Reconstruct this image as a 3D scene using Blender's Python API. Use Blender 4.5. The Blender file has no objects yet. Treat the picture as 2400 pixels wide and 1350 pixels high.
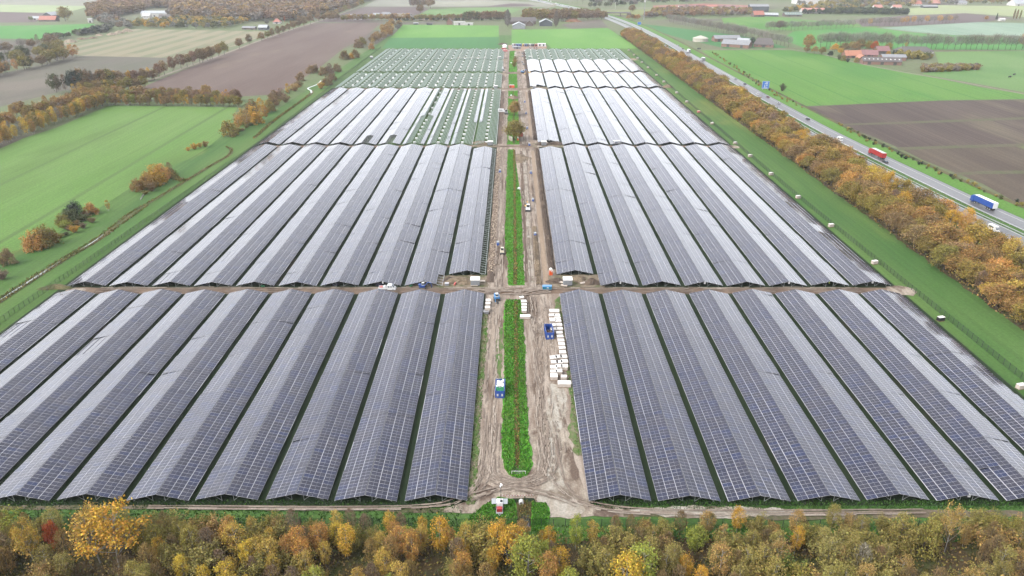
import bpy, math, random
import numpy as np
from mathutils import Vector, Matrix
sc = bpy.context.scene
COL = sc.collection
NS = [0]
def lift(z):
    """each later ground sheet lies a little above the ones before it"""
    NS[0] += 1; return z + NS[0] * .0008
rng = np.random.default_rng(7)
random.seed(7)
R = math.radians
# ------------------------------------------------------------------ camera
F, H, TH, XC = 1665.0, 110.0, math.atan(778 / 1665.0), 1199.0
cam = bpy.data.cameras.new('camera')
camo = bpy.data.objects.new('camera', cam); COL.objects.link(camo)
camo.location = (0, 0, H); camo.rotation_euler = (math.pi / 2 - TH, 0, 0)
cam.sensor_width = 36; cam.lens = F / 2400 * 36; cam.clip_start = 1; cam.clip_end = 20000
sc.camera = camo
# ------------------------------------------------------------------ sky, sun, exposure
W = bpy.data.worlds.new('World'); sc.world = W; W.use_nodes = True
SUN_EL, SUN_AZ = 42, 242          # veiled sun behind the camera, to its left
nt = W.node_tree; nt.nodes.clear()
sky = nt.nodes.new('ShaderNodeTexSky'); sky.sky_type = 'NISHITA'; sky.sun_disc = False
sky.sun_elevation = R(SUN_EL); sky.sun_rotation = R(SUN_AZ); sky.air_density = 1.0; sky.dust_density = 4.0
hs = nt.nodes.new('ShaderNodeHueSaturation'); hs.inputs['Saturation'].default_value = .22
mx = nt.nodes.new('ShaderNodeMix'); mx.data_type = 'RGBA'; mx.inputs[0].default_value = .2
mx.inputs[7].default_value = (8, 8.2, 8.7, 1)      # even grey cloud deck
bg = nt.nodes.new('ShaderNodeBackground'); bg.inputs['Strength'].default_value = .15
wo = nt.nodes.new('ShaderNodeOutputWorld')
L = nt.links.new
L(sky.outputs[0], hs.inputs['Color']); L(hs.outputs[0], mx.inputs[6]); L(mx.outputs[2], bg.inputs[0]); L(bg.outputs[0], wo.inputs[0])
sun = bpy.data.lights.new('sun', 'SUN'); sun.energy = .7; sun.angle = R(28); sun.color = (1, .96, .9)
suno = bpy.data.objects.new('sun', sun); COL.objects.link(suno)
az = R(SUN_AZ)
suno.rotation_euler = Vector((-math.sin(az) * math.cos(R(SUN_EL)), -math.cos(az) * math.cos(R(SUN_EL)), -math.sin(R(SUN_EL)))).to_track_quat('-Z', 'Y').to_euler()
sc.view_settings.view_transform = 'Standard'; sc.view_settings.look = 'None'
sc.view_settings.exposure = 2.15; sc.view_settings.gamma = 1; sc.view_settings.use_curve_mapping = False
sc.render.engine = 'CYCLES'; sc.cycles.use_denoising = True
sc.cycles.max_bounces = 5; sc.cycles.diffuse_bounces = 2; sc.cycles.glossy_bounces = 2
sc.cycles.transmission_bounces = 2; sc.cycles.volume_bounces = 0; sc.cycles.transparent_max_bounces = 4
# ------------------------------------------------------------------ helpers
def G(px, py, z=0.0):
    u = (px - XC) / F; v = (py - 675) / F
    dz = -math.sin(TH) - v * math.cos(TH)
    t = (z - H) / dz
    return Vector((u * t, (math.cos(TH) - v * math.sin(TH)) * t, z))
def PX(x, y, z=0.0):
    f = y * math.cos(TH) - (z - H) * math.sin(TH)
    return XC + F * x / f, 675 + F * (-(z - H) * math.cos(TH) - y * math.sin(TH)) / f
def lin(c):
    c = c / 255.0
    return c / 12.92 if c <= .04045 else ((c + .055) / 1.055) ** 2.4
def A(r, g, b, k=.345):
    return (lin(r) * k, lin(g) * k, lin(b) * k, 1)
ALB = .62        # the picture is exposed for a bright overcast sky, so surfaces keep their true, darker albedo
MATS = {}
def newmat(name):
    m = bpy.data.materials.new(name); m.use_nodes = True
    n = m.node_tree.nodes; n.clear()
    b = n.new('ShaderNodeBsdfPrincipled'); o = n.new('ShaderNodeOutputMaterial')
    m.node_tree.links.new(b.outputs[0], o.inputs[0])
    MATS[name] = m
    return m, n, m.node_tree.links.new, b
def node(n, t, **kw):
    x = n.new('ShaderNode' + t)
    for k, v in kw.items(): setattr(x, k, v)
    return x
def mixc(n, l, fac, a, b, blend='MIX'):
    x = node(n, 'Mix', data_type='RGBA', blend_type=blend)
    for i, v in ((0, fac), (6, a), (7, b)):
        if hasattr(v, 'links'): l(v, x.inputs[i])
        else: x.inputs[i].default_value = v
    return x.outputs[2]
def maprange(n, l, v, a, b, c, d):
    x = node(n, 'MapRange'); l(v, x.inputs[0])
    for i, q in enumerate((a, b, c, d)): x.inputs[i + 1].default_value = q
    return x.outputs[0]
def noise(n, l, vec, scale, detail=4, rough=.6):
    x = node(n, 'TexNoise'); l(vec, x.inputs['Vector'])
    x.inputs['Scale'].default_value = scale; x.inputs['Detail'].default_value = detail; x.inputs['Roughness'].default_value = rough
    return x.outputs[0]
def mapping(n, l, ang=0, scale=(1, 1, 1)):
    g = node(n, 'NewGeometry'); m = node(n, 'Mapping')
    l(g.outputs['Position'], m.inputs[0]); m.inputs['Rotation'].default_value = (0, 0, ang); m.inputs['Scale'].default_value = scale
    return m.outputs[0]
def plain(name, c, rough=.6, metal=0, var=.18, scale=1.5, spec=.5):
    """one colour with grime-sized variation"""
    m, n, l, b = newmat(name)
    v = mapping(n, l)
    f = maprange(n, l, noise(n, l, v, scale, 5), .3, .7, 1 - var, 1 + var)
    x = node(n, 'Mix', data_type='RGBA', blend_type='MULTIPLY'); x.inputs[0].default_value = 1
    x.inputs[6].default_value = (c[0] * ALB, c[1] * ALB, c[2] * ALB, 1)
    cm = node(n, 'CombineColor')
    for i in range(3): l(f, cm.inputs[i])
    l(cm.outputs[0], x.inputs[7]); l(x.outputs[2], b.inputs['Base Color'])
    b.inputs['Roughness'].default_value = rough; b.inputs['Metallic'].default_value = metal; b.inputs['Specular IOR Level'].default_value = spec
    return m
def ground(name, c1, c2, scale=.03, ang=0, stretch=1, fine=1.2, c3=None, s3=.012, stripe=None, rows=None, bump=.0, lo=.38, hi=.62, t3=(.5, .62)):
    """c1/c2 broad patches drawn out along ang, c3 big blotches, stripe=(period, colour, width, fuzz), rows = faint drill lines"""
    m, n, l, b = newmat(name)
    v = mapping(n, l, ang, (1, 1 / stretch, 1))
    base = mixc(n, l, maprange(n, l, noise(n, l, v, scale, 8, .62), lo, hi, 0, 1), c1, c2)
    if c3:
        v3 = mapping(n, l, ang, (1, 1 / max(1, stretch * .5), 1))
        base = mixc(n, l, maprange(n, l, noise(n, l, v3, s3, 5, .55), t3[0], t3[1], 0, 1), base, c3)
    if stripe:
        per, sc_, wid, fz = stripe
        vs = mapping(n, l, ang, (1 / per, .02 / per, 1))
        sp = node(n, 'SeparateXYZ'); l(vs, sp.inputs[0])
        wob = node(n, 'Math', operation='MULTIPLY_ADD'); l(noise(n, l, vs, .7, 3), wob.inputs[0]); wob.inputs[1].default_value = fz; l(sp.outputs[0], wob.inputs[2])
        pp = node(n, 'Math', operation='PINGPONG'); l(wob.outputs[0], pp.inputs[0]); pp.inputs[1].default_value = .5
        base = mixc(n, l, maprange(n, l, pp.outputs[0], wid, wid + (.12 if wid > .1 else .03), 1, 0), base, sc_)
    if rows:
        per, amt = rows
        vr = mapping(n, l, ang, (1 / per, .01 / per, 1))
        f = maprange(n, l, noise(n, l, vr, 1.0, 3, .7), .3, .7, 1 - amt, 1 + amt)
        cm = node(n, 'CombineColor')
        for i in range(3): l(f, cm.inputs[i])
        base = mixc(n, l, 1.0, base, cm.outputs[0], 'MULTIPLY')
    vf = mapping(n, l)
    f = maprange(n, l, noise(n, l, vf, fine, 6, .7), .25, .75, .66 * ALB, 1.34 * ALB)
    cm = node(n, 'CombineColor')
    for i in range(3): l(f, cm.inputs[i])
    l(mixc(n, l, 1.0, base, cm.outputs[0], 'MULTIPLY'), b.inputs['Base Color'])
    b.inputs['Roughness'].default_value = .95; b.inputs['Specular IOR Level'].default_value = .12
    if bump:
        bp = node(n, 'Bump'); bp.inputs['Strength'].default_value = .8; bp.inputs['Distance'].default_value = bump
        l(noise(n, l, v, fine, 6, .65), bp.inputs['Height']); l(bp.outputs[0], b.inputs['Normal'])
    return m
class MB:
    def __init__(s): s.v = []; s.f = []; s.m = []
    def face(s, pts, m=0):
        i = len(s.v); s.v += [tuple(p) for p in pts]; s.f.append(tuple(range(i, i + len(pts)))); s.m.append(m)
    def hexa(s, p, m=0, top=None, bottom=True):
        i = len(s.v); s.v += [tuple(q) for q in p]
        fs = [(4, 5, 6, 7), (0, 1, 5, 4), (1, 2, 6, 5), (2, 3, 7, 6), (3, 0, 4, 7)] + ([(3, 2, 1, 0)] if bottom else [])
        for k, f in enumerate(fs): s.f.append(tuple(i + j for j in f)); s.m.append(top if (k == 0 and top is not None) else m)
    def box(s, c, d, rz=0, m=0, top=None, taper=1.0):
        x, y, z = c; a, b, h = d[0] / 2, d[1] / 2, d[2] / 2; cr, sr = math.cos(rz), math.sin(rz)
        P = [(-a, -b, -h), (a, -b, -h), (a, b, -h), (-a, b, -h), (-a * taper, -b * taper, h), (a * taper, -b * taper, h), (a * taper, b * taper, h), (-a * taper, b * taper, h)]
        s.hexa([(x + p[0] * cr - p[1] * sr, y + p[0] * sr + p[1] * cr, z + p[2]) for p in P], m, top)
    def tube(s, p0, p1, r0, r1=None, n=6, m=0, cap=True):
        r1 = r0 if r1 is None else r1
        p0 = Vector(p0); p1 = Vector(p1); d = (p1 - p0).normalized()
        u = d.orthogonal().normalized(); w = d.cross(u); i = len(s.v)
        for p, r in ((p0, r0), (p1, r1)):
            for k in range(n):
                a = 2 * math.pi * k / n; s.v.append(tuple(p + u * (math.cos(a) * r) + w * (math.sin(a) * r)))
        for k in range(n): s.f.append((i + k, i + (k + 1) % n, i + n + (k + 1) % n, i + n + k)); s.m.append(m)
        if cap:
            s.f.append(tuple(i + n + k for k in range(n))); s.m.append(m)
            s.f.append(tuple(i + n - 1 - k for k in range(n))); s.m.append(m)
    def prism(s, poly, z0, z1, m=0, top=None):
        n = len(poly); i = len(s.v); s.v += [(p[0], p[1], z0) for p in poly] + [(p[0], p[1], z1) for p in poly]
        for k in range(n): s.f.append((i + k, i + (k + 1) % n, i + n + (k + 1) % n, i + n + k)); s.m.append(m)
        s.f.append(tuple(i + n + k for k in range(n))); s.m.append(m if top is None else top)
        s.f.append(tuple(i + n - 1 - k for k in range(n))); s.m.append(m)
    def mesh(s, name, mats):
        me = bpy.data.meshes.new(name); me.from_pydata(s.v, [], s.f)
        for m in mats: me.materials.append(m)
        if len(mats) > 1: me.polygons.foreach_set('material_index', s.m)
        me.update(); return me
    def build(s, name, mats, parent=None, loc=None, rz=0):
        if not isinstance(mats, (list, tuple)): mats = [mats]
        return link(name, s.mesh(name, mats), parent, loc, rz)
def link(name, me, parent=None, loc=None, rz=0):
    o = bpy.data.objects.new(name, me); COL.objects.link(o)
    if parent is not None: o.parent = parent
    if loc is not None: o.location = loc
    if rz: o.rotation_euler = (0, 0, rz)
    return o
def npmesh(name, V, Q, mats, mi=None):
    me = bpy.data.meshes.new(name); V = np.ascontiguousarray(V, dtype=np.float32); Q = np.ascontiguousarray(Q, dtype=np.int32)
    n, k = Q.shape
    me.vertices.add(len(V)); me.vertices.foreach_set('co', V.ravel())
    me.loops.add(n * k); me.loops.foreach_set('vertex_index', Q.ravel())
    me.polygons.add(n); me.polygons.foreach_set('loop_start', np.arange(0, n * k, k, dtype=np.int32))
    for m in mats: me.materials.append(m)
    if mi is not None: me.polygons.foreach_set('material_index', np.ascontiguousarray(mi, dtype=np.int32))
    me.update(calc_edges=True)
    return me
LABELLED = []
def tag(o, label, cat, group=None, kind=None, pos=None):
    o['label'] = label; o['category'] = cat
    if group: o['group'] = group
    if kind: o['kind'] = kind
    LABELLED.append((o, Vector(pos) if pos is not None else None))
    return o
def thing(name, label, cat, loc, rz=0, group=None):
    o = bpy.data.objects.new(name, None); COL.objects.link(o); o.empty_display_size = .5
    o.location = loc; o.rotation_euler = (0, 0, rz)
    return tag(o, label, cat, group, pos=loc)
def copy_tree(o, parent=None):
    c = o.copy(); COL.objects.link(c)
    if parent is not None: c.parent = parent
    for ch in list(o.children): copy_tree(ch, c)
    return c
def struct(name, o, label=None):
    o['kind'] = 'structure'
    if label: o['label'] = label
    return o
def sheet(name, pts, z, mat, label=None, kind='structure'):
    """flat ground polygon from photo points laid on the ground plane"""
    me = bpy.data.meshes.new(name); P = [G(*p) for p in pts]; z = lift(z)
    me.from_pydata([(p.x, p.y, z) for p in P], [], [tuple(range(len(P)))]); me.materials.append(mat); me.update()
    o = link(name, me); o['kind'] = kind
    if label: o['label'] = label
    return o
def wsheet(name, pts, z, mat, label=None):
    me = bpy.data.meshes.new(name); z = lift(z)
    me.from_pydata([(p[0], p[1], z) for p in pts], [], [tuple(range(len(pts)))]); me.materials.append(mat); me.update()
    o = link(name, me); o['kind'] = 'structure'
    if label: o['label'] = label
    return o
def ragged(pts, amp=.4, step=3.0, seed=1):
    """world polygon with an uneven edge"""
    r = random.Random(seed); out = []
    for a, b in zip(pts, pts[1:] + pts[:1]):
        d = math.hypot(b[0] - a[0], b[1] - a[1]); n = max(1, int(d / step))
        for k in range(n):
            t = k / n; j = 0 if k == 0 else amp
            out.append((a[0] + (b[0] - a[0]) * t + r.uniform(-j, j), a[1] + (b[1] - a[1]) * t + r.uniform(-j, j)))
    return out
def ribbon(name, pts, w, z, mat, label=None):
    """strip of width w along world points"""
    me = bpy.data.meshes.new(name); V = []; z = lift(z)
    for i, p in enumerate(pts):
        a = Vector(pts[max(0, i - 1)]).to_2d(); b = Vector(pts[min(len(pts) - 1, i + 1)]).to_2d()
        d = (b - a).normalized(); nn = Vector((-d.y, d.x)); ww = w[i] if isinstance(w, (list, tuple)) else w
        c = Vector(p).to_2d(); V += [(*(c - nn * ww / 2), z), (*(c + nn * ww / 2), z)]
    me.from_pydata(V, [], [(2 * i, 2 * i + 1, 2 * i + 3, 2 * i + 2) for i in range(len(pts) - 1)]); me.materials.append(mat); me.update()
    for p in me.polygons:
        if p.normal.z < 0: p.flip()
    o = link(name, me); o['kind'] = 'structure'
    if label: o['label'] = label
    return o
ORD = ['first', 'second', 'third', 'fourth', 'fifth', 'sixth', 'seventh', 'eighth', 'ninth', 'tenth', 'eleventh', 'twelfth']
NUM = ['zero', 'one', 'two', 'three', 'four', 'five', 'six', 'seven', 'eight', 'nine', 'ten', 'eleven', 'twelve']
# ------------------------------------------------------------------ ground, fields, tracks, roads
GR = A(84, 130, 60, .36); GR2 = A(110, 146, 72, .36); GRD = A(66, 104, 46)
m_verge = ground('verge grass', GR, GR2, .05, 0, 5, 1.0, A(146, 158, 80), .02, rows=(2.2, .18), lo=.35, hi=.65, t3=(.55, .7))
m_site_shade = ground('site grass', A(36, 60, 30), A(48, 68, 36), .12, 0, 3, 1.5, A(70, 66, 50), .05, t3=(.6, .7))  # colour holds the shade between the tables, darker than the grass itself
m_land = ground('farm land', A(126, 150, 92), A(140, 142, 110), .004, .3, 1.5, .2, A(120, 112, 98), .0025, t3=(.54, .6))
me = bpy.data.meshes.new('ground')
me.from_pydata([(-9000, -600, 0), (9000, -600, 0), (9000, 9000, 0), (-9000, 9000, 0)], [], [(0, 1, 2, 3)]); me.materials.append(m_land); me.update()
struct('ground', link('ground', me), 'flat green farmland round the solar park')
wsheet('verge', [(-300, 60), (212, 60), (206, 1150), (-186, 1150), (-186, 560), (-300, 420)], .02, m_verge, 'grass verge between the fences and the tree belts')
wsheet('lawn', [(-165, 121.8), (141, 121.8), (141, 970), (-166, 970)], .04, m_site_shade, 'grass under the solar tables, with their shade in its colour')
# -- fields of the farm land, laid out from the photograph on the ground plane
fl = R(90 - 17)
m_f1 = ground('winter wheat', A(120, 166, 76), A(136, 174, 92), .02, R(-62), 6, 1.0, A(114, 152, 70), .012, rows=(1.6, .09), stripe=(24, A(112, 146, 76), .012, .08))
m_plough = ground('ploughed soil', A(128, 106, 98), A(142, 122, 112), .02, R(-40), 5, .8, A(164, 144, 122), .008, rows=(2.5, .08), t3=(.56, .68))
m_stub = ground('stubble', A(158, 160, 124), A(142, 148, 110), .03, R(-62), 4, .8, A(172, 164, 130), .02, stripe=(14, A(180, 172, 140), .2, .37))
m_fallow = ground('fallow soil', A(132, 124, 112), A(124, 124, 104), .02, R(-60), 4, .8, A(146, 136, 122), .01, rows=(3, .07))
m_lush = ground('lush meadow', A(86, 170, 68), A(98, 176, 76), .02, R(-62), 5, .6, A(112, 178, 88), .012, rows=(4, .06))
m_pale = ground('pale meadow', A(184, 204, 150), A(196, 212, 160), .01, 0, 3, .37)
m_grey = ground('grey stubble', A(176, 176, 158), A(164, 168, 150), .006, .3, 4, .3, A(186, 186, 164), .004)
m_dark = ground('dark soil', A(122, 104, 102), A(132, 116, 112), .01, .2, 4, .4, rows=(5, .06))
m_bright = ground('bright meadow', A(108, 166, 64), A(124, 174, 76), .014, R(-4), 4, .6, A(96, 160, 62), .009, rows=(3.4, .08), stripe=(36, A(92, 156, 60), .012, .05))
m_bright2 = ground('bright meadow far', A(128, 190, 86), A(120, 182, 80), .012, R(90), 6, .5, A(140, 196, 94), .009)
m_deep = ground('deep green crop', A(82, 150, 82), A(90, 158, 88), .02, R(4), 6, .6, rows=(3, .06))
m_mead3 = ground('far meadow', A(130, 172, 96), A(138, 176, 104), .014, .1, 3, .5, A(120, 166, 90), .01)
m_teal = ground('cabbage field', A(160, 192, 164), A(176, 202, 176), .012, R(-72), 8, .5, A(146, 178, 148), .01, rows=(7, .12))
m_plough2 = ground('ploughed soil right', A(104, 89, 82), A(117, 102, 92), .03, R(-86), 9, .9, A(134, 122, 102), .016, rows=(2.4, .28), t3=(.56, .66))
m_plough3 = ground('weedy soil', A(122, 108, 92), A(108, 94, 82), .03, R(-86), 7, .9, A(138, 152, 96), .02, rows=(3, .16), t3=(.56, .64))
m_red = ground('clay heap', A(190, 120, 110), A(200, 140, 120), .02, 1.5, 3, .3)
m_sandy = ground('pale sand', A(206, 190, 166), A(190, 172, 150), .05, 0, 2, .6)
Q = sheet
Q('crop_field', [(-300, 400), (0, 348), (60, 322), (130, 300), (200, 270), (258, 247), (556, 252), (520, 318), (478, 352), (440, 374), (395, 390), (330, 425), (260, 470), (180, 520), (110, 560), (50, 584), (-300, 690)], .06, m_f1, 'light green sown field left of the solar park')
Q('ploughed_field', [(735, 54), (892, 54), (848, 92), (806, 112), (744, 162), (700, 190), (640, 222), (560, 226), (330, 206), (390, 180), (560, 112), (640, 82)], .06, m_plough, 'brown ploughed field beside the avenue')
Q('stubble_field', [(296, 68), (640, 74), (560, 106), (412, 136), (188, 131), (120, 116), (180, 100), (300, 78)], .06, m_stub, 'pale striped stubble field')
Q('fallow_field', [(188, 131), (412, 136), (330, 168), (280, 200), (150, 212), (0, 250), (-200, 300), (-200, 200), (0, 172), (110, 150)], .06, m_fallow, 'grey brown fallow field')
Q('meadow', [(-200, 62), (60, 60), (218, 56), (240, 66), (150, 86), (110, 94), (0, 90), (-200, 92)], .06, m_lush, 'lush green meadow below the far farm')
Q('sown_field', [(-500, 11), (0, 11), (212, 14), (168, 26), (108, 30), (0, 28), (-500, 26)], .06, m_pale, 'pale yellow green field far left')
Q('dark_field', [(-500, 28), (0, 28), (108, 31), (84, 52), (0, 53), (-500, 54)], .06, m_dark, 'dark soil strip behind the red roofed farm')
Q('grey_field', [(-700, -4), (300, -4), (312, 3), (212, 14), (0, 11), (-700, 10)], .06, m_grey, 'grey stubble field at the horizon')
Q('bare_field', [(740, 52), (790, 36), (852, 16), (992, 16), (1008, 24), (990, 31), (890, 40), (850, 52)], .06, m_dark, 'bare soil field behind the lane')
Q('pale_field', [(852, 15), (880, 0), (1150, 0), (1290, 8), (1300, 16), (1000, 16)], .06, m_grey)
Q('strip_field', [(1024, 16), (1140, 15), (1196, 8), (1236, 9), (1256, 14), (1180, 16), (1010, 17)], .09, m_dark, 'narrow dark soil strip near the motorway bend')
Q('far_meadow', [(1005, 22), (1180, 17), (1220, 22), (1190, 34), (1000, 36), (980, 34)], .06, m_mead3)
Q('green_field', [(944, 58), (1168, 60), (1168, 87), (914, 89)], .08, m_bright2, 'yellow green field above the solar park')
Q('dark_green_field', [(914, 89), (1168, 87), (1169, 113), (894, 113)], .08, m_deep, 'deeper green strip behind the last tables')
Q('far_grass_field', [(1198, 70), (1424, 66), (1462, 92), (1500, 114), (1292, 114), (1280, 102), (1198, 102)], .06, m_bright2, 'green field behind the site compound')
Q('soil_field', [(1312, 58), (1360, 50), (1408, 46), (1424, 64), (1340, 68)], .07, m_fallow)
Q('big_meadow', [(1642, 118), (1790, 117), (1850, 118), (1925, 128), (2020, 152), (2140, 172), (2300, 205), (2400, 221), (2470, 231), (2400, 232.5), (2200, 235.5), (1888, 249), (1860, 240), (1780, 206), (1700, 160)], .06, m_bright, 'big bright green meadow beyond the motorway')
Q('pasture', [(2160, 174), (2200, 150), (2190, 122), (2400, 118), (2800, 118), (2800, 290), (2400, 216)], .06, m_mead3, 'green pasture with the two cows')
Q('pasture_field', [(1500, 56), (1590, 66), (1740, 84), (1850, 112), (1700, 114), (1640, 100), (1610, 94), (1540, 74)], .06, m_deep, 'green field by the round tank')
Q('hedge_field', [(1690, 42), (1800, 38), (2060, 62), (2050, 66), (1860, 72), (1700, 64)], .06, m_bright)
Q('middle_meadow', [(1860, 73), (2030, 64), (2060, 66), (2180, 80), (2600, 100), (2600, 118), (2180, 118), (2000, 112), (1900, 118), (1830, 92)], .06, m_lush, 'green meadow between the bare tree rows')
Q('cabbage_field', [(2062, 65), (2290, 52), (2700, 60), (2700, 96), (2400, 84), (2230, 82), (2150, 76)], .07, m_teal, 'blue green vegetable field')
Q('brown_field', [(2000, 46), (2130, 36), (2262, 31), (2372, 42), (2310, 51), (2100, 62), (2020, 62)], .07, m_dark, 'brown ploughed field beyond the tree rows')
Q('beige_field', [(2128, 20), (2200, 12), (2330, 14), (2700, 12), (2700, 44), (2400, 40), (2262, 31), (2128, 36)], .06, ground('beige meadow', A(186, 196, 150), A(190, 206, 140), .008, .1, 3, .3), 'pale meadow at the upper right')
Q('ploughed_ground', [(1890, 250), (2200, 236), (2400, 233), (2600, 226), (2600, 350), (2400, 337), (2110, 349), (2040, 318), (1960, 288)], .06, m_plough2, 'dark ploughed field right of the motorway')
Q('weedy_field', [(2110, 349), (2400, 337), (2600, 350), (2600, 640), (2400, 486), (2300, 430), (2230, 402), (2160, 374)], .06, m_plough3, 'brown weedy field right of the motorway')
m_gstrip = ground('field margin', A(128, 148, 84), A(150, 150, 108), .2, 1.5, 3, 1.0)
m_gstrip = ground('thin field margin', A(116, 122, 84), A(128, 120, 98), .2, 1.5, 3, 1.0)
for pts in ([(1966, 291), (2100, 286), (2400, 275), (2600, 268), (2600, 273), (2400, 280), (2100, 291), (1972, 294)], [(2100, 346), (2250, 341), (2600, 331), (2600, 338), (2250, 347), (2106, 352)], [(2230, 406), (2300, 401), (2600, 398), (2600, 406), (2300, 408), (2240, 411)]):
    Q('field_margin', pts, .1, m_gstrip)
Q('brick_yard', [(1530, 13), (1650, 8), (1762, 13), (1790, 17), (1760, 21), (1530, 18)], .07, m_red, 'red clay yard at the horizon')
Q('riding_arena', [(988, 41), (1034, 40), (1028, 48), (976, 48)], .08, m_sandy, 'pale sand riding arena among trees')
m_lane = ground('gravel lane', A(186, 176, 156), A(168, 158, 140), .1, 0, 4, .8)
def pix(*p): return [G(*q).to_2d() for q in p]
ribbon('farm_lane', pix((310, 201), (370, 182), (440, 156), (520, 128), (600, 98), (680, 70), (735, 53), (790, 36), (850, 12)), 4.5, .1, m_lane, 'pale gravel lane along the oak avenue')
ribbon('cross_lane', pix((735, 53), (820, 53.5), (940, 54), (1100, 53), (1190, 52)), 5, .1, ground('asphalt lane', A(150, 146, 140), A(138, 134, 128), .1))
ribbon('farm_road', pix((1640, 115.5), (1740, 116), (1850, 115.5), (1930, 128), (2030, 153), (2120, 170), (2250, 192), (2400, 221), (2550, 250)), 3.4, .1, m_lane, 'pale farm lane across the meadow')
ribbon('dirt_road', pix((1840, 112), (1900, 116), (2050, 117), (2200, 117.5), (2400, 118), (2600, 118)), 5, .1, ground('leaf strewn lane', A(150, 124, 98), A(140, 120, 100), .1))
ribbon('field_lane', pix((2000, 62), (2060, 65), (2130, 75), (2230, 86)), 4, .1, m_lane)
# -- motorway
m_asph = ground('worn asphalt', (.066, .066, .07, 1), (.088, .088, .092, 1), .06, 0, 14, .6, (.055, .055, .06, 1), .03)
m_asph.node_tree.nodes['Principled BSDF'].inputs['Roughness'].default_value = .5
m_asph.node_tree.nodes['Principled BSDF'].inputs['Specular IOR Level'].default_value = .3
m_white = plain('road paint', (.5, .5, .5, 1), .6)
BAR = [(243, 180), (231, 250), (224.8, 300), (221.4, 331), (218.6, 370), (214.8, 426), (211.5, 501), (210.6, 629), (210.6, 719), (211.2, 906), (212, 1100), (205, 1350), (180, 1600), (130, 1850), (60, 2120), (0, 2300)]
def dense(p, n=6):
    out = []
    P = [Vector((*q, 0)) for q in p]
    for i in range(len(P) - 1):
        a, b, c, d = P[max(0, i - 1)], P[i], P[i + 1], P[min(len(P) - 1, i + 2)]
        for k in range(n):
            t = k / n
            out.append((.5 * ((2 * b) + (c - a) * t + (2 * a - 5 * b + 4 * c - d) * t * t + (3 * b - a - 3 * c + d) * t ** 3)).to_2d())
    out.append(P[-1].to_2d()); return out
BARD = dense(BAR)
def off(path, d):
    o = []
    for i, p in enumerate(path):
        t = (path[min(len(path) - 1, i + 1)] - path[max(0, i - 1)]).normalized(); o.append(p + Vector((t.y, -t.x)) * d)
    return o
ribbon('motorway', off(BARD, 6.6), 11.4, .10, m_asph, 'grey far carriageway of the motorway')
ribbon('motorway', off(BARD, -10.2), 11.4, .10, m_asph, 'grey near carriageway of the motorway behind the trees')
for d, w in ((1.6, .25), (9.3, .22), (-5.3, .25), (-13.0, .22)):
    ribbon('road_marking', off(BARD, d), w, .13, m_white)
mb = MB()
def walk(path, step, start=0):
    acc = start; out = []
    for a, b in zip(path, path[1:]):
        d = (b - a).length
        while acc < d:
            out.append((a + (b - a) * (acc / d), (b - a).normalized())); acc += step
        acc -= d
    return out
for dd in (5.3, -9.2):
    for p, t in walk(off(BARD, dd), 12):
        n = Vector((t.y, -t.x)) * .1; e = t * 3.2
        mb.face([(*(p - n), .13), (*(p + n), .13), (*(p + n + e), .13), (*(p - n + e), .13)])
o = mb.build('road_marking', m_white); o['kind'] = 'structure'
for me in [o.data]:
    for p in me.polygons:
        if p.normal.z < 0: p.flip()
ribbon('median', off(BARD, -2.2), 5.0, .08, m_verge, 'grass median of the motorway')
ribbon('roadside', off(BARD, 18), 11, .07, ground('roadside grass', A(112, 168, 66), A(122, 172, 74), .06, 0, 6, .8), 'bright grass beside the motorway')
ribbon('ditch', off(BARD, 25.5), 3.4, .09, ground('ditch weeds', A(118, 118, 76), A(134, 124, 84), .15, 0, 4, .8, A(84, 90, 58), .06), 'weedy ditch along the motorway')
ribbon('ramp', pix((1250, 30), (1262, 22), (1285, 17), (1300, 11), (1294, 7), (1270, 4)), 9, .12, m_lane, 'curved slip road')
ribbon('ramp', pix((1420, 35), (1395, 27), (1440, 22), (1500, 20), (1560, 19), (1620, 19)), 9, .12, m_lane, 'slip road loop beside the viaduct')
ribbon('ramp', pix((1330, 12), (1400, 15.5), (1500, 18.0), (1560, 19)), 9, .12, m_lane)
Q('infield', [(1400, 27), (1450, 23), (1560, 21), (1560, 33), (1470, 36), (1415, 33)], .07, ground('loop grass', A(160, 168, 104), A(150, 164, 96), .02))
# -- site tracks
m_dirt = ground('site dirt', A(216, 200, 184, .37), A(172, 153, 137, .37), .45, 0, 11, 2.2, A(134, 116, 102, .37), .14, bump=.16, lo=.42, hi=.58, t3=(.52, .6))
m_dirt2 = ground('churned sand', A(214, 200, 182, .37), A(174, 156, 139, .37), .5, 0, 3, 2.2, A(140, 120, 106), .16, bump=.2, lo=.42, hi=.6, t3=(.53, .62))
m_dirtx = ground('cross track dirt', A(172, 148, 128), A(146, 122, 104), .3, R(90), 8, 1.5, A(128, 108, 92), .1, bump=.1)
m_sand = ground('wet pale sand', A(222, 214, 200, .37), A(198, 185, 168, .37), .35, .5, 2, 1.8, A(170, 154, 136), .16, bump=.12, lo=.42, hi=.6, t3=(.54, .62))
m_soil = ground('dug soil', A(122, 106, 94), A(104, 90, 80), .5, .9, 3, 1.6, A(142, 124, 108), .2, bump=.3)
m_soil2 = ground('sandy spoil', A(180, 160, 134), A(152, 134, 112), .5, .9, 3, 1.6, A(132, 116, 98), .2, bump=.25)
m_ruts = ground('wheel ruts', A(132, 112, 98), A(148, 126, 110), .6, 0, 12, 1.6, A(112, 96, 84), .2, bump=.15)
m_lgrass = ground('rough grass', A(84, 158, 42, .46), A(104, 172, 58, .46), .4, 0, 3, 1.5, A(120, 150, 74), .12)
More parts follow.
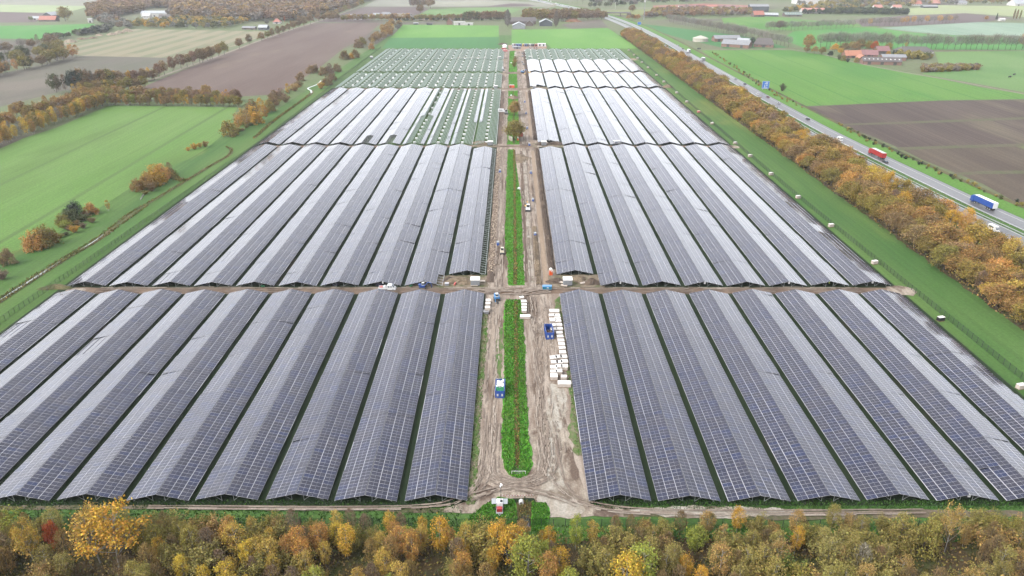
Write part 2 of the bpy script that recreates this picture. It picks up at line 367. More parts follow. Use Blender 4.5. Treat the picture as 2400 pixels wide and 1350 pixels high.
wsheet('site_road', ragged([(-9.6, 124), (-9.6, 972), (17.2, 972), (17.2, 124)], .25, 4, 3), .06, m_dirt, 'rutted sand tracks through the middle of the solar park')
for pts in ([(1125, 1050), (1108, 1120), (1122, 1147), (1092, 1176), (1055, 1189), (1030, 1193), (1030, 1202), (1112, 1204), (1146, 1176), (1180, 1160), (1250, 1167), (1268, 1196), (1330, 1217), (1390, 1210), (1440, 1212), (1470, 1213), (1470, 1190), (1440, 1188), (1384, 1186), (1362, 1130), (1335, 1040), (1326, 980)],):
    wsheet('site_track', ragged([tuple(G(*p).to_2d()) for p in pts], .18, 2.0, 5), .085, m_dirt2, 'pale turning area and track along the front fence')
m_trk = ground('worn grass track', A(158, 142, 124), A(134, 122, 100), .5, R(90), 9, 2.0, A(112, 116, 78), .2, bump=.1, lo=.4, hi=.6)
for pts in ([(1040, 1193), (700, 1187), (300, 1185), (-300, 1187), (-300, 1196), (300, 1194), (700, 1197), (1040, 1202)], [(1460, 1191), (1700, 1188), (1860, 1194), (2500, 1198), (2500, 1210), (1860, 1220), (1700, 1216), (1460, 1212)]):
    wsheet('site_track', ragged([tuple(G(*p).to_2d()) for p in pts], .3, 1.6, 6), .086, m_trk, 'worn grassy track along the front fence')
wsheet('dirt_lane', ragged([tuple(G(*p).to_2d()) for p in [(1126, 1060), (1140, 900), (1150, 720), (1158, 690), (1196, 690), (1184, 860), (1186, 960), (1172, 1000), (1170, 1080), (1196, 1116), (1240, 1116), (1262, 1096), (1290, 1096), (1284, 1130), (1250, 1152), (1180, 1156), (1130, 1130)]], .2, 2.5, 8), .11, ground('packed track', A(212, 195, 178, .37), A(186, 168, 151, .37), .5, 0, 12, 2.2, A(150, 128, 112), .2, bump=.1, lo=.42, hi=.6), 'packed sand lane turning round the grass strip')
for pts, mt, nm in (([(1256, 1172), (1266, 1196), (1290, 1214), (1330, 1217), (1372, 1196), (1340, 1160), (1318, 1120), (1300, 1040), (1330, 960), (1322, 902), (1290, 900), (1282, 960), (1290, 1060), (1282, 1120)], m_sand, 'sand_patch'),
                    ([(1470, 1196), (1600, 1188), (1700, 1188), (1860, 1196), (1900, 1206), (1700, 1216), (1560, 1214)], m_sand, 'sand_patch')):
    wsheet(nm, ragged([tuple(G(*p).to_2d()) for p in pts], .5, 1.6, 11), .13, mt)
for y0, y1, x0, x1 in ((230.2, 235.6, -160, 140), (446.0, 450.4, -160, 140), (660.5, 667.5, -160, 138), (756.3, 766.3, -160, 136), (858, 859.6, -160, 136)):
    wsheet('cross_track', ragged([(x0, y0), (x1, y0), (x1, y1), (x0, y1)], .35, 4, int(y0)), .07, m_dirtx, 'sandy cross track between blocks of tables')
for k, (x, y, rx, ry) in enumerate(((141, 233, 6, 5), (-158, 233.5, 4, 2), (141, 447, 4, 4))):
    wsheet('sand_patch', [(x + rx * math.cos(a) * random.uniform(.7, 1.1), y + ry * math.sin(a) * random.uniform(.7, 1.1)) for a in [i * .4 for i in range(16)]], .09, m_dirt2)
# green strip in the middle and along the table feet
def wstrip(name, L_, z, mat, amp, label=None, seed=2):
    wsheet(name, ragged(L_, amp, 1.6, seed), z, mat, label)
STRIPS = [[(-1.9, 134.5), (-2.5, 140), (-2.6, 150), (-2.0, 165), (-2.4, 185), (-2.6, 222), (-2.0, 225.2), (3.6, 225.2), (3.8, 205), (4.0, 170), (4.1, 150), (4.7, 137.5), (4.5, 134), (3.6, 131.8), (2.2, 130.8), (.6, 130.7), (-.8, 132)],
          [(-1.4, 237.5), (-1.6, 260), (-3.0, 275), (-3.0, 340), (-2.6, 440), (1.2, 440), (2.2, 410), (3.0, 380), (4.2, 350), (4.4, 300), (4.6, 237.5)],
          [(-3.2, 453), (-3, 500), (-3.6, 560), (-3.2, 655), (5, 655), (5, 600), (4.6, 453)], [(-3.4, 669), (-3.4, 755), (5, 755), (5.2, 669)], [(-3.4, 768), (-3.2, 858), (5.6, 858), (5.4, 768)], [(-3.2, 862), (-3.0, 950), (4.4, 950), (4.8, 862)]]
for i, s in enumerate(STRIPS): wstrip('grass_strip', s, .14, m_lgrass, .55, 'long green strip between the two site tracks', 20 + i)
m_edge = ground('thin edge grass', A(92, 146, 58), A(150, 150, 110), .5, 0, 2, 1.8, A(172, 158, 136), .3, t3=(.52, .62))
for i, s in enumerate(([(-10, 122), (-10, 170), (-8.6, 168), (-8.5, 150), (-7.9, 128), (-8.3, 122)], [(-10, 171), (-10, 217), (-8.6, 214), (-7.8, 195), (-8.0, 172)], [(15.6, 139), (16.9, 139), (17, 180), (16.3, 180), (15.9, 160), (14.2, 146)], [(15.6, 212), (15, 225), (16.8, 228), (16.9, 210)], [(-3, 172), (-4.6, 172), (-5, 190), (-4.2, 205), (-3, 205)])):
    wstrip('grass_strip', s, .15, m_edge, .5, None, 40 + i)
for i, s in enumerate(([(-8, 114.5), (-9.5, 117.5), (-6, 122), (-3, 124.5), (.5, 123.5), (1.2, 117.8), (1.2, 114.5)], [(4.2, 114.5), (4.3, 122.8), (7.5, 122.5), (8.3, 119), (7.6, 115.6), (7, 114.5)])):
    wstrip('grass_strip', s, .16, m_lgrass, .3, None, 50 + i)
m_ditchg = ground('strip ditch', A(132, 112, 72), A(110, 100, 62), .6, 0, 5, 1.6, A(90, 84, 54), .2, bump=.2)
for a, b in ((134, 224), (238, 439), (454, 654)):
    wstrip('ditch', [(.5, a), (1.9, a), (2.0, b), (.7, b)], .18, m_ditchg, .25, 'narrow brown ditch in the grass strip', int(a))
m_mudw, n, l, b = newmat('muddy water'); b.inputs['Base Color'].default_value = A(120, 116, 116, .25); b.inputs['Roughness'].default_value = .25
wstrip('ditch', [(.9, 114.5), (1.0, 122.6), (4.6, 122.8), (4.5, 114.5)], .15, m_ditchg, .3, None, 77)
wsheet('puddle', ragged([(1.6, 115.2), (1.8, 118.6), (3.6, 118.6), (3.8, 115.2)], .15, .8), .17, m_mudw, 'grey mud pool beside the concrete pipe')
wsheet('puddle', ragged([(.6, 132.2), (1.0, 134.8), (1.5, 134.9), (2.6, 132.3)], .12, .6), .19, m_mudw)
m_water, n, l, b = newmat('stream water'); b.inputs['Base Color'].default_value = (.06, .07, .06, 1); b.inputs['Roughness'].default_value = .06
m_reed = ground('reed bank', A(116, 126, 74), A(100, 108, 66), .3, 0, 4, 1.2, A(140, 130, 92), .1, bump=.2)
ribbon('ditch', dense([(-181, 150), (-180, 224), (-179, 260), (-177, 285), (-179, 318), (-177.5, 345), (-176, 372), (-174.5, 400), (-172.5, 425), (-176, 440), (-180, 446)]), 2.6, .06, m_reed, 'brown reedy ditch left of the fence')
for i_, (seg, sm) in enumerate(([[(-180.6, 222), (-180.3, 230), (-179.8, 242), (-179.5, 252), (-179.2, 262)], 1.2], [[(-178.3, 272), (-177.6, 280), (-177.8, 290)], 1.0], [[(-181.0, 180), (-180.8, 196), (-180.6, 206)], .8], [[(-184.6, 338), (-187, 346), (-188.6, 352)], 1.1])):
    pp = dense(seg); ribbon('stream', pp, [max(.15, sm * math.sin(math.pi * (k + .3) / len(pp)) * random.uniform(.6, 1.25)) for k in range(len(pp))], .16, m_water, 'open water glinting in the reedy ditch' if not i_ else None)
ribbon('ditch', dense([(-176, 372), (-183, 376), (-189, 385), (-194, 392)]), 2.5, .07, m_reed)
ribbon('ditch', dense([(-171.5, 470), (-175, 520), (-176, 580), (-177, 640), (-181, 660)]), 2.2, .07, m_reed)
ribbon('stream', dense([(-177, 640), (-181, 655), (-187, 668), (-184, 690), (-186, 712)]), 1.4, .1, m_water, 'bright bend of the stream at the upper left')

# wheel ruts: worn tracks, a little darker or paler than the ground they cross
def ruts(name, curves, z, mats, label):
    mb = MB()
    for pts, w, mi in curves:
        z += .0006
        P = dense(pts, 7); ph = random.uniform(0, 6)
        for i in range(len(P) - 1):
            a, b_ = P[i], P[i + 1]; d = (b_ - a).normalized(); n_ = Vector((-d.y, d.x))
            if random.random() < .3 or math.sin(i * .35 + ph) > .55: continue
            wa = w * random.uniform(.6, 1.2) * .5; o1 = n_ * random.uniform(-.06, .06)
            mb.face([(*(a - n_ * wa + o1), z), (*(b_ - n_ * wa + o1), z), (*(b_ + n_ * wa + o1), z), (*(a + n_ * wa + o1), z)], mi)
    o = mb.build(name, mats); o['kind'] = 'structure'; o['label'] = label
    for p in o.data.polygons:
        if p.normal.z < 0: p.flip()
RM = [ground('rut dark', A(166, 149, 135, .37), A(186, 169, 153, .37), 1.2, 0, 6, 2.2), ground('rut pale', A(218, 204, 189, .37), A(198, 181, 165, .37), 1.2, 0, 6, 2.2), ground('rut wet', A(150, 133, 121, .37), A(172, 155, 141, .37), 1.2, 0, 6, 2.2)]
cv = []
for k in range(12):
    x = random.uniform(-7.6, -3.6); cv.append(([(x + random.uniform(-.4, .37), y) for y in range(136, 232, 8)], random.uniform(.12, .37), random.choice([0, 0, 1, 1, 2])))
for k in range(18):
    x = random.uniform(5.6, 13.5); cv.append(([(x + random.uniform(-.8, .8) + (.6 if y < 150 else 0), y) for y in range(140, 232, 8)], random.uniform(.12, .45), random.choice([0, 0, 1, 1, 2])))
for k in range(26):                       # round the end of the grass strip
    r = random.uniform(0, 1); ro = 4.6 + 4.4 * r; cx = 1.3
    cv.append(([(cx - ro * .95 + random.uniform(-.2, .2), y) for y in (152, 144, 138)] + [(cx + ro * math.cos(a), 134.5 + ro * .82 * math.sin(a)) for a in [math.pi + .35 * j for j in range(1, 9)]] + [(cx + ro * 1.05 + 1.2 * r, y) for y in (139, 146, 153)], random.uniform(.14, .37), random.choice([0, 0, 1, 2])))
for k in range(16):                       # off to the front track, both ways
    o_ = random.uniform(-1.6, 1.6)
    cv.append(([(-7 + o_ * .4, 142), (-6.6 + o_, 134), (-8 + o_, 127.5), (-12, 123.2 + o_ * .6), (-20, 121.2 + o_ * .4), (-40, 120.6 + o_ * .35), (-80, 121 + o_ * .3)], random.uniform(.14, .36), random.choice([0, 0, 1, 2])))
    cv.append(([(8.5 + o_ * 1.6, 146), (9.5 + o_ * 1.5, 134), (12 + o_, 126), (18, 121.6 + o_ * .7), (30, 119.6 + o_ * .6), (50, 119.2 + o_ * .6), (90, 119.6 + o_ * .5)], random.uniform(.14, .36), random.choice([0, 0, 1, 2])))
    cv.append(([(-9, 124.2 + o_), (-3, 126.8 + o_ * .6), (2, 127 + o_ * .6), (8, 125 + o_ * .6), (14, 121.5 + o_ * .5)], random.uniform(.14, .36), random.choice([0, 1, 2])))
ruts('wheel_ruts', cv, .36, RM, 'wheel ruts curving through the sand of the site tracks')
cv = []
for a, b_ in ((234, 446), (452, 660), (668, 755), (768, 950)):
    for k in range(16):
        x = random.uniform(-6.6, -3.4); cv.append(([(x + random.uniform(-.5, .5), y) for y in range(a, b_, 16)], random.uniform(.2, .6), random.choice([0, 0, 1, 2])))
        x = random.uniform(5.2, 11.4); cv.append(([(x + random.uniform(-.5, .5), y) for y in range(a, b_, 16)], random.uniform(.2, .6), random.choice([0, 0, 1, 2])))
for k in range(18):
    o_ = random.uniform(-3, 3); cv.append(([(-14, 232 + o_ * .5), (-6, 231.5 + o_), (0, 231 + o_ * .7), (6, 231 + o_), (14, 232.5 + o_ * .5)], random.uniform(.3, .7), random.choice([0, 0, 2, 1])))
for k in range(10):
    o_ = random.uniform(-2, 2); cv.append(([(x, 233 + o_ + random.uniform(-.3, .3)) for x in range(-150, 138, 12)], random.uniform(.2, .5), random.choice([0, 1, 2])))
ruts('wheel_ruts', cv, .365, RM, 'wheel ruts along the far stretches of the site tracks')

m_lane_g = ground('light site grass', A(86, 122, 62), A(104, 134, 72), .12, 0, 4, 1.2)
wsheet('lawn', [(-86, 451), (-9.8, 451), (-9.8, 659), (-86, 659)], .09, m_lane_g); wsheet('lawn', [(-170, 668), (-9.8, 668), (-9.8, 968), (-170, 968)], .09, m_lane_g); wsheet('lawn', [(16.5, 860), (140, 860), (140, 968), (16.5, 968)], .09, m_lane_g)
m_spoil = ground('trampled spoil', A(184, 166, 146), A(150, 136, 112), .5, .4, 1.5, 1.8, A(120, 124, 84), .2, bump=.2)
for x0, x1, y0, y1 in ((-39, -9, 235.4, 246.6), (12, 34, 235.4, 247), (-38, -9, 446, 453), (13, 33, 446, 458), (14, 33, 661, 676), (-26, -9, 660, 669)):
    wsheet('spoil_ground', ragged([(x0, y0), (x1, y0), (x1, y1), (x0, y1)], .7, 2, int(x0 + y0)), .1, m_spoil)
# ------------------------------------------------------------------ solar tables
TANT = 1.6 / 6.87; TILT = math.atan(TANT); PL, PW, TK = 2.305, 1.132, .04
ROW, COLP, ZLOW, ZRIDGE = 1.153, 2.345, .8, 2.42
m_cell, n, l, b = newmat('solar cell glass')
at = node(n, 'Attribute', attribute_name='tint'); g = node(n, 'NewGeometry')
va = noise(n, l, g.outputs['Position'], .22, 3)
c_ = mixc(n, l, at.outputs['Fac'], (.0085, .009, .017, 1), (.005, .009, .03, 1))
c_ = mixc(n, l, maprange(n, l, va, .45, .7, 0, .5), c_, (.020, .018, .024, 1))
l(c_, b.inputs['Base Color']); b.inputs['Roughness'].default_value = .09; b.inputs['IOR'].default_value = 1.5; b.inputs['Specular IOR Level'].default_value = .3      # anti-reflection coated
m_frame = plain('panel frame', (.34, .34, .365, 1), .4, 0, .05)
m_steel = plain('galvanised steel', (.30, .32, .32, 1), .45, .3, .12)
m_steelg = plain('weathered galvanised rail', A(180, 204, 190), .5, .1, .12)
m_inv = plain('white enamel', (.56, .56, .56, 1), .4)
def module_arrays():
    """frame slab and two half-cell fields of one module, local x up the slope"""
    a, b2, t = PL / 2, PW / 2, TK
    V = [(-a, -b2, 0), (a, -b2, 0), (a, b2, 0), (-a, b2, 0), (-a, -b2, t), (a, -b2, t), (a, b2, t), (-a, b2, t)]
    Q_ = [(4, 5, 6, 7), (0, 1, 5, 4), (1, 2, 6, 5), (2, 3, 7, 6), (3, 0, 4, 7)]
    for x0, x1 in ((-a + .034, -.012), (.012, a - .034)):
        i = len(V); V += [(x0, -b2 + .018, t + .004), (x1, -b2 + .018, t + .004), (x1, b2 - .018, t + .004), (x0, b2 - .018, t + .004)]
        Q_.append((i, i + 1, i + 2, i + 3))
    return np.array(V), np.array(Q_), np.array([0] * 5 + [1, 1])
MV, MQ, MM = module_arrays()
def tinted(me, vals):
    at = me.attributes.new('tint', 'FLOAT', 'FACE'); at.data.foreach_set('value', np.asarray(vals, dtype=np.float32))
PANELS = []
for k in range(8):
    me = npmesh('solar_panel', MV, np.vstack([MQ, [[3, 2, 1, 0]]]), [m_frame, m_cell], np.append(MM, 0)); tinted(me, [[0, .1, .25, .4, .15, .7, .95, .55][k]] * 8); PANELS.append(me)
ct, st = math.cos(TILT), math.sin(TILT)
def slot(side, c):
    """centre of column c (0 at the low edge) on the slope; side -1 left, +1 right; relative to the ridge line"""
    d = (2 - c + .5) * COLP + .06
    return side * d * ct, ZRIDGE - d * st
def rowy(i): return i * ROW + (i // 9) * .05 + ROW / 2
def panel_matrix(side):
    # local x points up the slope
    up = np.array([-side * ct, 0, st]); nrm = np.array([side * st, 0, ct]); y = np.cross(nrm, up)
    return np.stack([up, y, nrm], 1)
PM = {s: panel_matrix(s) for s in (-1, 1)}
PE = {s: Matrix(PM[s].tolist()).to_euler() for s in (-1, 1)}
def panel_array(name, parent, cells, bulk_seed, sag, lift_):
    r = np.random.default_rng(bulk_seed); n_ = len(cells)
    V = np.zeros((n_, len(MV), 3)); rot = {s: MV @ PM[s].T for s in (-1, 1)}
    for j, (s, c, i) in enumerate(cells):
        x, z = slot(s, c); V[j] = rot[s] + (x, rowy(i), z + lift_[i // 9]); V[j, :, 2] += np.abs(V[j, :, 0]) * sag[(s, i // 9)]
    Qa = (MQ[None] + (np.arange(n_) * len(MV))[:, None, None]).reshape(-1, 4)
    me = npmesh(name, V.reshape(-1, 3), Qa, [m_frame, m_cell], np.tile(MM, n_))
    t = np.clip(r.choice([0, .1, .2, .3, .5, .9], n_, p=[.3, .25, .2, .12, .08, .05]) + r.normal(0, .04, n_), 0, 1)
    tinted(me, np.repeat(t, len(MQ)))
    o = link(name, me, parent); o['kind'] = 'stuff'; return o
def add_frame(root, L_, missing, front=True, dense_rails=False, bare_ridge=False):
    """posts, braces, rafters and rails under the panels"""
    mt = m_steelg if dense_rails else m_steel
    def legs_at(y, parts):
        for s in (-1, 1):
            for d, zz in ((1.35, .02), (5.6, .02)):
                x = s * d; top = ZRIDGE - d / ct * st - .14
                a = MB(); a.tube((x, y, 0), (x, y, top), .06, n=4)
                e = x + s * (1.7 if d < 3 else -1.0)
                bq = MB(); bq.tube((x, y, .12), (e, y, ZRIDGE - abs(e) / ct * st - .15), .045, n=4)
                if parts: a.build('leg', mt, root); bq.build('brace', mt, root)
                else: fr.v, fr.f, fr.m = fr.v, fr.f, fr.m; merge(fr, a); merge(fr, bq)
    def merge(A_, B_):
        i = len(A_.v); A_.v += B_.v; A_.f += [tuple(k + i for k in f) for f in B_.f]; A_.m += B_.m
    fr = MB()
    if front: legs_at(.7, True)
    y = 8.0 if not dense_rails else 4.6
    while y < L_:
        legs_at(y, False); y += 8.0 if not dense_rails else 9.2
    if fr.f:
        o = fr.build('support_frame', mt, root); o['kind'] = 'stuff'
    rl = MB()
    for s in (-1, 1):
        nr = 7 if dense_rails else 4
        for q in range(nr):
            if q == 0 and not dense_rails: continue
            d = (1.3 if bare_ridge else .15) + q * (7.0 - (1.35 if bare_ridge else .2)) / (nr - 1) if dense_rails else (.1, 2.4, 4.75, 7.0)[q]
            x = s * d * ct; z = ZRIDGE - d * st - .1
            w = .12 if dense_rails else .045
            if not dense_rails and q in (1, 2): z += .075     # light rail seen through the gap between modules
            rl.hexa([(x - w, 0, z - .06), (x + w, 0, z - .06), (x + w, L_, z - .06), (x - w, L_, z - .06), (x - w, 0, z + .06), (x + w, 0, z + .06), (x + w, L_, z + .06), (x - w, L_, z + .06)])
    if dense_rails:
                n_f = len(rl.m)
                if q == nr - 1: rl.m[-6:] = [1] * 6
    o = rl.build('rail', [mt, m_frame] if dense_rails else m_frame, root); o['kind'] = 'stuff'
    if dense_rails or missing:
        rf = MB(); yy = .1; stp = (1.9 if not missing else 3.6) if dense_rails else 2.3
        while yy < L_:
            for s in (-1, 1):
                rng_d = [(1.2 if bare_ridge else .1, 7.0)] if dense_rails else [(2.4 * c + .1, 2.4 * c + 2.3) for c in range(3) if (s, 2 - c) in missing]
                for d0, d1 in rng_d:
                    x0, x1 = s * d0 * ct, s * d1 * ct; z0, z1 = ZRIDGE - d0 * st - .12, ZRIDGE - d1 * st - .12
                    rf.hexa([(x0, yy - .05, z0 - .07), (x1, yy - .05, z1 - .07), (x1, yy + .05, z1 - .07), (x0, yy + .05, z0 - .07), (x0, yy - .05, z0 + .05), (x1, yy - .05, z1 + .05), (x1, yy + .05, z1 + .05), (x0, yy + .05, z0 + .05)])
            yy += stp
        o = rf.build('rafter', mt, root); o['kind'] = 'stuff'
NAMES = ['nearest block', 'second block', 'third block', 'fourth block', 'fifth block', 'farthest block']
BL = [(122.6, 92), (235.9, 181), (450.9, 180), (668.0, 76), (766.8, 78), (860.5, 90)]
PITCH = 15.43
def table_x(side, k): return (23.85 + PITCH * k) if side > 0 else (-16.9 - PITCH * k)
TABLES = {}
def solar_table(bi, side, k):
    y0, nr = BL[bi]; x = table_x(side, k); w = 'right' if side > 0 else 'left'
    if k == 0 and bi == 1: y0 += 10.4; nr -= 14
    if k == 0 and side > 0 and bi == 2: y0 += 6.4; nr -= 7
    if k == 0 and side > 0 and bi == 3: y0 += 7; nr -= 6
    miss = set(); bare = False; extra = ''
    full = [(s, c, i) for s in (-1, 1) for c in range(3) for i in range(nr)]
    gone = lambda s, c, i: False
    if bi == 1 and side < 0 and k == 0:
        gone = lambda s, c, i: s > 0 and c == 0; miss = {(1, 0)}; extra = ', outer right column still open frame'
    if bi == 1 and side < 0 and k == 1:
        gone = lambda s, c, i: s > 0 and c == 0 and i < 8; miss = {(1, 0)}; extra = ', open frame at its near right corner'
    if bi == 2 and side < 0 and k < 6:
        if k in (4, 5):
            gone = lambda s, c, i: i < (17 if k == 5 else 18) and c == 2; miss = {(1, 2), (-1, 2)}; extra = ', a few ridge panels missing at its near end'
        elif k == 3:
            gone = lambda s, c, i: c == 2 or (c == 1 and i < 75); miss = {(s, c) for s in (-1, 1) for c in (1, 2)}; extra = ', open along its ridge'
        elif k in (1, 2):
            gone = lambda s, c, i: c > 0; miss = {(s, c) for s in (-1, 1) for c in (0, 1, 2)}; extra = ', panelled only along its low edges'
            if k == 1: gone = lambda s, c, i: c > 0 or (s > 0 and i < 58)
        else:
            gone = lambda s, c, i: not (s < 0 and c == 0 and i > 58); miss = {(s, c) for s in (-1, 1) for c in (0, 1, 2)}; extra = ', mostly bare frame'; bare = True
    if (side < 0 and bi >= 3) or (side > 0 and bi == 5):
        full = []; bare = True
    cells = [q for q in full if not gone(*q)]
    dense_r = (bi >= 3 and bare) or (bi == 2 and bool(extra) and k < 4)
    lab = f"{'unpanelled galvanised table frame' if not cells else 'solar table'}, {ORD[k]} {w} of the tracks, {NAMES[bi]}" + extra.replace('a few ', '').replace(' at its near end', '')
    root = thing('solar_table' if cells else 'table_frame', lab, 'solar table' if cells else 'table frame', (x, y0, 0), 0,
                 'double pitched solar tables' if cells else 'bare table frames without panels')
    TABLES[(bi, side, k)] = root
    rt = random.Random(bi * 100 + k * 3 + side); root.rotation_euler.y = R(rt.uniform(-.45, .45)); root.scale.z = rt.uniform(.96, 1.04); root.location.x += rt.uniform(-.1, .1); root.location.y += rt.uniform(-.25, .25)
    sag = {(s, j): rt.gauss(0, .011) for s in (-1, 1) for j in range(24)}; lift_ = [rt.gauss(0, .03) for j in range(24)]
    single = set()
    if bi == 0:
        for q in cells:
            s, c, i = q; sx, sz = slot(s, c); Xc, Yc = x + sx, y0 + rowy(i)
            px, py = PX(Xc, Yc, sz)
            if -20 < px < 2420 and i < 92:
                d = Yc * math.cos(TH) + (H - sz) * math.sin(TH)
                if F / d > 8.05: single.add(q)
        if len(single) > 298: single = set(sorted(single, key=lambda q: q[2])[:298])
        for q in single:
            s, c, i = q; sx, sz = slot(s, c)
            v = rng.choice(8, p=[.2, .16, .14, .14, .14, .1, .04, .08])
            o = bpy.data.objects.new('solar_panel', PANELS[v]); COL.objects.link(o); o.parent = root
            o.location = (sx, rowy(i), sz + lift_[i // 9] + abs(sx) * sag[(s, i // 9)]); e_ = PE[s].copy(); e_.y -= s * sag[(s, i // 9)] if abs(e_.z) < 1 else 0; o.rotation_euler = e_
    rest = [q for q in cells if q not in single]
    if rest: panel_array('panel_array', root, rest, bi * 100 + k * 2 + (side > 0), sag, lift_)
    L_ = rowy(nr - 1) + ROW / 2
    add_frame(root, L_, miss, True, dense_r, dense_r)
    if (bi, side, k) in ((1, 1, 1), (1, 1, 3), (1, 1, 5), (1, 1, 7), (0, 1, 5), (2, 1, 4), (2, 1, 6), (2, 1, 0), (1, -1, 2)):
        q = MB(); q.box((.35, .62, ZRIDGE - .75), (.55, .3, .75)); q.build('inverter', m_inv, root)
    return root
for bi in range(6):
    for side, n_ in ((-1, 10), (1, 8)):
        for k in range(n_):
            if bi >= 3 and side < 0 and k > 9: continue
            solar_table(bi, side, k)
# ------------------------------------------------------------------ trees: every one a thing of its own
def foliage(name, rough=.75):
    m, n, l, b = newmat(name)
    oi = node(n, 'ObjectInfo'); g = node(n, 'NewGeometry')
    f = maprange(n, l, g.outputs['Random Per Island'], 0, 1, .6 * ALB, 1.45 * ALB)
    cm = node(n, 'CombineColor')
    for i in range(3): l(f, cm.inputs[i])
    c = mixc(n, l, 1, oi.outputs['Color'], cm.outputs[0], 'MULTIPLY')
    h = node(n, 'HueSaturation'); l(c, h.inputs['Color'])
    w = node(n, 'TexWhiteNoise', noise_dimensions='1D'); l(g.outputs['Random Per Island'], w.inputs['W'])
    l(maprange(n, l, w.outputs['Value'], 0, 1, .475, .525), h.inputs['Hue'])
    l(h.outputs[0], b.inputs['Base Color']); b.inputs['Roughness'].default_value = rough; b.inputs['Specular IOR Level'].default_value = .15
    tr = node(n, 'BsdfTranslucent'); l(h.outputs[0], tr.inputs[0])
    ms = node(n, 'MixShader'); ms.inputs[0].default_value = .12
    l(b.outputs[0], ms.inputs[1]); l(tr.outputs[0], ms.inputs[2]); l(ms.outputs[0], n['Material Output'].inputs[0] if 'Material Output' in n else [q for q in n if q.type == 'OUTPUT_MATERIAL'][0].inputs[0])
    return m
m_leaf = foliage('autumn foliage')
m_bark = plain('brown bark', A(110, 96, 84), .9, 0, .3, 3)
m_birch = plain('pale birch bark', A(200, 194, 184), .8, 0, .3, 3)
m_mass, n, l, b = newmat('woodland foliage')
at = node(n, 'Attribute', attribute_name='hue'); g = node(n, 'NewGeometry')
f = maprange(n, l, g.outputs['Random Per Island'], 0, 1, .64 * ALB, 1.38 * ALB); cm = node(n, 'CombineColor')
for i in range(3): l(f, cm.inputs[i])
l(mixc(n, l, 1, at.outputs['Color'], cm.outputs[0], 'MULTIPLY'), b.inputs['Base Color']); b.inputs['Roughness'].default_value = .85; b.inputs['Specular IOR Level'].default_value = .1
def quads(Cn, size, r, asp=.75, up=None):
    """leaf quads at centres Cn, random tilt; up = direction field for twigs"""
    n_ = len(Cn)
    a = r.normal(size=(n_, 3)); 
    if up is not None: a = up + .35 * a
    a /= np.linalg.norm(a, axis=1, keepdims=True)
    b_ = np.cross(a, r.normal(size=(n_, 3))); b_ /= np.linalg.norm(b_, axis=1, keepdims=True) + 1e-9
    s = (size * r.uniform(.6, 1.35, n_))[:, None]
    a = a * s * .5; b_ = b_ * s * .5 * asp
    V = np.stack([Cn - a - b_, Cn + a - b_ * .6, Cn + a * 1.05 + b_ * .6, Cn - a + b_], 1).reshape(-1, 3)
    return V, np.arange(n_ * 4).reshape(-1, 4)
def branch_mesh(segs, n=5):
    V, Q_ = [], []
    for p0, p1, r0, r1 in segs:
        p0 = np.array(p0, float); p1 = np.array(p1, float); d = p1 - p0; d /= np.linalg.norm(d) + 1e-9
        u = np.cross(d, [.3, .9, .2]); u /= np.linalg.norm(u); w = np.cross(d, u); i = len(V)
        for p, rr in ((p0, r0), (p1, r1)):
            for k in range(n): V.append(p + rr * (math.cos(2 * math.pi * k / n) * u + math.sin(2 * math.pi * k / n) * w))
        Q_ += [(i + k, i + (k + 1) % n, i + n + (k + 1) % n, i + n + k) for k in range(n)]
    return np.array(V), np.array(Q_)
def limbs(r, h, z0, spread, nb, lift=.7, rad=.16, lean=.3):
    top = np.array([r.normal(0, lean), r.normal(0, lean), h]); mid = np.array([top[0] * .4 + r.normal(0, .1), top[1] * .4, h * .45])
    S = [((0, 0, -.2), mid, rad, rad * .65), (mid, top, rad * .65, rad * .12)]; tips = []
    for k in range(nb):
        t = z0 + (1 - z0) * (k + r.uniform(.1, .9)) / nb * .85
        z = h * t; base = (mid * (z / mid[2]) if z < mid[2] else mid + (top - mid) * ((z - mid[2]) / (h - mid[2])))
        an = k * 2.4 + r.uniform(-.5, .5); ln = spread * (1.1 - .75 * max(0, (t - z0) / (1 - z0))) * r.uniform(.75, 1.1)
        e = base + np.array([math.cos(an) * ln, math.sin(an) * ln, ln * lift])
        S.append((base, e, rad * .4, rad * .1)); tips.append(e)
        for q in range(2):
            e2 = base + (e - base) * r.uniform(.45, .8); e3 = e2 + r.normal(size=3) * ln * .25 + np.array([0, 0, ln * .2])
            S.append((e2, e3, rad * .2, rad * .06)); tips.append(e3)
    return S, np.array(tips)
def shape_oak(r, det):
    h = 10; S, tips = limbs(r, 8.2, .28, 4.0, 11, .45, .24)
    nc = 46; d = r.normal(size=(nc, 3)); d /= np.linalg.norm(d, axis=1, keepdims=True); rad = r.uniform(.62, 1.0, nc) ** .6
    cc = d * rad[:, None] * np.array([3.7, 3.7, 3.5]) * r.uniform(.84, 1.12, (nc, 1)); cc[:, 2] = np.where(cc[:, 2] < -2.2, -2.2 + r.uniform(0, .8, nc), cc[:, 2]) + 6.0
    cc = np.vstack([cc, tips[:12]])
    k = int(84 * det); P = np.repeat(cc, k, 0) + r.normal(size=(len(cc) * k, 3)) * .58
    return S, quads(P, .31 / math.sqrt(det), r)
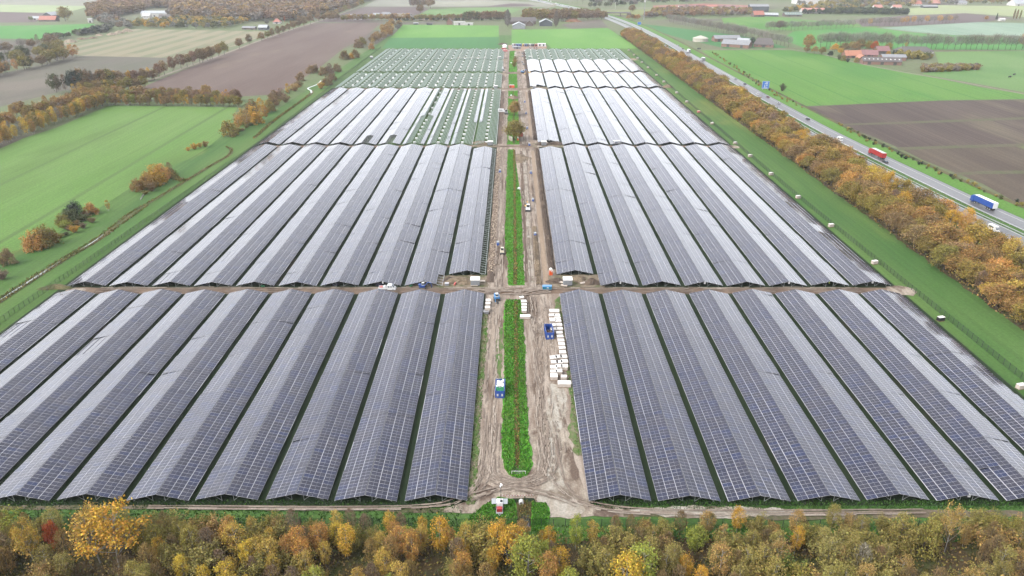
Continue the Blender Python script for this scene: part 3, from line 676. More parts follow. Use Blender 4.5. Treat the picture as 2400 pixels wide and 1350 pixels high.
def shape_birch(r, det):
    S, tips = limbs(r, 10, .3, 1.9, 11, .75, .11, .25)
    n_ = int(50); z = r.uniform(.26, 1.0, n_); rr = 2.0 * np.sin(np.clip((1 - z) / .74, 0, 1) ** .62 * math.pi * .86) * r.uniform(.35, 1, n_) ** .6
    an = r.uniform(0, 6.28, n_); cc = np.stack([np.cos(an) * rr, np.sin(an) * rr, z * 10], 1)
    k = int(56 * det); P = np.repeat(cc, k, 0) + r.normal(size=(n_ * k, 3)) * np.array([.34, .34, .5])
    return S, quads(P, .2 / math.sqrt(det), r)
def shape_twiggy(r, det):
    """nearly bare young tree: a haze of purple brown twigs with the last leaves"""
    S, tips = limbs(r, 10, .16, 1.9, 14, 1.15, .09, .3)
    n_ = int(640 * det); z = r.uniform(.12, 1.0, n_) ** .8; rr = 2.1 * np.sin(np.clip((1 - z) / .84, 0, 1) ** .7 * math.pi * .8) * r.uniform(.05, 1, n_) ** .5
    an = r.uniform(0, 6.28, n_); P = np.stack([np.cos(an) * rr, np.sin(an) * rr, z * 10], 1)
    up = np.stack([np.cos(an) * .5, np.sin(an) * .5, np.ones(n_)], 1)
    V, Q_ = quads(P, .95 / math.sqrt(det), r, .07, up)
    P2 = P[r.choice(n_, n_ // 2)] + r.normal(size=(n_ // 2, 3)) * .2; V2, Q2 = quads(P2, .22 / math.sqrt(det), r)
    return S, (np.vstack([V, V2]), np.vstack([Q_, Q2 + len(V)]))
def shape_bush(r, det):
    """many-stemmed feathery shrub: thin upright stems fanning from the foot, small leaves strung along them"""
    S, P, U = [], [], []
    for k in range(30):
        an = r.uniform(0, 6.28); sp = r.uniform(.1, 2.5); h = 4.6 * r.uniform(.72, 1.05) * (1 - .07 * sp ** 1.5)
        e = np.array([math.cos(an) * sp, math.sin(an) * sp, h]); m_ = e * [.45, .45, .5] + r.normal(size=3) * .12
        S += [((math.cos(an) * .2, math.sin(an) * .2, 0), m_, .035, .022), (m_, e, .022, .006)]
        n_ = int(104 * det); t = r.uniform(.12, 1.04, n_) ** .8; c = np.where(t[:, None] < .5, m_ * t[:, None] * 2, m_ + (e - m_) * (t[:, None] * 2 - 1))
        P.append(c + r.normal(size=(n_, 3)) * np.array([.3, .3, .26]) * (1.25 - .55 * t[:, None])); U.append(np.tile(e - m_, (n_, 1)))
    P = np.vstack(P); U = np.vstack(U)
    V, Q_ = quads(P, .17 / math.sqrt(det), r)
    i = r.choice(len(P), len(P) // 3); V2, Q2 = quads(P[i] + r.normal(size=(len(i), 3)) * .15, .5 / math.sqrt(det), r, .07, U[i] / 2.3 + r.normal(size=(len(i), 3)) * .4)
    return S, (np.vstack([V, V2]), np.vstack([Q_, Q2 + len(V)]))
def shape_shrub(r, det):
    """round bush tree with foliage right down to the ground"""
    S, tips = limbs(r, 8.6, .06, 4.0, 12, .55, .2)
    nc = 64; d = r.normal(size=(nc, 3)); d[:, 2] = np.abs(d[:, 2]) * 1.1 - .1; d /= np.linalg.norm(d, axis=1, keepdims=True)
    cc = d * (r.uniform(.4, 1.0, nc) ** .5)[:, None] * np.array([4.4, 4.4, 8.2]) * r.uniform(.8, 1.1, (nc, 1)) + [0, 0, 1.0]
    k = int(66 * det); P = np.repeat(cc, k, 0) + r.normal(size=(nc * k, 3)) * .62
    P = P[P[:, 2] > .05]
    return S, quads(P, .36 / math.sqrt(det), r)
def shape_bare(r, det):
    S, tips = limbs(r, 9, .32, 3.0, 13, 1.1, .17, .4)
    n_ = int(1300 * det); d = r.normal(size=(n_, 3)); d /= np.linalg.norm(d, axis=1, keepdims=True)
    P = d * (r.uniform(.25, 1, n_) ** .45)[:, None] * np.array([3.3, 3.3, 3.4]) + [0, 0, 6.6]
    up = d * .8 + [0, 0, .8]; V, Q_ = quads(P, 1.05 / math.sqrt(det), r, .04, up)
    return S, (V, Q_)
def shape_poplar(r, det):
    S, tips = limbs(r, 13, .12, 1.9, 16, 2.2, .2, .2)
    n_ = int(1900 * det); z = r.uniform(.14, 1, n_); rr = 2.5 * np.sin(np.clip((1 - z) / .86, 0, 1) ** .8 * math.pi * .8) * r.uniform(.1, 1, n_) ** .5
    an = r.uniform(0, 6.28, n_); P = np.stack([np.cos(an) * rr, np.sin(an) * rr, z * 14], 1); up = np.stack([np.cos(an) * .3, np.sin(an) * .3, np.ones(n_)], 1)
    return S, quads(P, 1.1 / math.sqrt(det), r, .09, up)
def shape_conifer(r, det):
    S = [((0, 0, -.2), (0, 0, 9.5), .2, .03)]
    n_ = int(1500 * det); z = r.uniform(.06, 1, n_); rr = 2.3 * (1 - z) ** .8 * r.uniform(.4, 1, n_) ** .5; an = r.uniform(0, 6.28, n_)
    return S, quads(np.stack([np.cos(an) * rr, np.sin(an) * rr, z * 10], 1), .45 / math.sqrt(det), r)
def shape_golden(r, det):
    """open crowned tree whose yellow leaves sit in separate sprays, pale limbs showing"""
    S, tips = limbs(r, 9.6, .2, 4.2, 15, .8, .17, .5)
    k = int(54 * det); P = np.repeat(tips, k, 0) + r.normal(size=(len(tips) * k, 3)) * np.array([.5, .5, .42])
    return S, quads(P, .27 / math.sqrt(det), r)
SHAPES = dict(shrub=shape_shrub, oak=shape_oak, birch=shape_birch, twiggy=shape_twiggy, bush=shape_bush, bare=shape_bare, poplar=shape_poplar, conifer=shape_conifer, golden=shape_golden)
TREES = {}
def proto(kind, near, v):
    key = (kind, near, v)
    if key in TREES: return TREES[key]
    r = np.random.default_rng(sum(map(ord, kind)) * 10 + v)
    det = {2: 1.0, 1: .45, 0: .16}[near]
    S, (V, Q_) = SHAPES[kind](r, det)
    bk = m_birch if kind in ('birch', 'golden') else m_bark
    BV, BQ = branch_mesh(S if near else S[:6], 5 if near == 2 else 3)
    if near == 2:
        TREES[key] = (npmesh('trunk', BV, BQ, [bk]), npmesh('crown', V, Q_, [m_leaf]))
    else:
        TREES[key] = npmesh(kind + '_tree', np.vstack([BV, V]), np.vstack([BQ, Q_ + len(BV)]), [bk, m_leaf], [0] * len(BQ) + [1] * len(Q_))
    return TREES[key]
NAME = dict(shrub='bush_tree', oak='oak_tree', birch='birch_tree', twiggy='young_tree', bush='bush', bare='bare_tree', poplar='poplar_tree', conifer='conifer_tree', golden='golden_tree')
CAT = dict(shrub='tree', oak='tree', birch='tree', twiggy='tree', bush='bush', bare='tree', poplar='tree', conifer='tree', golden='tree')
HT = dict(shrub=9.6, oak=9.7, birch=10.2, twiggy=10.2, bush=4.6, bare=10, poplar=14, conifer=10, golden=10)
def tree_name(kind, group):
    if kind == 'oak' and group:
        for k, nm in (('motorway belt', 'belt_tree'), ('avenue', 'oak_tree'), ('cross lane', 'lane_tree'), ('behind the barns', 'lane_tree'), ('left', 'broadleaf_tree'), ('between the fields', 'broadleaf_tree')):
            if k in group: return nm
        return 'round_tree'
    return NAME[kind] if group or kind != 'oak' else 'solitary_tree'
def plant(kind, p, h, col, label, group, near=0, wid=1.0, nv=4):
    v = int(rng.integers(nv)); s = h / HT[kind]; rz = rng.uniform(0, 6.28)
    j = rng.uniform(.84, 1.18); c = (col[0] * j * rng.uniform(.95, 1.05), col[1] * j, col[2] * j * rng.uniform(.9, 1.1), 1)
    sx = s * wid * rng.uniform(.9, 1.12)
    if near == 2:
        t, cr = proto(kind, 2, v)
        root = thing(tree_name(kind, group), label, CAT[kind], (p[0], p[1], 0), rz, group)
        root.scale = (sx, sx, s)
        link('trunk', t, root); o = link('crown', cr, root); o.color = c
        return root
    o = link(tree_name(kind, group), proto(kind, near, v)); o.location = (p[0], p[1], 0); o.rotation_euler = (0, 0, rz); o.scale = (sx, sx, s); o.color = c
    tag(o, label, CAT[kind], group, pos=(p[0], p[1], 0)); return o
K = .47
C_ = {n_: A(*c, K)[:3] for n_, c in dict(gold=(228, 178, 66), yellow=(238, 202, 76), orange=(212, 158, 84), rust=(160, 126, 98), olive=(158, 146, 72), khaki=(168, 154, 84), brown=(150, 126, 86),
      purple=(152, 128, 104), green=(122, 136, 66), lime=(170, 176, 72), tan=(186, 154, 92), grey=(158, 152, 140), moss=(104, 112, 70), dark=(58, 74, 56), straw=(208, 174, 84), red=(206, 104, 58), oakb=(160, 132, 88), oako=(184, 146, 84), oakg=(164, 144, 72), twig=(150, 140, 128), silver=(150, 150, 138)).items()}
CW = dict(gold='golden', yellow='bright yellow', orange='orange', rust='rust brown', olive='olive', khaki='khaki', brown='dun', purple='purplish', green='green', lime='lime green', tan='tan', grey='grey', moss='moss green', dark='dark green', straw='straw coloured', red='red orange', oakb='brown', oako='amber brown', oakg='olive gold', twig='grey brown', silver='silver grey')
KW = dict(shrub='round bush tree', oak='broad tree', birch='slender birch', twiggy='thin bare tree', bush='bushy shrub', bare='leafless tree', poplar='tall poplar', conifer='conifer', golden='open crowned tree')
def size_word(kind, h):
    b = HT[kind] if kind != 'bush' else 4.6
    return 'tall' if h > b * .98 else ('small' if h < b * .72 else 'middling')
# -- front wood along the bottom of the picture
def landmark(px):
    xs = [((20 + (table_x(1, k) * 1665 / 155)) + 1199, f'{ORD[k]} right table') for k in range(8)] + [((table_x(-1, k) * 1665 / 155) + 1199, f'{ORD[k]} left table') for k in range(8)]
    if 1110 < px < 1300: return 'the site entrance'
    return min(xs, key=lambda q: abs(q[0] - px))[1]
SPECIAL = ((278, 1330, 'golden', 14.0, 'gold', 1.05, 'big open crowned golden tree rising above the front wood at left'), (235, 1320, 'golden', 12.5, 'straw', .8, 'pale gold open crowned tree beside the big golden tree'),
        (85, 1330, 'golden', 11.0, 'straw', .6, 'pale straw yellow tree with bare limbs, far left of front wood'), (135, 1290, 'oak', 7.5, 'red', .5, 'small tree with red orange crown in the left front wood'),
        (436, 1372, 'birch', 7.4, 'yellow', 1.0, 'brilliant yellow little birch low in the left front wood'), (483, 1384, 'birch', 6.4, 'yellow', .9, 'smaller bright yellow birch right of the brilliant one'), (536, 1384, 'birch', 7, 'yellow', 1.3, 'round bright yellow birch, third of the yellow trio'),
        (1196, 1330, 'golden', 9.8, 'gold', .7, 'golden tree in front of the camera trailer'), (1235, 1368, 'birch', 11.2, 'lime', 1.5, 'leafy lime yellow tree below the concrete pipe'), (1030, 1300, 'birch', 9.6, 'gold', 1.0, 'tall golden birch left of the camera trailer'),
        (815, 1310, 'birch', 9.0, 'gold', 1.1, 'golden birch below the third left table'), (1348, 1290, 'birch', 9, 'lime', .8, 'thin lime yellow birch at the pale sand patch'), (1462, 1400, 'birch', 10.5, 'yellow', 1.3, 'bright yellow birch in the right front wood'), (1500, 1385, 'birch', 11, 'lime', 1.2, 'lime birch beside the bright yellow birch'),
        (1860, 1300, 'birch', 7.4, 'gold', .9, 'small golden birch below the fourth right table'), (1622, 1290, 'bush', 6.5, 'lime', .8, 'pale lime bush at the fence below the third right table'), (2212, 1295, 'golden', 11.5, 'tan', .55, 'slim nearly bare pale tree in front of the seventh right table'),
        (2100, 1292, 'shrub', 9.0, 'khaki', .8, 'large khaki bush hiding the fence at right'), (2160, 1296, 'shrub', 8.4, 'olive', .8, 'large olive bush beside the khaki bush at right'), (1635, 1392, 'birch', 7, 'gold', 1.0, 'golden birch at the bottom edge, right of the middle'), (740, 1400, 'birch', 7, 'lime', 1.3, 'lime birch at the bottom edge, left of the middle'))
SPOTS = [(*G(s[0], s[1]).to_2d(), s[3]) for s in SPECIAL]
def front_wood():
    pts = []
    y = 88.0; row = 0
    while y < 113.5:
        x = -105 - (y - 88) * .4; step = 3.5
        while x < 105 + (y - 88) * .4:
            pts.append((x + rng.uniform(-1.7, 1.7), y + rng.uniform(-1.3, 1.3), row)); x += step * rng.uniform(.85, 1.2)
        y += 3.1; row += 1
    for x, y, row in pts:
        px, py = PX(x, y, 5); f = px / 2400
        if any(abs(x - sx) < 2.0 + .12 * sh and sy - 9 - .2 * sh < y < sy + 1.6 for sx, sy, sh in SPOTS): continue
        if y > 111.8 and 1040 < px < 1420 : continue
        edge = y > 108
        u = rng.random()
        if f < .2:
            kind, col = [('bush', 'khaki'), ('bush', 'olive'), ('birch', 'khaki'), ('bush', 'lime'), ('twiggy', 'brown'), ('birch', 'gold'), ('bush', 'tan'), ('birch', 'olive'), ('twiggy', 'tan')][int(rng.choice(9, p=[.14, .12, .2, .05, .13, .06, .06, .15, .09]))]
        elif f < .36:
            kind, col = [('bush', 'khaki'), ('twiggy', 'purple'), ('birch', 'orange'), ('birch', 'yellow'), ('bush', 'olive'), ('birch', 'straw'), ('bush', 'tan')][int(rng.choice(7, p=[.14, .2, .17, .06, .13, .21, .09]))]
        elif f < .58:
            kind, col = [('birch', 'orange'), ('birch', 'gold'), ('twiggy', 'purple'), ('twiggy', 'tan'), ('birch', 'lime'), ('bush', 'khaki'), ('birch', 'straw')][int(rng.choice(7, p=[.17, .13, .22, .18, .08, .06, .16]))]
        else:
            kind, col = [('bush', 'khaki'), ('bush', 'olive'), ('twiggy', 'brown'), ('twiggy', 'grey'), ('bush', 'tan'), ('birch', 'gold'), ('birch', 'tan'), ('bush', 'green'), ('birch', 'khaki')][int(rng.choice(9, p=[.19, .1, .17, .02, .09, .03, .13, .02, .25]))]
        if kind == 'bush': h = rng.uniform(5.0, 7.4)
        else: h = rng.uniform(6.4, 9.0)
        hmax = 110 - (y) * .90 + 3.6           # the wood thins and lowers towards the fence
        if edge: h *= rng.uniform(.55, .85) if f > .5 else rng.uniform(.7, .95)
        lab = f'{size_word(kind, h)} {CW[col]} {KW[kind]} in front wood {["bottom edge", "lower rows", "lower rows", "middle rows", "middle rows", "upper rows", "upper rows", "fence side"][min(7, row)]}, below {landmark(px)}'
        plant(kind, (x, y), h, C_[col], lab, 'trees and bushes of the front wood', 2, 1.25 if kind == 'bush' else 1.08, 6)
front_wood()
for px, py, kind, h, col, wd, txt in SPECIAL:
    plant(kind, G(px, py), h, C_[col], txt, None, 2, wd, 6)
# leaf litter and low undergrowth below the front wood
m_litter = ground('leaf litter', A(122, 102, 70), A(96, 84, 58), .3, 0, 1, 1.6, A(104, 110, 62), .12, bump=.2)
wsheet('woodland_floor', ragged([(-140, 60), (150, 60), (150, 112.2), (60, 111), (20, 112), (8, 110.5), (-10, 112), (-60, 113.6), (-140, 114)], .9, 3, 4), .05, m_litter, 'leaf covered floor of the front wood')
n_ = 26000; P = np.stack([rng.uniform(-115, 120, n_), rng.uniform(82, 113, n_), np.abs(rng.normal(0, .8, n_)) + .1], 1)
V, Q_ = quads(P, .42, rng); me = npmesh('undergrowth', V, Q_, [m_mass]); ca = me.attributes.new('hue', 'FLOAT_COLOR', 'FACE')
pal = np.array([C_[c] for c in ('khaki', 'olive', 'brown', 'tan', 'moss')]); cc = np.ones((n_, 4), np.float32); cc[:, :3] = pal[rng.integers(5, size=n_)] * .85; ca.data.foreach_set('color', cc.ravel())
o = link('undergrowth', me); o['kind'] = 'stuff'; o['label'] = 'low brambles and fallen leaves between the front trees'
# -- belt between the solar park and the motorway
def belt():
    rows = ((168.5, 8.4), (174, 10.2), (180, 10.8), (186, 10.6), (191.5, 9.6))
    for ri, (x0, h0) in enumerate(rows):
        y = 150.0 + ri * 1.7
        while y < 1160:
            sp = (6.9 if y < 420 else 8.2 if y < 700 else 10.5) * (1 + .1 * ri)
            x = x0 + rng.uniform(-1.4, 1.4) + (5 if y < 330 and ri >= 3 else 0)
            px, py = PX(x, y, 4)
            if px < 2440:
                g_ = max(0, min(1, (520 - y) / 320))
                u = rng.random()
                if ri >= 2 and u < .16 + .3 * g_: kind, col = 'birch', ['gold', 'yellow', 'straw', 'orange'][int(rng.choice(4, p=[.4, .15, .25, .2]))]
                elif u < .9: kind, col = 'oak', ['oakb', 'oako', 'oakg', 'orange', 'straw', 'olive'][int(rng.choice(6, p=[.26 - .1 * g_, .26 + .04 * g_, .26, .08 + .03 * g_, .06 + .03 * g_, .08]))]
                else: kind, col = 'twiggy', ['purple', 'tan'][int(rng.integers(2))]
                h = h0 * rng.uniform(.72, 1.22) * (1.1 if kind == 'birch' else 1)
                pos = 'beside ' + ['nearest block', 'second block', 'third block', 'fourth block', 'fifth block', 'last block', 'green field'][0 if y < 232 else 1 if y < 448 else 2 if y < 663 else 3 if y < 760 else 4 if y < 858 else 5 if y < 970 else 6]
                lab = f'{size_word(kind, h)} {CW[col]} {KW[kind]} in motorway belt {["field side", "inner row", "middle row", "rear row", "road side"][ri]}, {pos}'
                plant(kind, (x, y), h, C_[col], lab, 'trees of the motorway belt', 2 if y < 470 else 1, 1.32 if kind == 'oak' else 1.4, 4)
            y += sp * rng.uniform(.75, 1.25)
belt()
# undergrowth at the foot of the belt
n_ = 16000; yy = rng.uniform(150, 1100, n_) ** 1.0; P = np.stack([rng.uniform(164.5, 190, n_), yy, np.abs(rng.normal(0, .9, n_)) + .1], 1)
V, Q_ = quads(P, .7, rng); me = npmesh('undergrowth', V, Q_, [m_mass]); ca = me.attributes.new('hue', 'FLOAT_COLOR', 'FACE')
pal = np.array([C_[c] for c in ('brown', 'olive', 'brown', 'tan', 'moss')]); cc = np.ones((n_, 4), np.float32); cc[:, :3] = pal[rng.integers(5, size=n_)] * .8; ca.data.foreach_set('color', cc.ravel())
o = link('undergrowth', me); o['kind'] = 'stuff'; o['label'] = 'low scrub at the foot of the motorway belt'
wsheet('woodland_floor', ragged([(165.5, 100), (194, 100), (194, 1140), (165.5, 1140)], .8, 5, 14), .055, m_litter, 'leaf covered floor of the motorway belt')
# -- belts and clumps on the left, along pixel lines
def line(p0, p1, n_, picks, hr, spread, where, group, near=1, wid=1.0):
    for k in range(n_):
        t = (k + rng.uniform(.2, .8)) / n_; a, b_ = G(*p0), G(*p1); p = a + (b_ - a) * t
        p = (p.x + rng.uniform(-spread, spread), p.y + rng.uniform(-spread, spread))
        kind, col = picks[int(rng.integers(len(picks)))]; h = rng.uniform(*hr) * (HT[kind] / 10 if kind == 'bush' else 1)
        plant(kind, p, h, C_[col], f'{size_word(kind, h)} {CW[col]} {KW[kind]} {where}', group, near, wid)
LB = [('birch', 'gold'), ('birch', 'gold'), ('birch', 'yellow'), ('birch', 'straw'), ('birch', 'yellow'), ('oak', 'oakg'), ('birch', 'olive'), ('twiggy', 'grey'), ('birch', 'orange')]
LO = [('oak', 'oako'), ('oak', 'oakb'), ('oak', 'oakg'), ('twiggy', 'tan'), ('oak', 'oako')]
line((-80, 372), (248, 246), 52, LB, (8.5, 11.5), 2.5, 'at the front of the left wood edge', 'trees of the left wood')
line((-80, 352), (262, 240), 44, LB, (8.5, 11.5), 3, 'in the middle of the left wood', 'trees of the left wood')
line((-80, 330), (240, 236), 34, LO, (8.5, 12), 3.5, 'at the back of the left wood', 'trees of the left wood')
line((-80, 308), (200, 232), 14, LO, (8, 11), 4, 'behind the left wood', 'trees of the left wood')
ML = [('oak', 'oakb'), ('birch', 'gold'), ('birch', 'straw'), ('oak', 'olive'), ('birch', 'orange'), ('oak', 'oakg'), ('twiggy', 'brown'), ('birch', 'lime')]
line((250, 247), (566, 250), 46, ML, (7.5, 10), 2.5, 'in the field boundary row', 'trees of the row between the fields')
line((236, 238), (568, 238), 40, [('oak', 'oakb'), ('oak', 'brown'), ('oak', 'olive'), ('birch', 'orange'), ('oak', 'rust')], (7.5, 10), 3, 'at back of field boundary row', 'trees of the row between the fields')
line((240, 226), (500, 228), 12, LO + [('birch', 'gold')], (7.5, 10), 3, 'behind the row between the fields', 'trees of the row between the fields')
line((145, 216), (255, 206), 16, [('twiggy', 'grey'), ('oak', 'moss'), ('oak', 'olive'), ('twiggy', 'purple'), ('oak', 'dark'), ('oak', 'oakb')], (14, 19), 6, 'in the tall clump left of the avenue', 'trees of the tall left clump', 1, .85)
line((170, 226), (330, 208), 16, [('oak', 'oakb'), ('oak', 'olive'), ('birch', 'straw')], (9, 12), 4, 'under the tall clump left of the avenue', 'trees of the tall left clump')
line((250, 200), (372, 186), 14, [('oak', 'oakb'), ('oak', 'rust'), ('birch', 'gold')], (9, 12), 4, 'at the lower end of the oak avenue', 'trees of the lower avenue end')
line((-60, 190), (182, 132), 24, [('oak', 'moss'), ('oak', 'olive'), ('oak', 'brown'), ('oak', 'oakb'), ('birch', 'orange')], (10, 15), 5, 'in the dark copse at the left edge', 'trees of the left copse', 1, 1.2)
line((-60, 168), (140, 118), 18, [('oak', 'moss'), ('oak', 'olive'), ('oak', 'khaki')], (10, 15), 6, 'in the middle of the left copse', 'trees of the left copse', 1, 1.2)
line((-60, 142), (100, 104), 14, [('twiggy', 'purple'), ('oak', 'brown'), ('bare', 'grey')], (10, 14), 6, 'at the back of the left copse', 'trees of the left copse', 1, 1.2)
plant('oak', G(170, 132), 7, C_['red'], 'red orange tree at the right tip of the left copse', None, 1, .9)
# single clumps on the verge by the ditch
for i, (px, py, kind, h, col, txt) in enumerate(((80, 585, 'shrub', 6.4, 'orange', 'orange round bush tree on the left verge, nearest of its pair'), (108, 575, 'shrub', 7.6, 'oakg', 'olive gold round tree behind the orange one on the verge'), (20, 620, 'shrub', 5.4, 'brown', 'small dull brown tree at the left picture edge'), (5, 655, 'bush', 3.2, 'purple', 'low purplish scrub at the left picture edge'),
        (213, 502, 'shrub', 4.8, 'orange', 'bright orange bush at the right of the verge thicket'), (165, 520, 'shrub', 5.6, 'moss', 'dark moss green bush in the verge thicket'), (150, 530, 'shrub', 5.2, 'olive', 'olive bush in the verge thicket'), (175, 508, 'shrub', 6.0, 'dark', 'dark green bush at the back of the verge thicket'), (152, 536, 'bush', 3.4, 'lime', 'yellow green bush in front of the verge thicket'), (174, 545, 'bush', 2.8, 'gold', 'small golden bush below the verge thicket'), (195, 535, 'bush', 2.2, 'purple', 'low grey purple scrub in the verge thicket'), (215, 522, 'bush', 2.2, 'brown', 'low brown scrub below the orange bush'),
        (254, 495, 'birch', 4.4, 'straw', 'thin straw coloured birch on the verge'), (365, 432, 'shrub', 8.2, 'gold', 'big golden tree of the ditch clump'), (345, 440, 'shrub', 6.6, 'oako', 'amber tree at the left of the ditch clump'), (322, 448, 'shrub', 5.8, 'oako', 'small amber tree at the far left of the ditch clump'), (380, 420, 'shrub', 7.4, 'orange', 'orange tree at the back of the ditch clump'), (398, 410, 'twiggy', 6, 'brown', 'brown thin tree at the right of the ditch clump'), (355, 448, 'bush', 4.0, 'brown', 'brown scrub below the ditch clump'),
        (455, 350, 'bush', 3.2, 'gold', 'golden scrub patch on the verge'), (480, 344, 'bush', 3.2, 'tan', 'tan scrub patch on the verge'), (468, 346, 'bush', 2.6, 'straw', 'straw scrub in the verge patch'), (440, 354, 'bush', 2.2, 'gold', 'low golden scrub at the tip of the verge patch'),
        (538, 318, 'shrub', 9, 'oakg', 'olive gold tree at the near end of the birch clump'), (560, 306, 'birch', 9, 'orange', 'orange birch in the birch clump by the ditch'), (580, 300, 'birch', 10, 'tan', 'pale tan birch in the birch clump by the ditch'), (598, 290, 'shrub', 10, 'gold', 'big golden tree of the birch clump'), (622, 280, 'birch', 8, 'orange', 'orange tree at the right of the birch clump'), (570, 290, 'shrub', 9, 'oakg', 'olive gold tree at the back of the birch clump'), (612, 268, 'birch', 10, 'gold', 'golden birch behind the birch clump'), (630, 262, 'shrub', 8, 'oakg', 'olive tree behind the birch clump'), (590, 262, 'shrub', 8, 'oakb', 'brown tree behind the birch clump'),
        (640, 248, 'shrub', 7, 'oakb', 'brown tree above the birch clump'), (656, 232, 'shrub', 7, 'rust', 'rust tree on the verge near the plough'), (675, 222, 'birch', 7.6, 'gold', 'golden tree on the verge near the plough'), (690, 214, 'bush', 6, 'tan', 'tan bush on the verge near the plough'), (640, 235, 'shrub', 6.6, 'oakb', 'brown bush tree on the verge near the plough'), (668, 240, 'bush', 5.4, 'brown', 'brown bush between ditch and plough'), (700, 205, 'bush', 5, 'brown', 'brown bush at the end of the verge thicket'),
        (703, 190, 'shrub', 7, 'oakb', 'brown solitary tree left of the stream bend'), (727, 172, 'shrub', 7.4, 'oakb', 'brown round tree, left of a pair by the plough'), (737, 170, 'shrub', 7, 'oakb', 'brown round tree, right of a pair by the plough'), (752, 208, 'bush', 5, 'gold', 'golden bush right of the stream bend'), (765, 200, 'shrub', 7, 'brown', 'brown tree right of the stream bend'), (778, 190, 'shrub', 7, 'rust', 'rust tree right of the stream bend'), (770, 172, 'shrub', 8, 'purple', 'purple brown tree above the stream bend'), (790, 168, 'shrub', 7.5, 'oakb', 'brown tree right of the purple one'), (758, 176, 'shrub', 7, 'oakb', 'brown tree left of the purple one'),
        (806, 140, 'shrub', 9, 'brown', 'brown tree at the left end of the upper thicket'), (822, 138, 'shrub', 6, 'gold', 'golden tree in the upper thicket'), (832, 135, 'shrub', 8, 'brown', 'dark brown tree in the upper thicket'), (840, 112, 'shrub', 9, 'brown', 'brown tree left of the frame field'), (850, 106, 'shrub', 9, 'olive', 'olive tree left of the frame field'), (870, 116, 'shrub', 7, 'orange', 'orange tree at the corner of the deep green crop'))):
    plant(kind, G(px, py), h * 1.22, C_[col], txt, None, 2 if py > 400 else 1, 1.15 if kind != 'bush' else 1.35)
for k, (px, py) in enumerate([(130 + 9 * j + rng.uniform(-6, 6), 562 - 7.0 * j + rng.uniform(-5, 5)) for j in range(11)] + [(340 + 8 * j, 455 - 6 * j + rng.uniform(-3, 3)) for j in range(7)] + [(550 + 9 * j, 316 - 6 * j + rng.uniform(-3, 3)) for j in range(9)] + [(640 + 7 * j, 252 - 6.6 * j) for j in range(9)]):
    c = ['brown', 'olive', 'moss', 'purple', 'khaki'][k % 5]; wh = 'under the verge thicket' if k < 11 else 'under the ditch clump' if k < 18 else 'under the birch clump' if k < 27 else 'on the verge by the plough'
    plant('bush', G(px, py), rng.uniform(1.6, 3.0), C_[c], f'low {CW[c]} scrub {wh}', 'scrub bushes on the left verge', 2 if py > 400 else 1, 2.0)
line((868, 110), (940, 60), 16, [('oak', 'oakb'), ('oak', 'oako'), ('oak', 'silver'), ('birch', 'straw'), ('oak', 'brown'), ('oak', 'silver')], (9, 13), 6, 'in the hedge beside the yellow green field', 'trees beside the yellow green field', 0, 1.1)
line((884, 94), (918, 58), 9, [('oak', 'oakb'), ('oak', 'oako'), ('oak', 'tan')], (9, 12), 6, 'at the far end of that field hedge', 'trees beside the yellow green field', 0, 1.1)
# oak avenue along the farm lane
for i, (px, py, h, col) in enumerate(((404, 168, 15, 'rust'), (424, 161, 15, 'rust'), (438, 157, 14, 'oakb'), (452, 153, 15, 'rust'), (468, 149, 16, 'brown'), (474, 147, 15, 'oakb'), (485, 143, 14, 'oakb'), (492, 141, 15, 'brown'), (497, 139, 15, 'oakb'), (511, 132, 14, 'oako'), (525, 128, 15, 'olive'), (561, 115, 14, 'oakb'), (584, 104, 13, 'brown'), (613, 97, 12, 'oakb'), (627, 91, 11, 'olive'), (637, 88, 13, 'brown'), (651, 84, 14, 'oakb'), (663, 79, 12, 'brown'), (675, 75, 13, 'brown'), (687, 71, 15, 'oakb'), (700, 66, 16, 'brown'), (712, 62, 17, 'brown'), (727, 57, 18, 'brown'), (385, 176, 14, 'oakb'), (372, 181, 13, 'rust'))):
    plant('oak', G(px, py), h, C_[col], f'{CW[col]} oak on the lane avenue, {"lower stretch" if i < 7 or i > 22 else "middle stretch" if i < 13 else "upper stretch"}', 'oaks of the lane avenue', 1, .8 if h > 12 else .9)
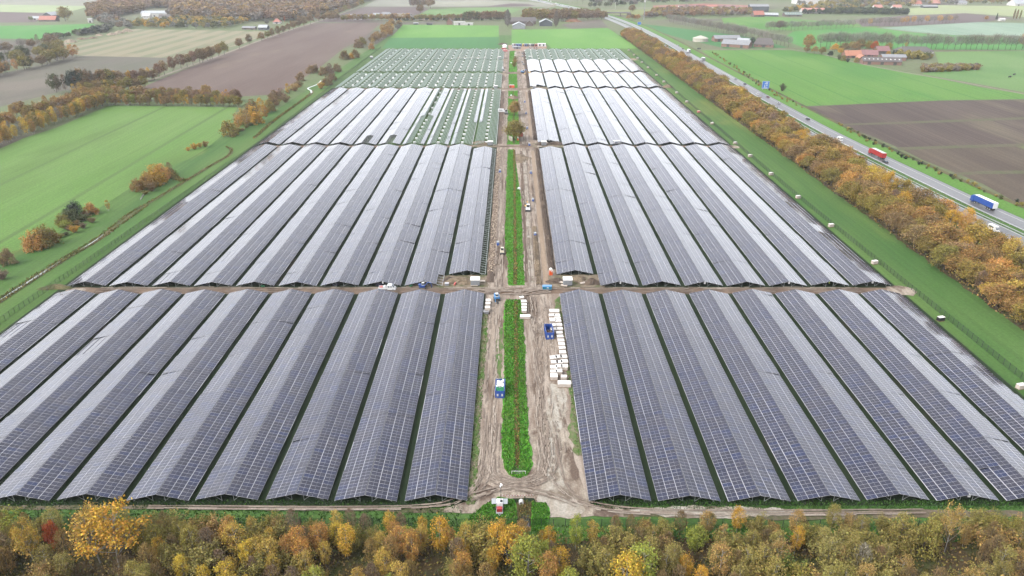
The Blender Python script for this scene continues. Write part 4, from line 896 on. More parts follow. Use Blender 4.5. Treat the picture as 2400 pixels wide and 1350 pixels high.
# -- far tree rows and woods
def mass(name, polys, sp, hr, cols, label, kind='oak', seed=3, wid=1.25):
    """far-off wood that reads as one mass: many crowns merged into one object"""
    r = np.random.default_rng(seed); Vs, Qs, Cs = [], [], []; nb = 0
    base = []
    for v in range(3):
        S, (V, Q_) = SHAPES[kind](np.random.default_rng(50 + v), .055); base.append(V)
    for poly in polys:
        P = [G(*p).to_2d() for p in poly]; xs = [p.x for p in P]; ys = [p.y for p in P]
        x0, x1, y0, y1 = min(xs), max(xs), min(ys), max(ys)
        def inside(x, y):
            c = False; j = len(P) - 1
            for i in range(len(P)):
                if (P[i].y > y) != (P[j].y > y) and x < (P[j].x - P[i].x) * (y - P[i].y) / (P[j].y - P[i].y) + P[i].x: c = not c
                j = i
            return c
        y = y0
        while y < y1:
            x = x0
            while x < x1:
                px, py = x + r.uniform(-.4, .4) * sp, y + r.uniform(-.5, .5) * sp
                if inside(px, py):
                    h = r.uniform(*hr); V = base[int(r.integers(3))]; s = h / HT[kind]; a = r.uniform(0, 6.28); ca, sa = math.cos(a), math.sin(a)
                    T = np.stack([(V[:, 0] * ca - V[:, 1] * sa) * s * wid + px, (V[:, 0] * sa + V[:, 1] * ca) * s * wid + py, V[:, 2] * s], 1)
                    Vs.append(T); c = np.array(C_[cols[int(r.integers(len(cols)))]]) * r.uniform(.85, 1.15); Cs.append(np.tile(np.append(c, 1), (len(V) // 4, 1)))
                x += sp
            y += sp
    V = np.vstack(Vs); n_ = len(V) // 4
    me = npmesh(name, V, np.arange(n_ * 4).reshape(-1, 4), [m_mass]); ca = me.attributes.new('hue', 'FLOAT_COLOR', 'FACE'); ca.data.foreach_set('color', np.vstack(Cs).astype(np.float32).ravel())
    o = link(name, me); o['kind'] = 'stuff'; o['label'] = label
    return o
mass('wood', [[(400, 46), (580, 50), (700, 50), (790, 28), (860, 6), (880, -8), (560, -8), (430, -6), (410, 20)]], 15, (13, 19), ['purple', 'brown', 'oakb', 'purple', 'rust', 'tan', 'twig'], 'broad autumn wood filling the upper left horizon')
mass('wood', [[(214, 48), (330, 30), (345, 20), (420, 20), (430, -6), (330, -6), (300, 2), (210, 22)]], 13, (13, 18), ['brown', 'purple', 'oakb', 'rust'], 'brown wood behind the white greenhouse', seed=4)
mass('thicket', [[(300, 66), (520, 68), (560, 60), (600, 50), (590, 46), (420, 46), (330, 56), (260, 56)]], 13, (6, 10), ['moss', 'silver', 'olive', 'khaki', 'gold', 'straw', 'moss'], 'mixed thicket along the stubble field', seed=5)
mass('thicket', [[(222, 52), (250, 58), (300, 68), (310, 64), (280, 50), (232, 38)]], 12, (8, 12), ['twig', 'silver', 'purple'], 'grey leafless thicket below the brown wood', seed=6)
mass('wood', [[(2000, 22), (2128, 18), (2150, 12), (2300, 10), (2440, 8), (2440, -6), (2000, -6), (1900, 4), (1860, 12)]], 26, (9, 14), ['silver', 'twig', 'khaki', 'moss', 'olive', 'tan'], 'hazy trees and gardens along the upper right horizon', seed=7)
mass('wood', [[(1376, 12), (1600, 8), (1780, 2), (2010, -2), (2010, -8), (1376, -6)]], 30, (9, 15), ['moss', 'silver', 'twig', 'dark'], 'hazy tree line along the horizon', seed=8)
mass('wood', [[(1820, 30), (1862, 22), (1960, 18), (2000, 20), (2000, 28), (1900, 26), (1840, 32)]], 16, (8, 13), ['silver', 'khaki', 'olive', 'moss', 'gold'], 'garden trees behind the salmon roofed barn', seed=9)
mass('hedge', [[(1876, 33), (2126, 36), (2126, 29), (1990, 25), (1950, 27), (1876, 29)]], 10, (7, 10), ['dark', 'dark', 'moss'], 'dark evergreen hedge round the farm gardens', seed=10)
mass('thicket', [[(1570, 40), (1730, 38), (1760, 36), (1756, 26), (1600, 26), (1540, 26), (1500, 44)]], 13, (8, 12), ['brown', 'oakb', 'khaki', 'twig', 'rust'], 'brown scrub beyond the viaduct', seed=11)
mass('thicket', [[(20, 2), (290, 0), (300, -3), (0, -4), (-200, 0)]], 30, (6, 10), ['moss', 'silver'], 'hazy hedge line at the upper left horizon', seed=12)
mass('thicket', [[(930, 50), (1120, 50), (1190, 47), (1190, 44), (930, 45)]], 12, (4, 6), ['moss', 'brown', 'dark'], 'low garden hedge behind the white hall', seed=13)
mass('hedge', [[(110, 96), (250, 76), (262, 68), (250, 66), (150, 88), (100, 92)]], 8, (6, 9), ['moss', 'silver', 'dark', 'moss'], 'grey green hedge along the spoil heaps', seed=14)
mass('hedge', [[(2160, 172), (2294, 164), (2292, 158), (2160, 160)]], 4, (4.5, 6), ['twig', 'olive', 'brown'], 'clipped grey hedge beside the farm lane', kind='bush', seed=15)
mass('hedge', [[(2100, 138), (2180, 142), (2180, 134), (2100, 130)]], 6, (5, 8), ['moss', 'olive', 'khaki'], 'olive shrubbery in front of the dark bungalow', kind='bush', seed=16)
mass('reeds', [[(1660, 121), (1720, 160), (1790, 213), (1880, 258), (1884, 254), (1800, 208), (1730, 160), (1670, 121)]], 5, (1.0, 2.2), ['brown', 'khaki', 'moss', 'tan'], 'weeds and scrub in the motorway ditch', kind='bush', seed=17)
mass('reeds', [[(1960, 296), (2070, 352), (2200, 410), (2330, 462), (2440, 510), (2440, 500), (2330, 453), (2200, 400), (2070, 344), (1966, 291)]], 4, (1.2, 2.4), ['moss', 'dark', 'olive', 'khaki'], 'dark weeds along the ditch beside the ploughed field', kind='bush', seed=18)
def weeds(name, pts, n_, wd, hh, cols, label):
    """reeds and rank growth standing along a line of world points"""
    P = dense(pts, 8); sg = [(b - a).length for a, b in zip(P, P[1:])]; tot = sum(sg); i_ = rng.choice(len(sg), n_, p=np.array(sg) / tot); t = rng.random(n_)
    a = np.array([tuple(p) for p in P]); c = a[i_] + (a[i_ + 1] - a[i_]) * t[:, None] + rng.normal(0, wd * .4, (n_, 2))
    V, Q_ = quads(np.c_[c, np.full(n_, hh * .35 + .1)], hh, rng, .5, np.tile([0, 0, 1.0], (n_, 1))); me = npmesh(name, V, Q_, [m_mass]); ca = me.attributes.new('hue', 'FLOAT_COLOR', 'FACE')
    pal = np.array([C_[k] for k in cols]); cc = np.ones((n_, 4), np.float32); cc[:, :3] = pal[rng.integers(len(pal), size=n_)] * rng.uniform(.7, 1.1, (n_, 1)); ca.data.foreach_set('color', cc.ravel())
    o = link(name, me); o['kind'] = 'stuff'; o['label'] = label
RD = ['brown', 'khaki', 'moss', 'olive', 'green']
weeds('reeds', [(-182.2, 150), (-181.4, 224), (-180.4, 260), (-178.6, 285), (-180.2, 318), (-177.8, 345), (-176, 372), (-174.5, 400), (-172.5, 425), (-176, 440), (-182, 448)], 2600, 1.3, .55, RD, 'brown reeds along the left ditch')
weeds('reeds', [(-176, 372), (-183, 376), (-189, 385), (-196, 395)], 900, 2.2, 1.0, RD, 'brown growth in the side ditch')
weeds('reeds', [(-171.5, 470), (-175, 520), (-176, 580), (-177, 640)], 1500, 1.6, .9, RD, 'brown growth in the upper left ditch')
weeds('reeds', [(-179.4, 214), (-178.6, 260), (-176.4, 285), (-177.2, 330)], 900, .9, .6, RD, 'brown fringe on the right bank of the ditch')
weeds('reeds', [(1.2, 134), (1.3, 180), (1.3, 224)], 1500, .8, .6, ['tan', 'brown', 'khaki'], 'dead weeds in the ditch of the central strip')
weeds('reeds', [(1.3, 238), (1.4, 330), (1.3, 438)], 1800, .8, .7, ['tan', 'brown', 'khaki'], 'dead weeds in the ditch of the second strip')
weeds('reeds', [(2.6, 114.5), (2.8, 122.6)], 260, 1.8, .6, ['khaki', 'moss', 'tan', 'green'], 'weeds round the concrete pipe')
def rowpx(pts, kind, cols, h, where, group, wid=1.0, near=0):
    for px, py in pts:
        col = cols[int(rng.integers(len(cols)))]
        plant(kind, G(px, py), h * rng.uniform(.9, 1.1), C_[col], f'{CW[col]} {KW[kind]} {where}', group, near, wid)
def lerp(a, b, n_, j=2.0): return [(a[0] + (b[0] - a[0]) * (k + .5) / n_ + rng.uniform(-j, j), a[1] + (b[1] - a[1]) * (k + .5) / n_) for k in range(n_)]
BT = ['silver', 'twig', 'grey']
rowpx(lerp((1560, 50), (1640, 67), 16, 1.5), 'bare', BT, 15, 'at the motorway end of the near avenue', 'leafless avenue trees', 1.0, 1)
rowpx(lerp((1640, 67), (1745, 90), 18, 1.5), 'bare', BT, 16, 'of the near avenue behind the barns', 'leafless avenue trees', 1.1, 1)
rowpx(lerp((1700, 74), (1850, 112), 17, 1.5), 'bare', BT, 15, 'at the farmhouse end of the near avenue', 'leafless avenue trees', 1.1, 1)
rowpx(lerp((1790, 74), (2000, 66), 22, 3), 'bare', BT, 15, 'in the far row, nearer half', 'leafless trees of the far row', 1.0, 1)
rowpx(lerp((2010, 63), (2240, 54), 24, 3), 'bare', BT + ['gold'], 14, 'in the far row before the brown field', 'leafless trees of the far row', 1.0, 1)
rowpx(lerp((1915, 112), (2080, 114), 14, 3), 'bare', BT, 20, 'in the long row above the orange roofed farm', 'leafless trees of the long row', 1.1, 1)
rowpx(lerp((2080, 115), (2400, 118), 24, 3), 'bare', BT, 19, 'in the long row along the leaf strewn lane', 'leafless trees of the long row', 1.0, 1)
plant('oak', G(1825, 72), 16, C_['brown'], 'single brown leafed tree in the far bare row', None, 1, 1.0)
rowpx([(1410, 8), (1425, 9), (1340, 8), (1352, 8), (1364, 9), (1330, 7)], 'bare', BT, 16, 'beside the motorway near the horizon', 'bare trees by the far motorway', 1.0)
for i, (px, py, kind, h, col, wd, txt) in enumerate(((1893, 118, 'oak', 19, 'oako', 1.0, 'large amber tree left of the orange roofed farm'), (1890, 124, 'oak', 9, 'oakb', 1.1, 'brown garden tree under the large amber tree'), (1908, 126, 'oak', 9, 'tan', 1.1, 'tan garden tree left of the orange roofed farm'), (1925, 128, 'oak', 9, 'oakg', 1.1, 'olive gold garden tree left of the orange roofed farm'), (1955, 122, 'oak', 10, 'gold', 1.0, 'golden garden tree behind the orange roof'), (1968, 128, 'oak', 8, 'gold', 1.0, 'small golden tree beside the orange roof'), (1978, 122, 'oak', 11, 'brown', 1.2, 'brown tree behind the orange roof'), (2014, 118, 'oak', 13, 'brown', 1.2, 'dull brown tree behind the purple roof'), (2046, 122, 'oak', 13, 'red', .8, 'red orange tree behind the purple roof'), (1995, 116, 'oak', 10, 'khaki', 1.1, 'khaki tree behind the orange roof'),
        (1944, 134, 'oak', 7, 'dark', 1.1, 'dark evergreen bush at the farm corner'), (1965, 140, 'bush', 6, 'moss', 1.2, 'moss green bush before the orange roof'), (1975, 143, 'shrub', 7, 'olive', 1.0, 'olive bush tree at the left foot of the orange farm'), (2006, 146, 'shrub', 6, 'khaki', 1.0, 'khaki bush tree before the orange wing'), (2024, 148, 'shrub', 5, 'moss', 1.1, 'moss green bush tree before the skylight barn'), (2046, 132, 'shrub', 9, 'oakb', 1.0, 'brown bush tree between the purple roofs'), (2080, 122, 'oak', 11, 'oakg', 1.1, 'olive gold tree behind the purple roofed house'), (2004, 122, 'oak', 12, 'oakb', 1.2, 'brown tree rising behind the orange roof'), (2036, 120, 'oak', 12, 'oakg', 1.2, 'olive tree behind the purple barn'), (1985, 146, 'bush', 5, 'dark', 1.0, 'dark bush before the long farm barn'), (2096, 133, 'oak', 8, 'dark', 1.0, 'dark round evergreen beside the bungalow'), (2080, 132, 'oak', 6, 'gold', 1.0, 'golden shrub beside the red brown house'), (2122, 112, 'birch', 10, 'yellow', 1.2, 'bright yellow tree behind the bungalow'), (2396, 112, 'oak', 18, 'oako', 1.0, 'amber tree at the right end of the long row'),
        (1762, 108, 'oak', 11, 'dark', 1.0, 'dark evergreen between brick barn and farmhouse'), (1832, 214, 'bush', 7, 'moss', .8, 'lone bush in the big meadow near the blue sign'), (2310, 48, 'oak', 8, 'orange', 1.0, 'orange tree beside the far garden hedge'), (2380, 46, 'poplar', 18, 'oakb', .6, 'brown poplar, left one in the far right garden'), (2373, 47, 'poplar', 20, 'brown', .6, 'brown poplar, tallest in the far right garden'), (2388, 46, 'poplar', 17, 'olive', .6, 'olive poplar in the far right garden'), (2334, 46, 'conifer', 12, 'dark', .8, 'dark conifer in the far right garden'),
        (153, 50, 'oak', 25, 'oakg', 1.25, 'great round tree beside the red roofed far farm'), (73, 50, 'oak', 9, 'green', 1.0, 'green tree left of the far red roof'), (122, 112, 'oak', 17, 'brown', 1.35, 'broad dark brown tree by the sand heaps'), (126, 113, 'bush', 7, 'dark', 1.2, 'dark bush under the broad brown tree'), (280, 68, 'oak', 11, 'purple', 1.2, 'purple brown tree at the corner of the stubble field'), (235, 76, 'bush', 7, 'dark', 1.2, 'dark bush on the hedge by the spoil heaps'), (252, 72, 'conifer', 9, 'dark', 1.1, 'dark conifer on the hedge by the spoil heaps'),
        (1189, 63, 'poplar', 27, 'twig', 1.25, 'tall grey poplar beside the site lane'), (1302, 64, 'poplar', 26, 'twig', .95, 'tall bare poplar right of the dark barn'), (1184, 36, 'oak', 9, 'oakb', 1, 'brown tree left of the grey barn'),
        (984, 31, 'oak', 17, 'oakb', 1.0, 'round brown tree alone before the bare field'), (1008, 20, 'oak', 24, 'oakb', 1.1, 'brown tree right of the poplar clump'), (667, 54, 'birch', 11, 'red', .6, 'orange columnar tree beside the red roofed bungalow'), (625, 58, 'oak', 9, 'silver', 1.0, 'pale green tree left of the red roofed bungalow'), (1608, 28, 'bare', 17, 'twig', 1.0, 'leafless tree left of the mast group'), (1700, 28, 'oak', 10, 'dark', 1.0, 'dark tree before the red yard'))):
    plant(kind, G(px, py), h, C_[col], txt, None, 1, wd)
rowpx([(962 + i * 5.5, 15 + (i % 2) * .6) for i in range(8)], 'poplar', ['twig', 'purple', 'brown'], 26, 'in the tall clump on the bare field', 'poplars of the far clump', 1.0)
for pts, cols, h, wh, gr in ((lerp((800, 50), (960, 48), 18, 3), ['oakb', 'oako', 'brown', 'tan', 'olive', 'khaki'], 12, 'along the lane in front of the bare field', 'trees along the cross lane'), (lerp((970, 48), (1100, 46), 16, 3), ['oakb', 'brown', 'olive', 'khaki', 'rust'], 10, 'round the sand riding arena', 'trees along the cross lane'),
        (lerp((1090, 48), (1180, 47), 15, 3), ['oakb', 'brown', 'moss', 'rust', 'brown'], 16, 'behind the white hall', 'trees along the cross lane'), (lerp((1225, 50), (1345, 50), 22, 3), ['oakb', 'brown', 'rust', 'olive', 'purple'], 19, 'behind the dark barn', 'trees behind the barns'), (lerp((1225, 38), (1400, 40), 22, 4), ['oakb', 'brown', 'rust', 'purple'], 15, 'between the barns and the motorway', 'trees behind the barns'), (lerp((1310, 48), (1420, 46), 14, 3), ['oakb', 'brown', 'purple'], 14, 'left of the motorway viaduct', 'trees behind the barns'),
        (lerp((1378, 18), (1500, 12), 12, 5), ['moss', 'twig', 'dark'], 11, 'on the horizon beyond the slip road', 'trees beyond the slip road'), (lerp((1470, 46), (1500, 46), 5, 3), ['oako', 'brown', 'orange'], 9, 'beside the viaduct abutment', 'trees by the viaduct'), (lerp((1474, 28), (1484, 28), 2, 1), ['brown', 'oakb'], 13, 'in the slip road loop', 'trees in the slip road loop'),
        (lerp((740, 50), (800, 47), 5, 3), ['oakb', 'brown'], 13, 'at the top of the lane', 'trees at the top of the lane'), (lerp((760, 46), (850, 12), 12, 3), ['oakb', 'brown', 'tan', 'olive'], 12, 'at the edge of the broad wood', 'trees edging the broad wood')):
    rowpx(pts, 'oak', cols, h, wh, gr, 1.05)
plant('oak', G(1203.5, 329), 13.0, C_['oakg'], 'big olive gold tree on the central grass strip', None, 2, 1.22)
plant('oak', G(1205, 272), 11.0, C_['oako'], 'smaller amber tree on the central grass strip', None, 2, 1.05)
for px, py, c in ((1206, 149, 'tan'), (1204, 157, 'olive'), (1207, 143, 'brown')):
    plant('bush', G(px, py), 5.5, C_[c], f'{CW[c]} bush on the far part of the grass strip', None, 1, 1.2)
# ------------------------------------------------------------------ grass tufts and clods near the middle
def tufts(name, poly, n_, size, cols, label, z=.2):
    P = np.array(poly); x0, y0 = P.min(0); x1, y1 = P.max(0); C0 = np.stack([rng.uniform(x0, x1, n_ * 2), rng.uniform(y0, y1, n_ * 2)], 1); keep = np.zeros(len(C0), bool); j = len(P) - 1
    for i in range(len(P)):
        c = (P[i, 1] > C0[:, 1]) != (P[j, 1] > C0[:, 1]); xx = (P[j, 0] - P[i, 0]) * (C0[:, 1] - P[i, 1]) / (P[j, 1] - P[i, 1] + 1e-9) + P[i, 0]
        keep ^= c & (C0[:, 0] < xx); j = i
    C0 = C0[keep][:n_]; m_ = len(C0); up = np.tile([0, 0, 1.2], (m_, 1))
    V, Q_ = quads(np.c_[C0, np.full(m_, z + .1)], size, rng, .6, up); me = npmesh(name, V, Q_, [m_mass]); ca = me.attributes.new('hue', 'FLOAT_COLOR', 'FACE')
    pal = np.array([A(*c, .5) for c in cols], np.float32); ca.data.foreach_set('color', pal[rng.integers(len(pal), size=m_)].ravel())
    o = link(name, me); o['kind'] = 'stuff'; o['label'] = label
GC = [(88, 158, 44), (102, 172, 58), (72, 138, 40), (122, 172, 70), (112, 150, 60)]
for s, n_ in zip(STRIPS, (9000, 9000, 5000, 2000, 1500, 1500)): tufts('grass', s, n_, .5, GC, 'rough grass on the central strip')
tufts('grass', [(-160, 116), (-160, 123.5), (-11, 123.5), (-11, 116)], 6000, .4, [(64, 104, 40), (80, 118, 48), (56, 92, 38)], 'grass at the foot of the nearest left tables', .05)
tufts('grass', [(18, 120.5), (18, 123.5), (150, 123.5), (150, 120.5)], 5000, .4, [(64, 104, 40), (80, 118, 48), (56, 92, 38)], 'grass at the foot of the nearest right tables', .05)
tufts('grass', [(-9.5, 114), (-9.5, 118), (-6, 122), (-3, 124.3), (.5, 123.3), (1.2, 117.8), (1.2, 114)], 2500, .42, GC, 'grass round the camera trailer')
tufts('grass', [(4.2, 114), (4.3, 122.8), (7.5, 122.5), (8.2, 119), (7, 114)], 1200, .42, GC, 'grass right of the concrete pipe')
tufts('grass', [(-140, 111), (-140, 116), (150, 115.5), (150, 111)], 9000, .45, GC[1:], 'rough grass along the front fence', .05)
tufts('grass', [(-10, 122), (-10, 217), (-8.2, 214), (-8.0, 122)], 1500, .4, [(96, 146, 60), (120, 150, 80), (150, 150, 110)], 'grass edge beside the first left table', .12)
tufts('grass', [(15.9, 139), (16.9, 139), (17, 228), (15.2, 225), (15.9, 205), (16, 180)], 700, .4, [(96, 146, 60), (120, 150, 80), (150, 150, 110)], 'grass edge beside the first right table', .12)
# heaps and banks of dug soil
def heap(name, label, cat, p, rx, ry, h, mat, rz=0, seed=1, group=None, n_=22):
    r = np.random.default_rng(seed); V, Fc = [], []
    for j in range(7):
        t = j / 6
        for i in range(n_):
            a = 2 * math.pi * i / n_; k = (1 - t) * (1 + .22 * math.sin(a * 3 + seed) + r.uniform(-.12, .12))
            V.append((math.cos(a) * rx * k, math.sin(a) * ry * k, h * (1 - (1 - t) ** 1.7) * (1 + r.uniform(-.12, .12)) if j else -.1))
    for j in range(6):
        for i in range(n_): Fc.append((j * n_ + i, j * n_ + (i + 1) % n_, (j + 1) * n_ + (i + 1) % n_, (j + 1) * n_ + i))
    Fc.append(tuple(6 * n_ + i for i in range(n_)))
    me = bpy.data.meshes.new(name); me.from_pydata(V, [], Fc); me.materials.append(mat); me.update(); o = link(name, me, None, (p[0], p[1], 0), rz); tag(o, label, cat, group, pos=(p[0], p[1], 0)); return o
def bank(name, label, x0, x1, y0, y1, h, mat, seed=1, chev=1.1):
    """long spoil bank with a row of digger-bucket humps"""
    r = np.random.default_rng(seed); nx = 8; ny = int((y1 - y0) / .55); V = []
    for j in range(ny + 1):
        y = y0 + (y1 - y0) * j / ny; xo = r.uniform(-.12, .12)
        for i in range(nx + 1):
            t = i / nx; b_ = math.sin(math.pi * t)
            hump = .5 + .5 * math.sin((y + chev * abs(t - .5) * 3) * 2 * math.pi / 2.3)
            V.append((x0 + (x1 - x0) * t + xo, y + r.uniform(-.1, .1), h * b_ ** .9 * (.62 + .5 * hump) * r.uniform(.85, 1.15) - .03))
    me = bpy.data.meshes.new(name); me.from_pydata(V, [], [(j * (nx + 1) + i, j * (nx + 1) + i + 1, (j + 1) * (nx + 1) + i + 1, (j + 1) * (nx + 1) + i) for j in range(ny) for i in range(nx)]); me.materials.append(mat); me.update()
    return tag(link(name, me), label, 'soil bank', None, pos=((x0 + x1) / 2, y0, 0))
bank('soil_bank', 'dark soil bank along the second block, right of the track', 14.0, 16.8, 252, 440, 1.3, m_soil, 1)
bank('soil_bank', 'sandy spoil bank between track and trench, second block', 8.4, 11.4, 238, 300, .8, m_soil2, 2)
bank('soil_bank', 'low soil bank left of the trench, farther along', 9.0, 11.2, 300, 420, .55, m_dirt, 3)
bank('soil_bank', 'dark soil bank along the third block, right of the track', 14.0, 17.0, 466, 652, 1.3, m_soil, 4)
bank('soil_bank', 'dark soil bank along the fourth and fifth blocks', 13.6, 16.8, 668, 940, 1.2, m_soil, 5)
wsheet('trench', ragged([(11.7, 238), (13.7, 238), (13.7, 436), (11.9, 436)], .12, 2), .12, ground('pale trench sand', A(206, 182, 158), A(190, 166, 142), .5, 0, 12, 1.5), 'pale sand line of the cable trench')
wsheet('trench', ragged([(11.9, 456), (13.6, 456), (13.6, 650), (11.9, 650)], .12, 2), .12, MATS['pale trench sand'])
for a, b in ((240, 436), (455, 652)):
    wsheet('site_track', ragged([(-9.5, a), (-6.2, a), (-6.4, b), (-9.5, b)], .2, 2.5, 9), .1, m_ruts)
    wsheet('site_track', ragged([(4.8, a), (6.2, a), (6.4, b), (4.8, b)], .15, 2.5, 10), .1, m_ruts)
    wsheet('site_track', ragged([(6.4, a), (8.6, a), (8.4, b), (6.6, b)], .2, 2.5, 12), .095, m_sand)
# broken clods and rubble along the left track
n_ = 1300; P = np.stack([rng.uniform(-9.2, -6.6, n_), rng.uniform(250, 436, n_), np.full(n_, .15)], 1); V = np.zeros((n_, 8, 3)); cube = np.array([(-1, -1, -1), (1, -1, -1), (1, 1, -1), (-1, 1, -1), (-.6, -.7, 1), (.7, -.6, 1), (.6, .7, 1), (-.7, .5, 1)]) * .5
sz = rng.uniform(.2, .62, (n_, 1, 1)); V = cube[None] * sz * np.array([1, 1.1, .6]) + P[:, None]
fq = np.array([(4, 5, 6, 7), (0, 1, 5, 4), (1, 2, 6, 5), (2, 3, 7, 6), (3, 0, 4, 7)]); me = npmesh('rubble', V.reshape(-1, 3), (fq[None] + (np.arange(n_) * 8)[:, None, None]).reshape(-1, 4), [plain('pale sand clod', A(216, 194, 168), .95, 0, .2)])
o = link('rubble', me); o['kind'] = 'stuff'; o['label'] = 'pale sand clods along the left side of the track'
for px, py, rx, ry, h, mt, txt in ((1202.6, 231, 5.2, 4.5, 2.6, m_soil2, 'sand heap on the grass strip behind the two trees'), (1221, 372, 5.5, 11, 1.1, m_soil2, 'flat sand heap beside the right track'), (1075, 660, 6, 3.4, 1.5, m_soil2, 'spoil heap left of the near left kiosk'), (1052, 657, 3, 3, 1.2, m_soil, 'small dark heap by the red barrier'), (1355, 657, 3.2, 3, 1.5, m_soil2, 'spoil heap right of the near right kiosk'), (1386, 663, 3.4, 3, 1.7, m_soil, 'dark spoil heap by the second right table'), (1302, 660, 4, 3, 1.1, m_soil, 'dark mound left of the near right kiosk'),
        (1127, 336, 6, 5, 1.6, m_soil2, 'spoil heap left of the second left kiosk'), (1268, 339, 4, 4, 1.6, m_soil, 'dark heap left of the second right kiosk'), (1303, 338, 6, 4, 1.8, m_soil, 'dark heap right of the second right kiosk'), (1563, 204, 5, 6, 2.2, m_soil2, 'grey sand heap at the end of the fourth cross track'), (1483, 140, 6, 6, 1.6, m_sandy, 'pale sand heap at the end of the fifth cross track'), (1181, 142, 4, 6, 1.5, m_sandy, 'pale heap beside the left track, fifth block'), (1174, 174, 5, 4, 1.2, m_sandy, 'pale heap beside the left track, fourth block'), (128, 674, 6, 2.5, 1.1, m_reed, 'brown brush heap at the left end of the cross track'), (1178, 104, 7, 8, 2.0, m_soil, 'rubble heap left of the site lane'),
        (297, 74, 9, 8, 5, m_sandy, 'big pale sand heap at the top of the spoil row'), (278, 78, 8, 7, 4, m_sandy, 'pale sand heap, second from the top of the spoil row'), (261, 82, 8, 7, 3.5, m_sandy, 'pale sand heap, third from the top of the spoil row'), (232, 84, 6, 5, 3, m_sandy, 'small sand heap in the middle of the spoil row'), (216, 90, 7, 6, 2.5, m_soil2, 'low grey heap in the middle of the spoil row'), (192, 92, 8, 6, 2.5, m_soil2, 'low grey heap toward the bottom of the spoil row'), (164, 99, 9, 8, 4, m_sandy, 'bright sand heap by the broad brown tree'), (144, 106, 12, 6, 2.4, m_sandy, 'flat sand heap by the broad brown tree'),
        (1342, 50, 14, 20, 6, ground('clay bank', A(150, 110, 92), A(170, 128, 96), .2), 'reddish soil heap left of the motorway belt')):
    heap('sand_heap' if mt in (m_sandy, m_soil2) else 'soil_heap', txt, 'heap', G(px, py), rx, ry, h, mt, 0, int(px) % 17)
# ------------------------------------------------------------------ buildings
m_glass, n, l, b = newmat('window glass'); b.inputs['Base Color'].default_value = (.03, .04, .05, 1); b.inputs['Roughness'].default_value = .1
RC = {k: plain(k, A(*c, .46), .75, 0, .16, .4) for k, c in {'red roof tiles': (186, 112, 92), 'orange roof tiles': (196, 128, 96), 'salmon roof': (204, 142, 126), 'purple roof tiles': (150, 104, 104), 'dark roof tiles': (92, 84, 82), 'grey roof sheet': (150, 152, 156), 'light roof sheet': (188, 194, 198), 'white roof': (226, 226, 222), 'brown brick': (150, 112, 94), 'dark brick': (112, 96, 86), 'white wall': (232, 230, 224), 'grey cladding': (160, 168, 172), 'dark cladding': (72, 82, 90), 'cream tank': (208, 204, 186), 'teal glass roof': (120, 140, 132), 'dark trim': (50, 52, 54)}.items()}
def gable(p, L_, Wd, eave, ridge, roof, wall, label, rz=0, cat='building', hip=0, doors=0, wins=0, name='farm_building', skylights=0):
    """gabled or hipped building; local x along the ridge"""
    root = thing(name, label, cat, (p[0], p[1], 0), rz)
    a, b_ = L_ / 2, Wd / 2; w = MB()
    w.hexa([(-a, -b_, 0), (a, -b_, 0), (a, b_, 0), (-a, b_, 0), (-a, -b_, eave), (a, -b_, eave), (a, b_, eave), (-a, b_, eave)])
    if not hip:
        for s in (-1, 1): w.face([(s * a, -b_, eave), (s * a, b_, eave), (s * a, 0, ridge - .15)])
    w.build('wall', RC[wall], root)
    r = MB(); o_ = .5; ah = a + o_ - hip; dz = (ridge - eave) / b_ * o_
    for s in (-1, 1):
        pts = [(-a - o_, s * (b_ + o_), eave - dz), (a + o_, s * (b_ + o_), eave - dz), (ah, 0, ridge), (-ah, 0, ridge)]
        if s > 0: pts = pts[::-1]
        up = [(x, y, z + .22) for x, y, z in pts]
        r.hexa(pts + up)
    if hip:
        for s in (-1, 1): 
            pts = [(s * (a + o_), -b_ - o_, eave - dz + .2), (s * (a + o_), b_ + o_, eave - dz + .2), (s * ah, 0, ridge + .2)]
            r.face(pts if s > 0 else pts[::-1])
    ro = r.build('roof', RC[roof], root)
    if skylights:
        for k in range(skylights):
            x = -a + L_ * (k + .5) / skylights; q = MB(); t = .45; y0, y1 = -b_ * .62, -b_ * .4
            f = lambda y: eave + (ridge - eave) * (1 + y / b_) + .27
            q.hexa([(x - .7, y0, f(y0) - .04), (x + .7, y0, f(y0) - .04), (x + .7, y1, f(y1) - .04), (x - .7, y1, f(y1) - .04), (x - .7, y0, f(y0) + .03), (x + .7, y0, f(y0) + .03), (x + .7, y1, f(y1) + .03), (x - .7, y1, f(y1) + .03)]); q.build('skylight', RC['white roof'], ro)
    for k in range(doors):
        q = MB(); q.box((-a + L_ * (k + .5) / doors, -b_ - .04, min(eave * .42, 1.8)), (min(3.4, L_ / doors * .6), .12, min(eave * .84, 3.6))); q.build('door', RC['dark trim'], root)
    for k in range(wins):
        q = MB(); x = -a + L_ * (k + .75) / (wins + .5); q.box((x, -b_ - .03, eave * .6), (1.3, .1, 1.3)); q.build('window', m_glass, root)
    if wins:
        q = MB(); q.box((-a * .5, 0, ridge + .5), (.8, .8, 1.2)); q.build('chimney', RC['brown brick'], ro)
    return root
B_ = gable
B_(G(115, 50), 30, 15, 3.4, 9.5, 'red roof tiles', 'dark brick', 'far red tiled farmhouse left of the great round tree', .05, 'farmhouse', 0, 0, 4, 'farmhouse')
B_(G(121, 42), 26, 18, 6, 11, 'light roof sheet', 'dark cladding', 'grey shed behind the far red tiled farmhouse', 1.5, 'shed', 0, 1, 0, 'shed')
B_(G(84, 46), 16, 10, 3, 6, 'light roof sheet', 'white wall', 'small white shed left of the red tiled farmhouse', .1, 'shed', 0, 1, 0, 'shed')
B_(G(212, 53), 8, 4, 7, 7.4, 'white roof', 'white wall', 'white block beside the brown wood', .1, 'shed', 0, 1, 0, 'shed')
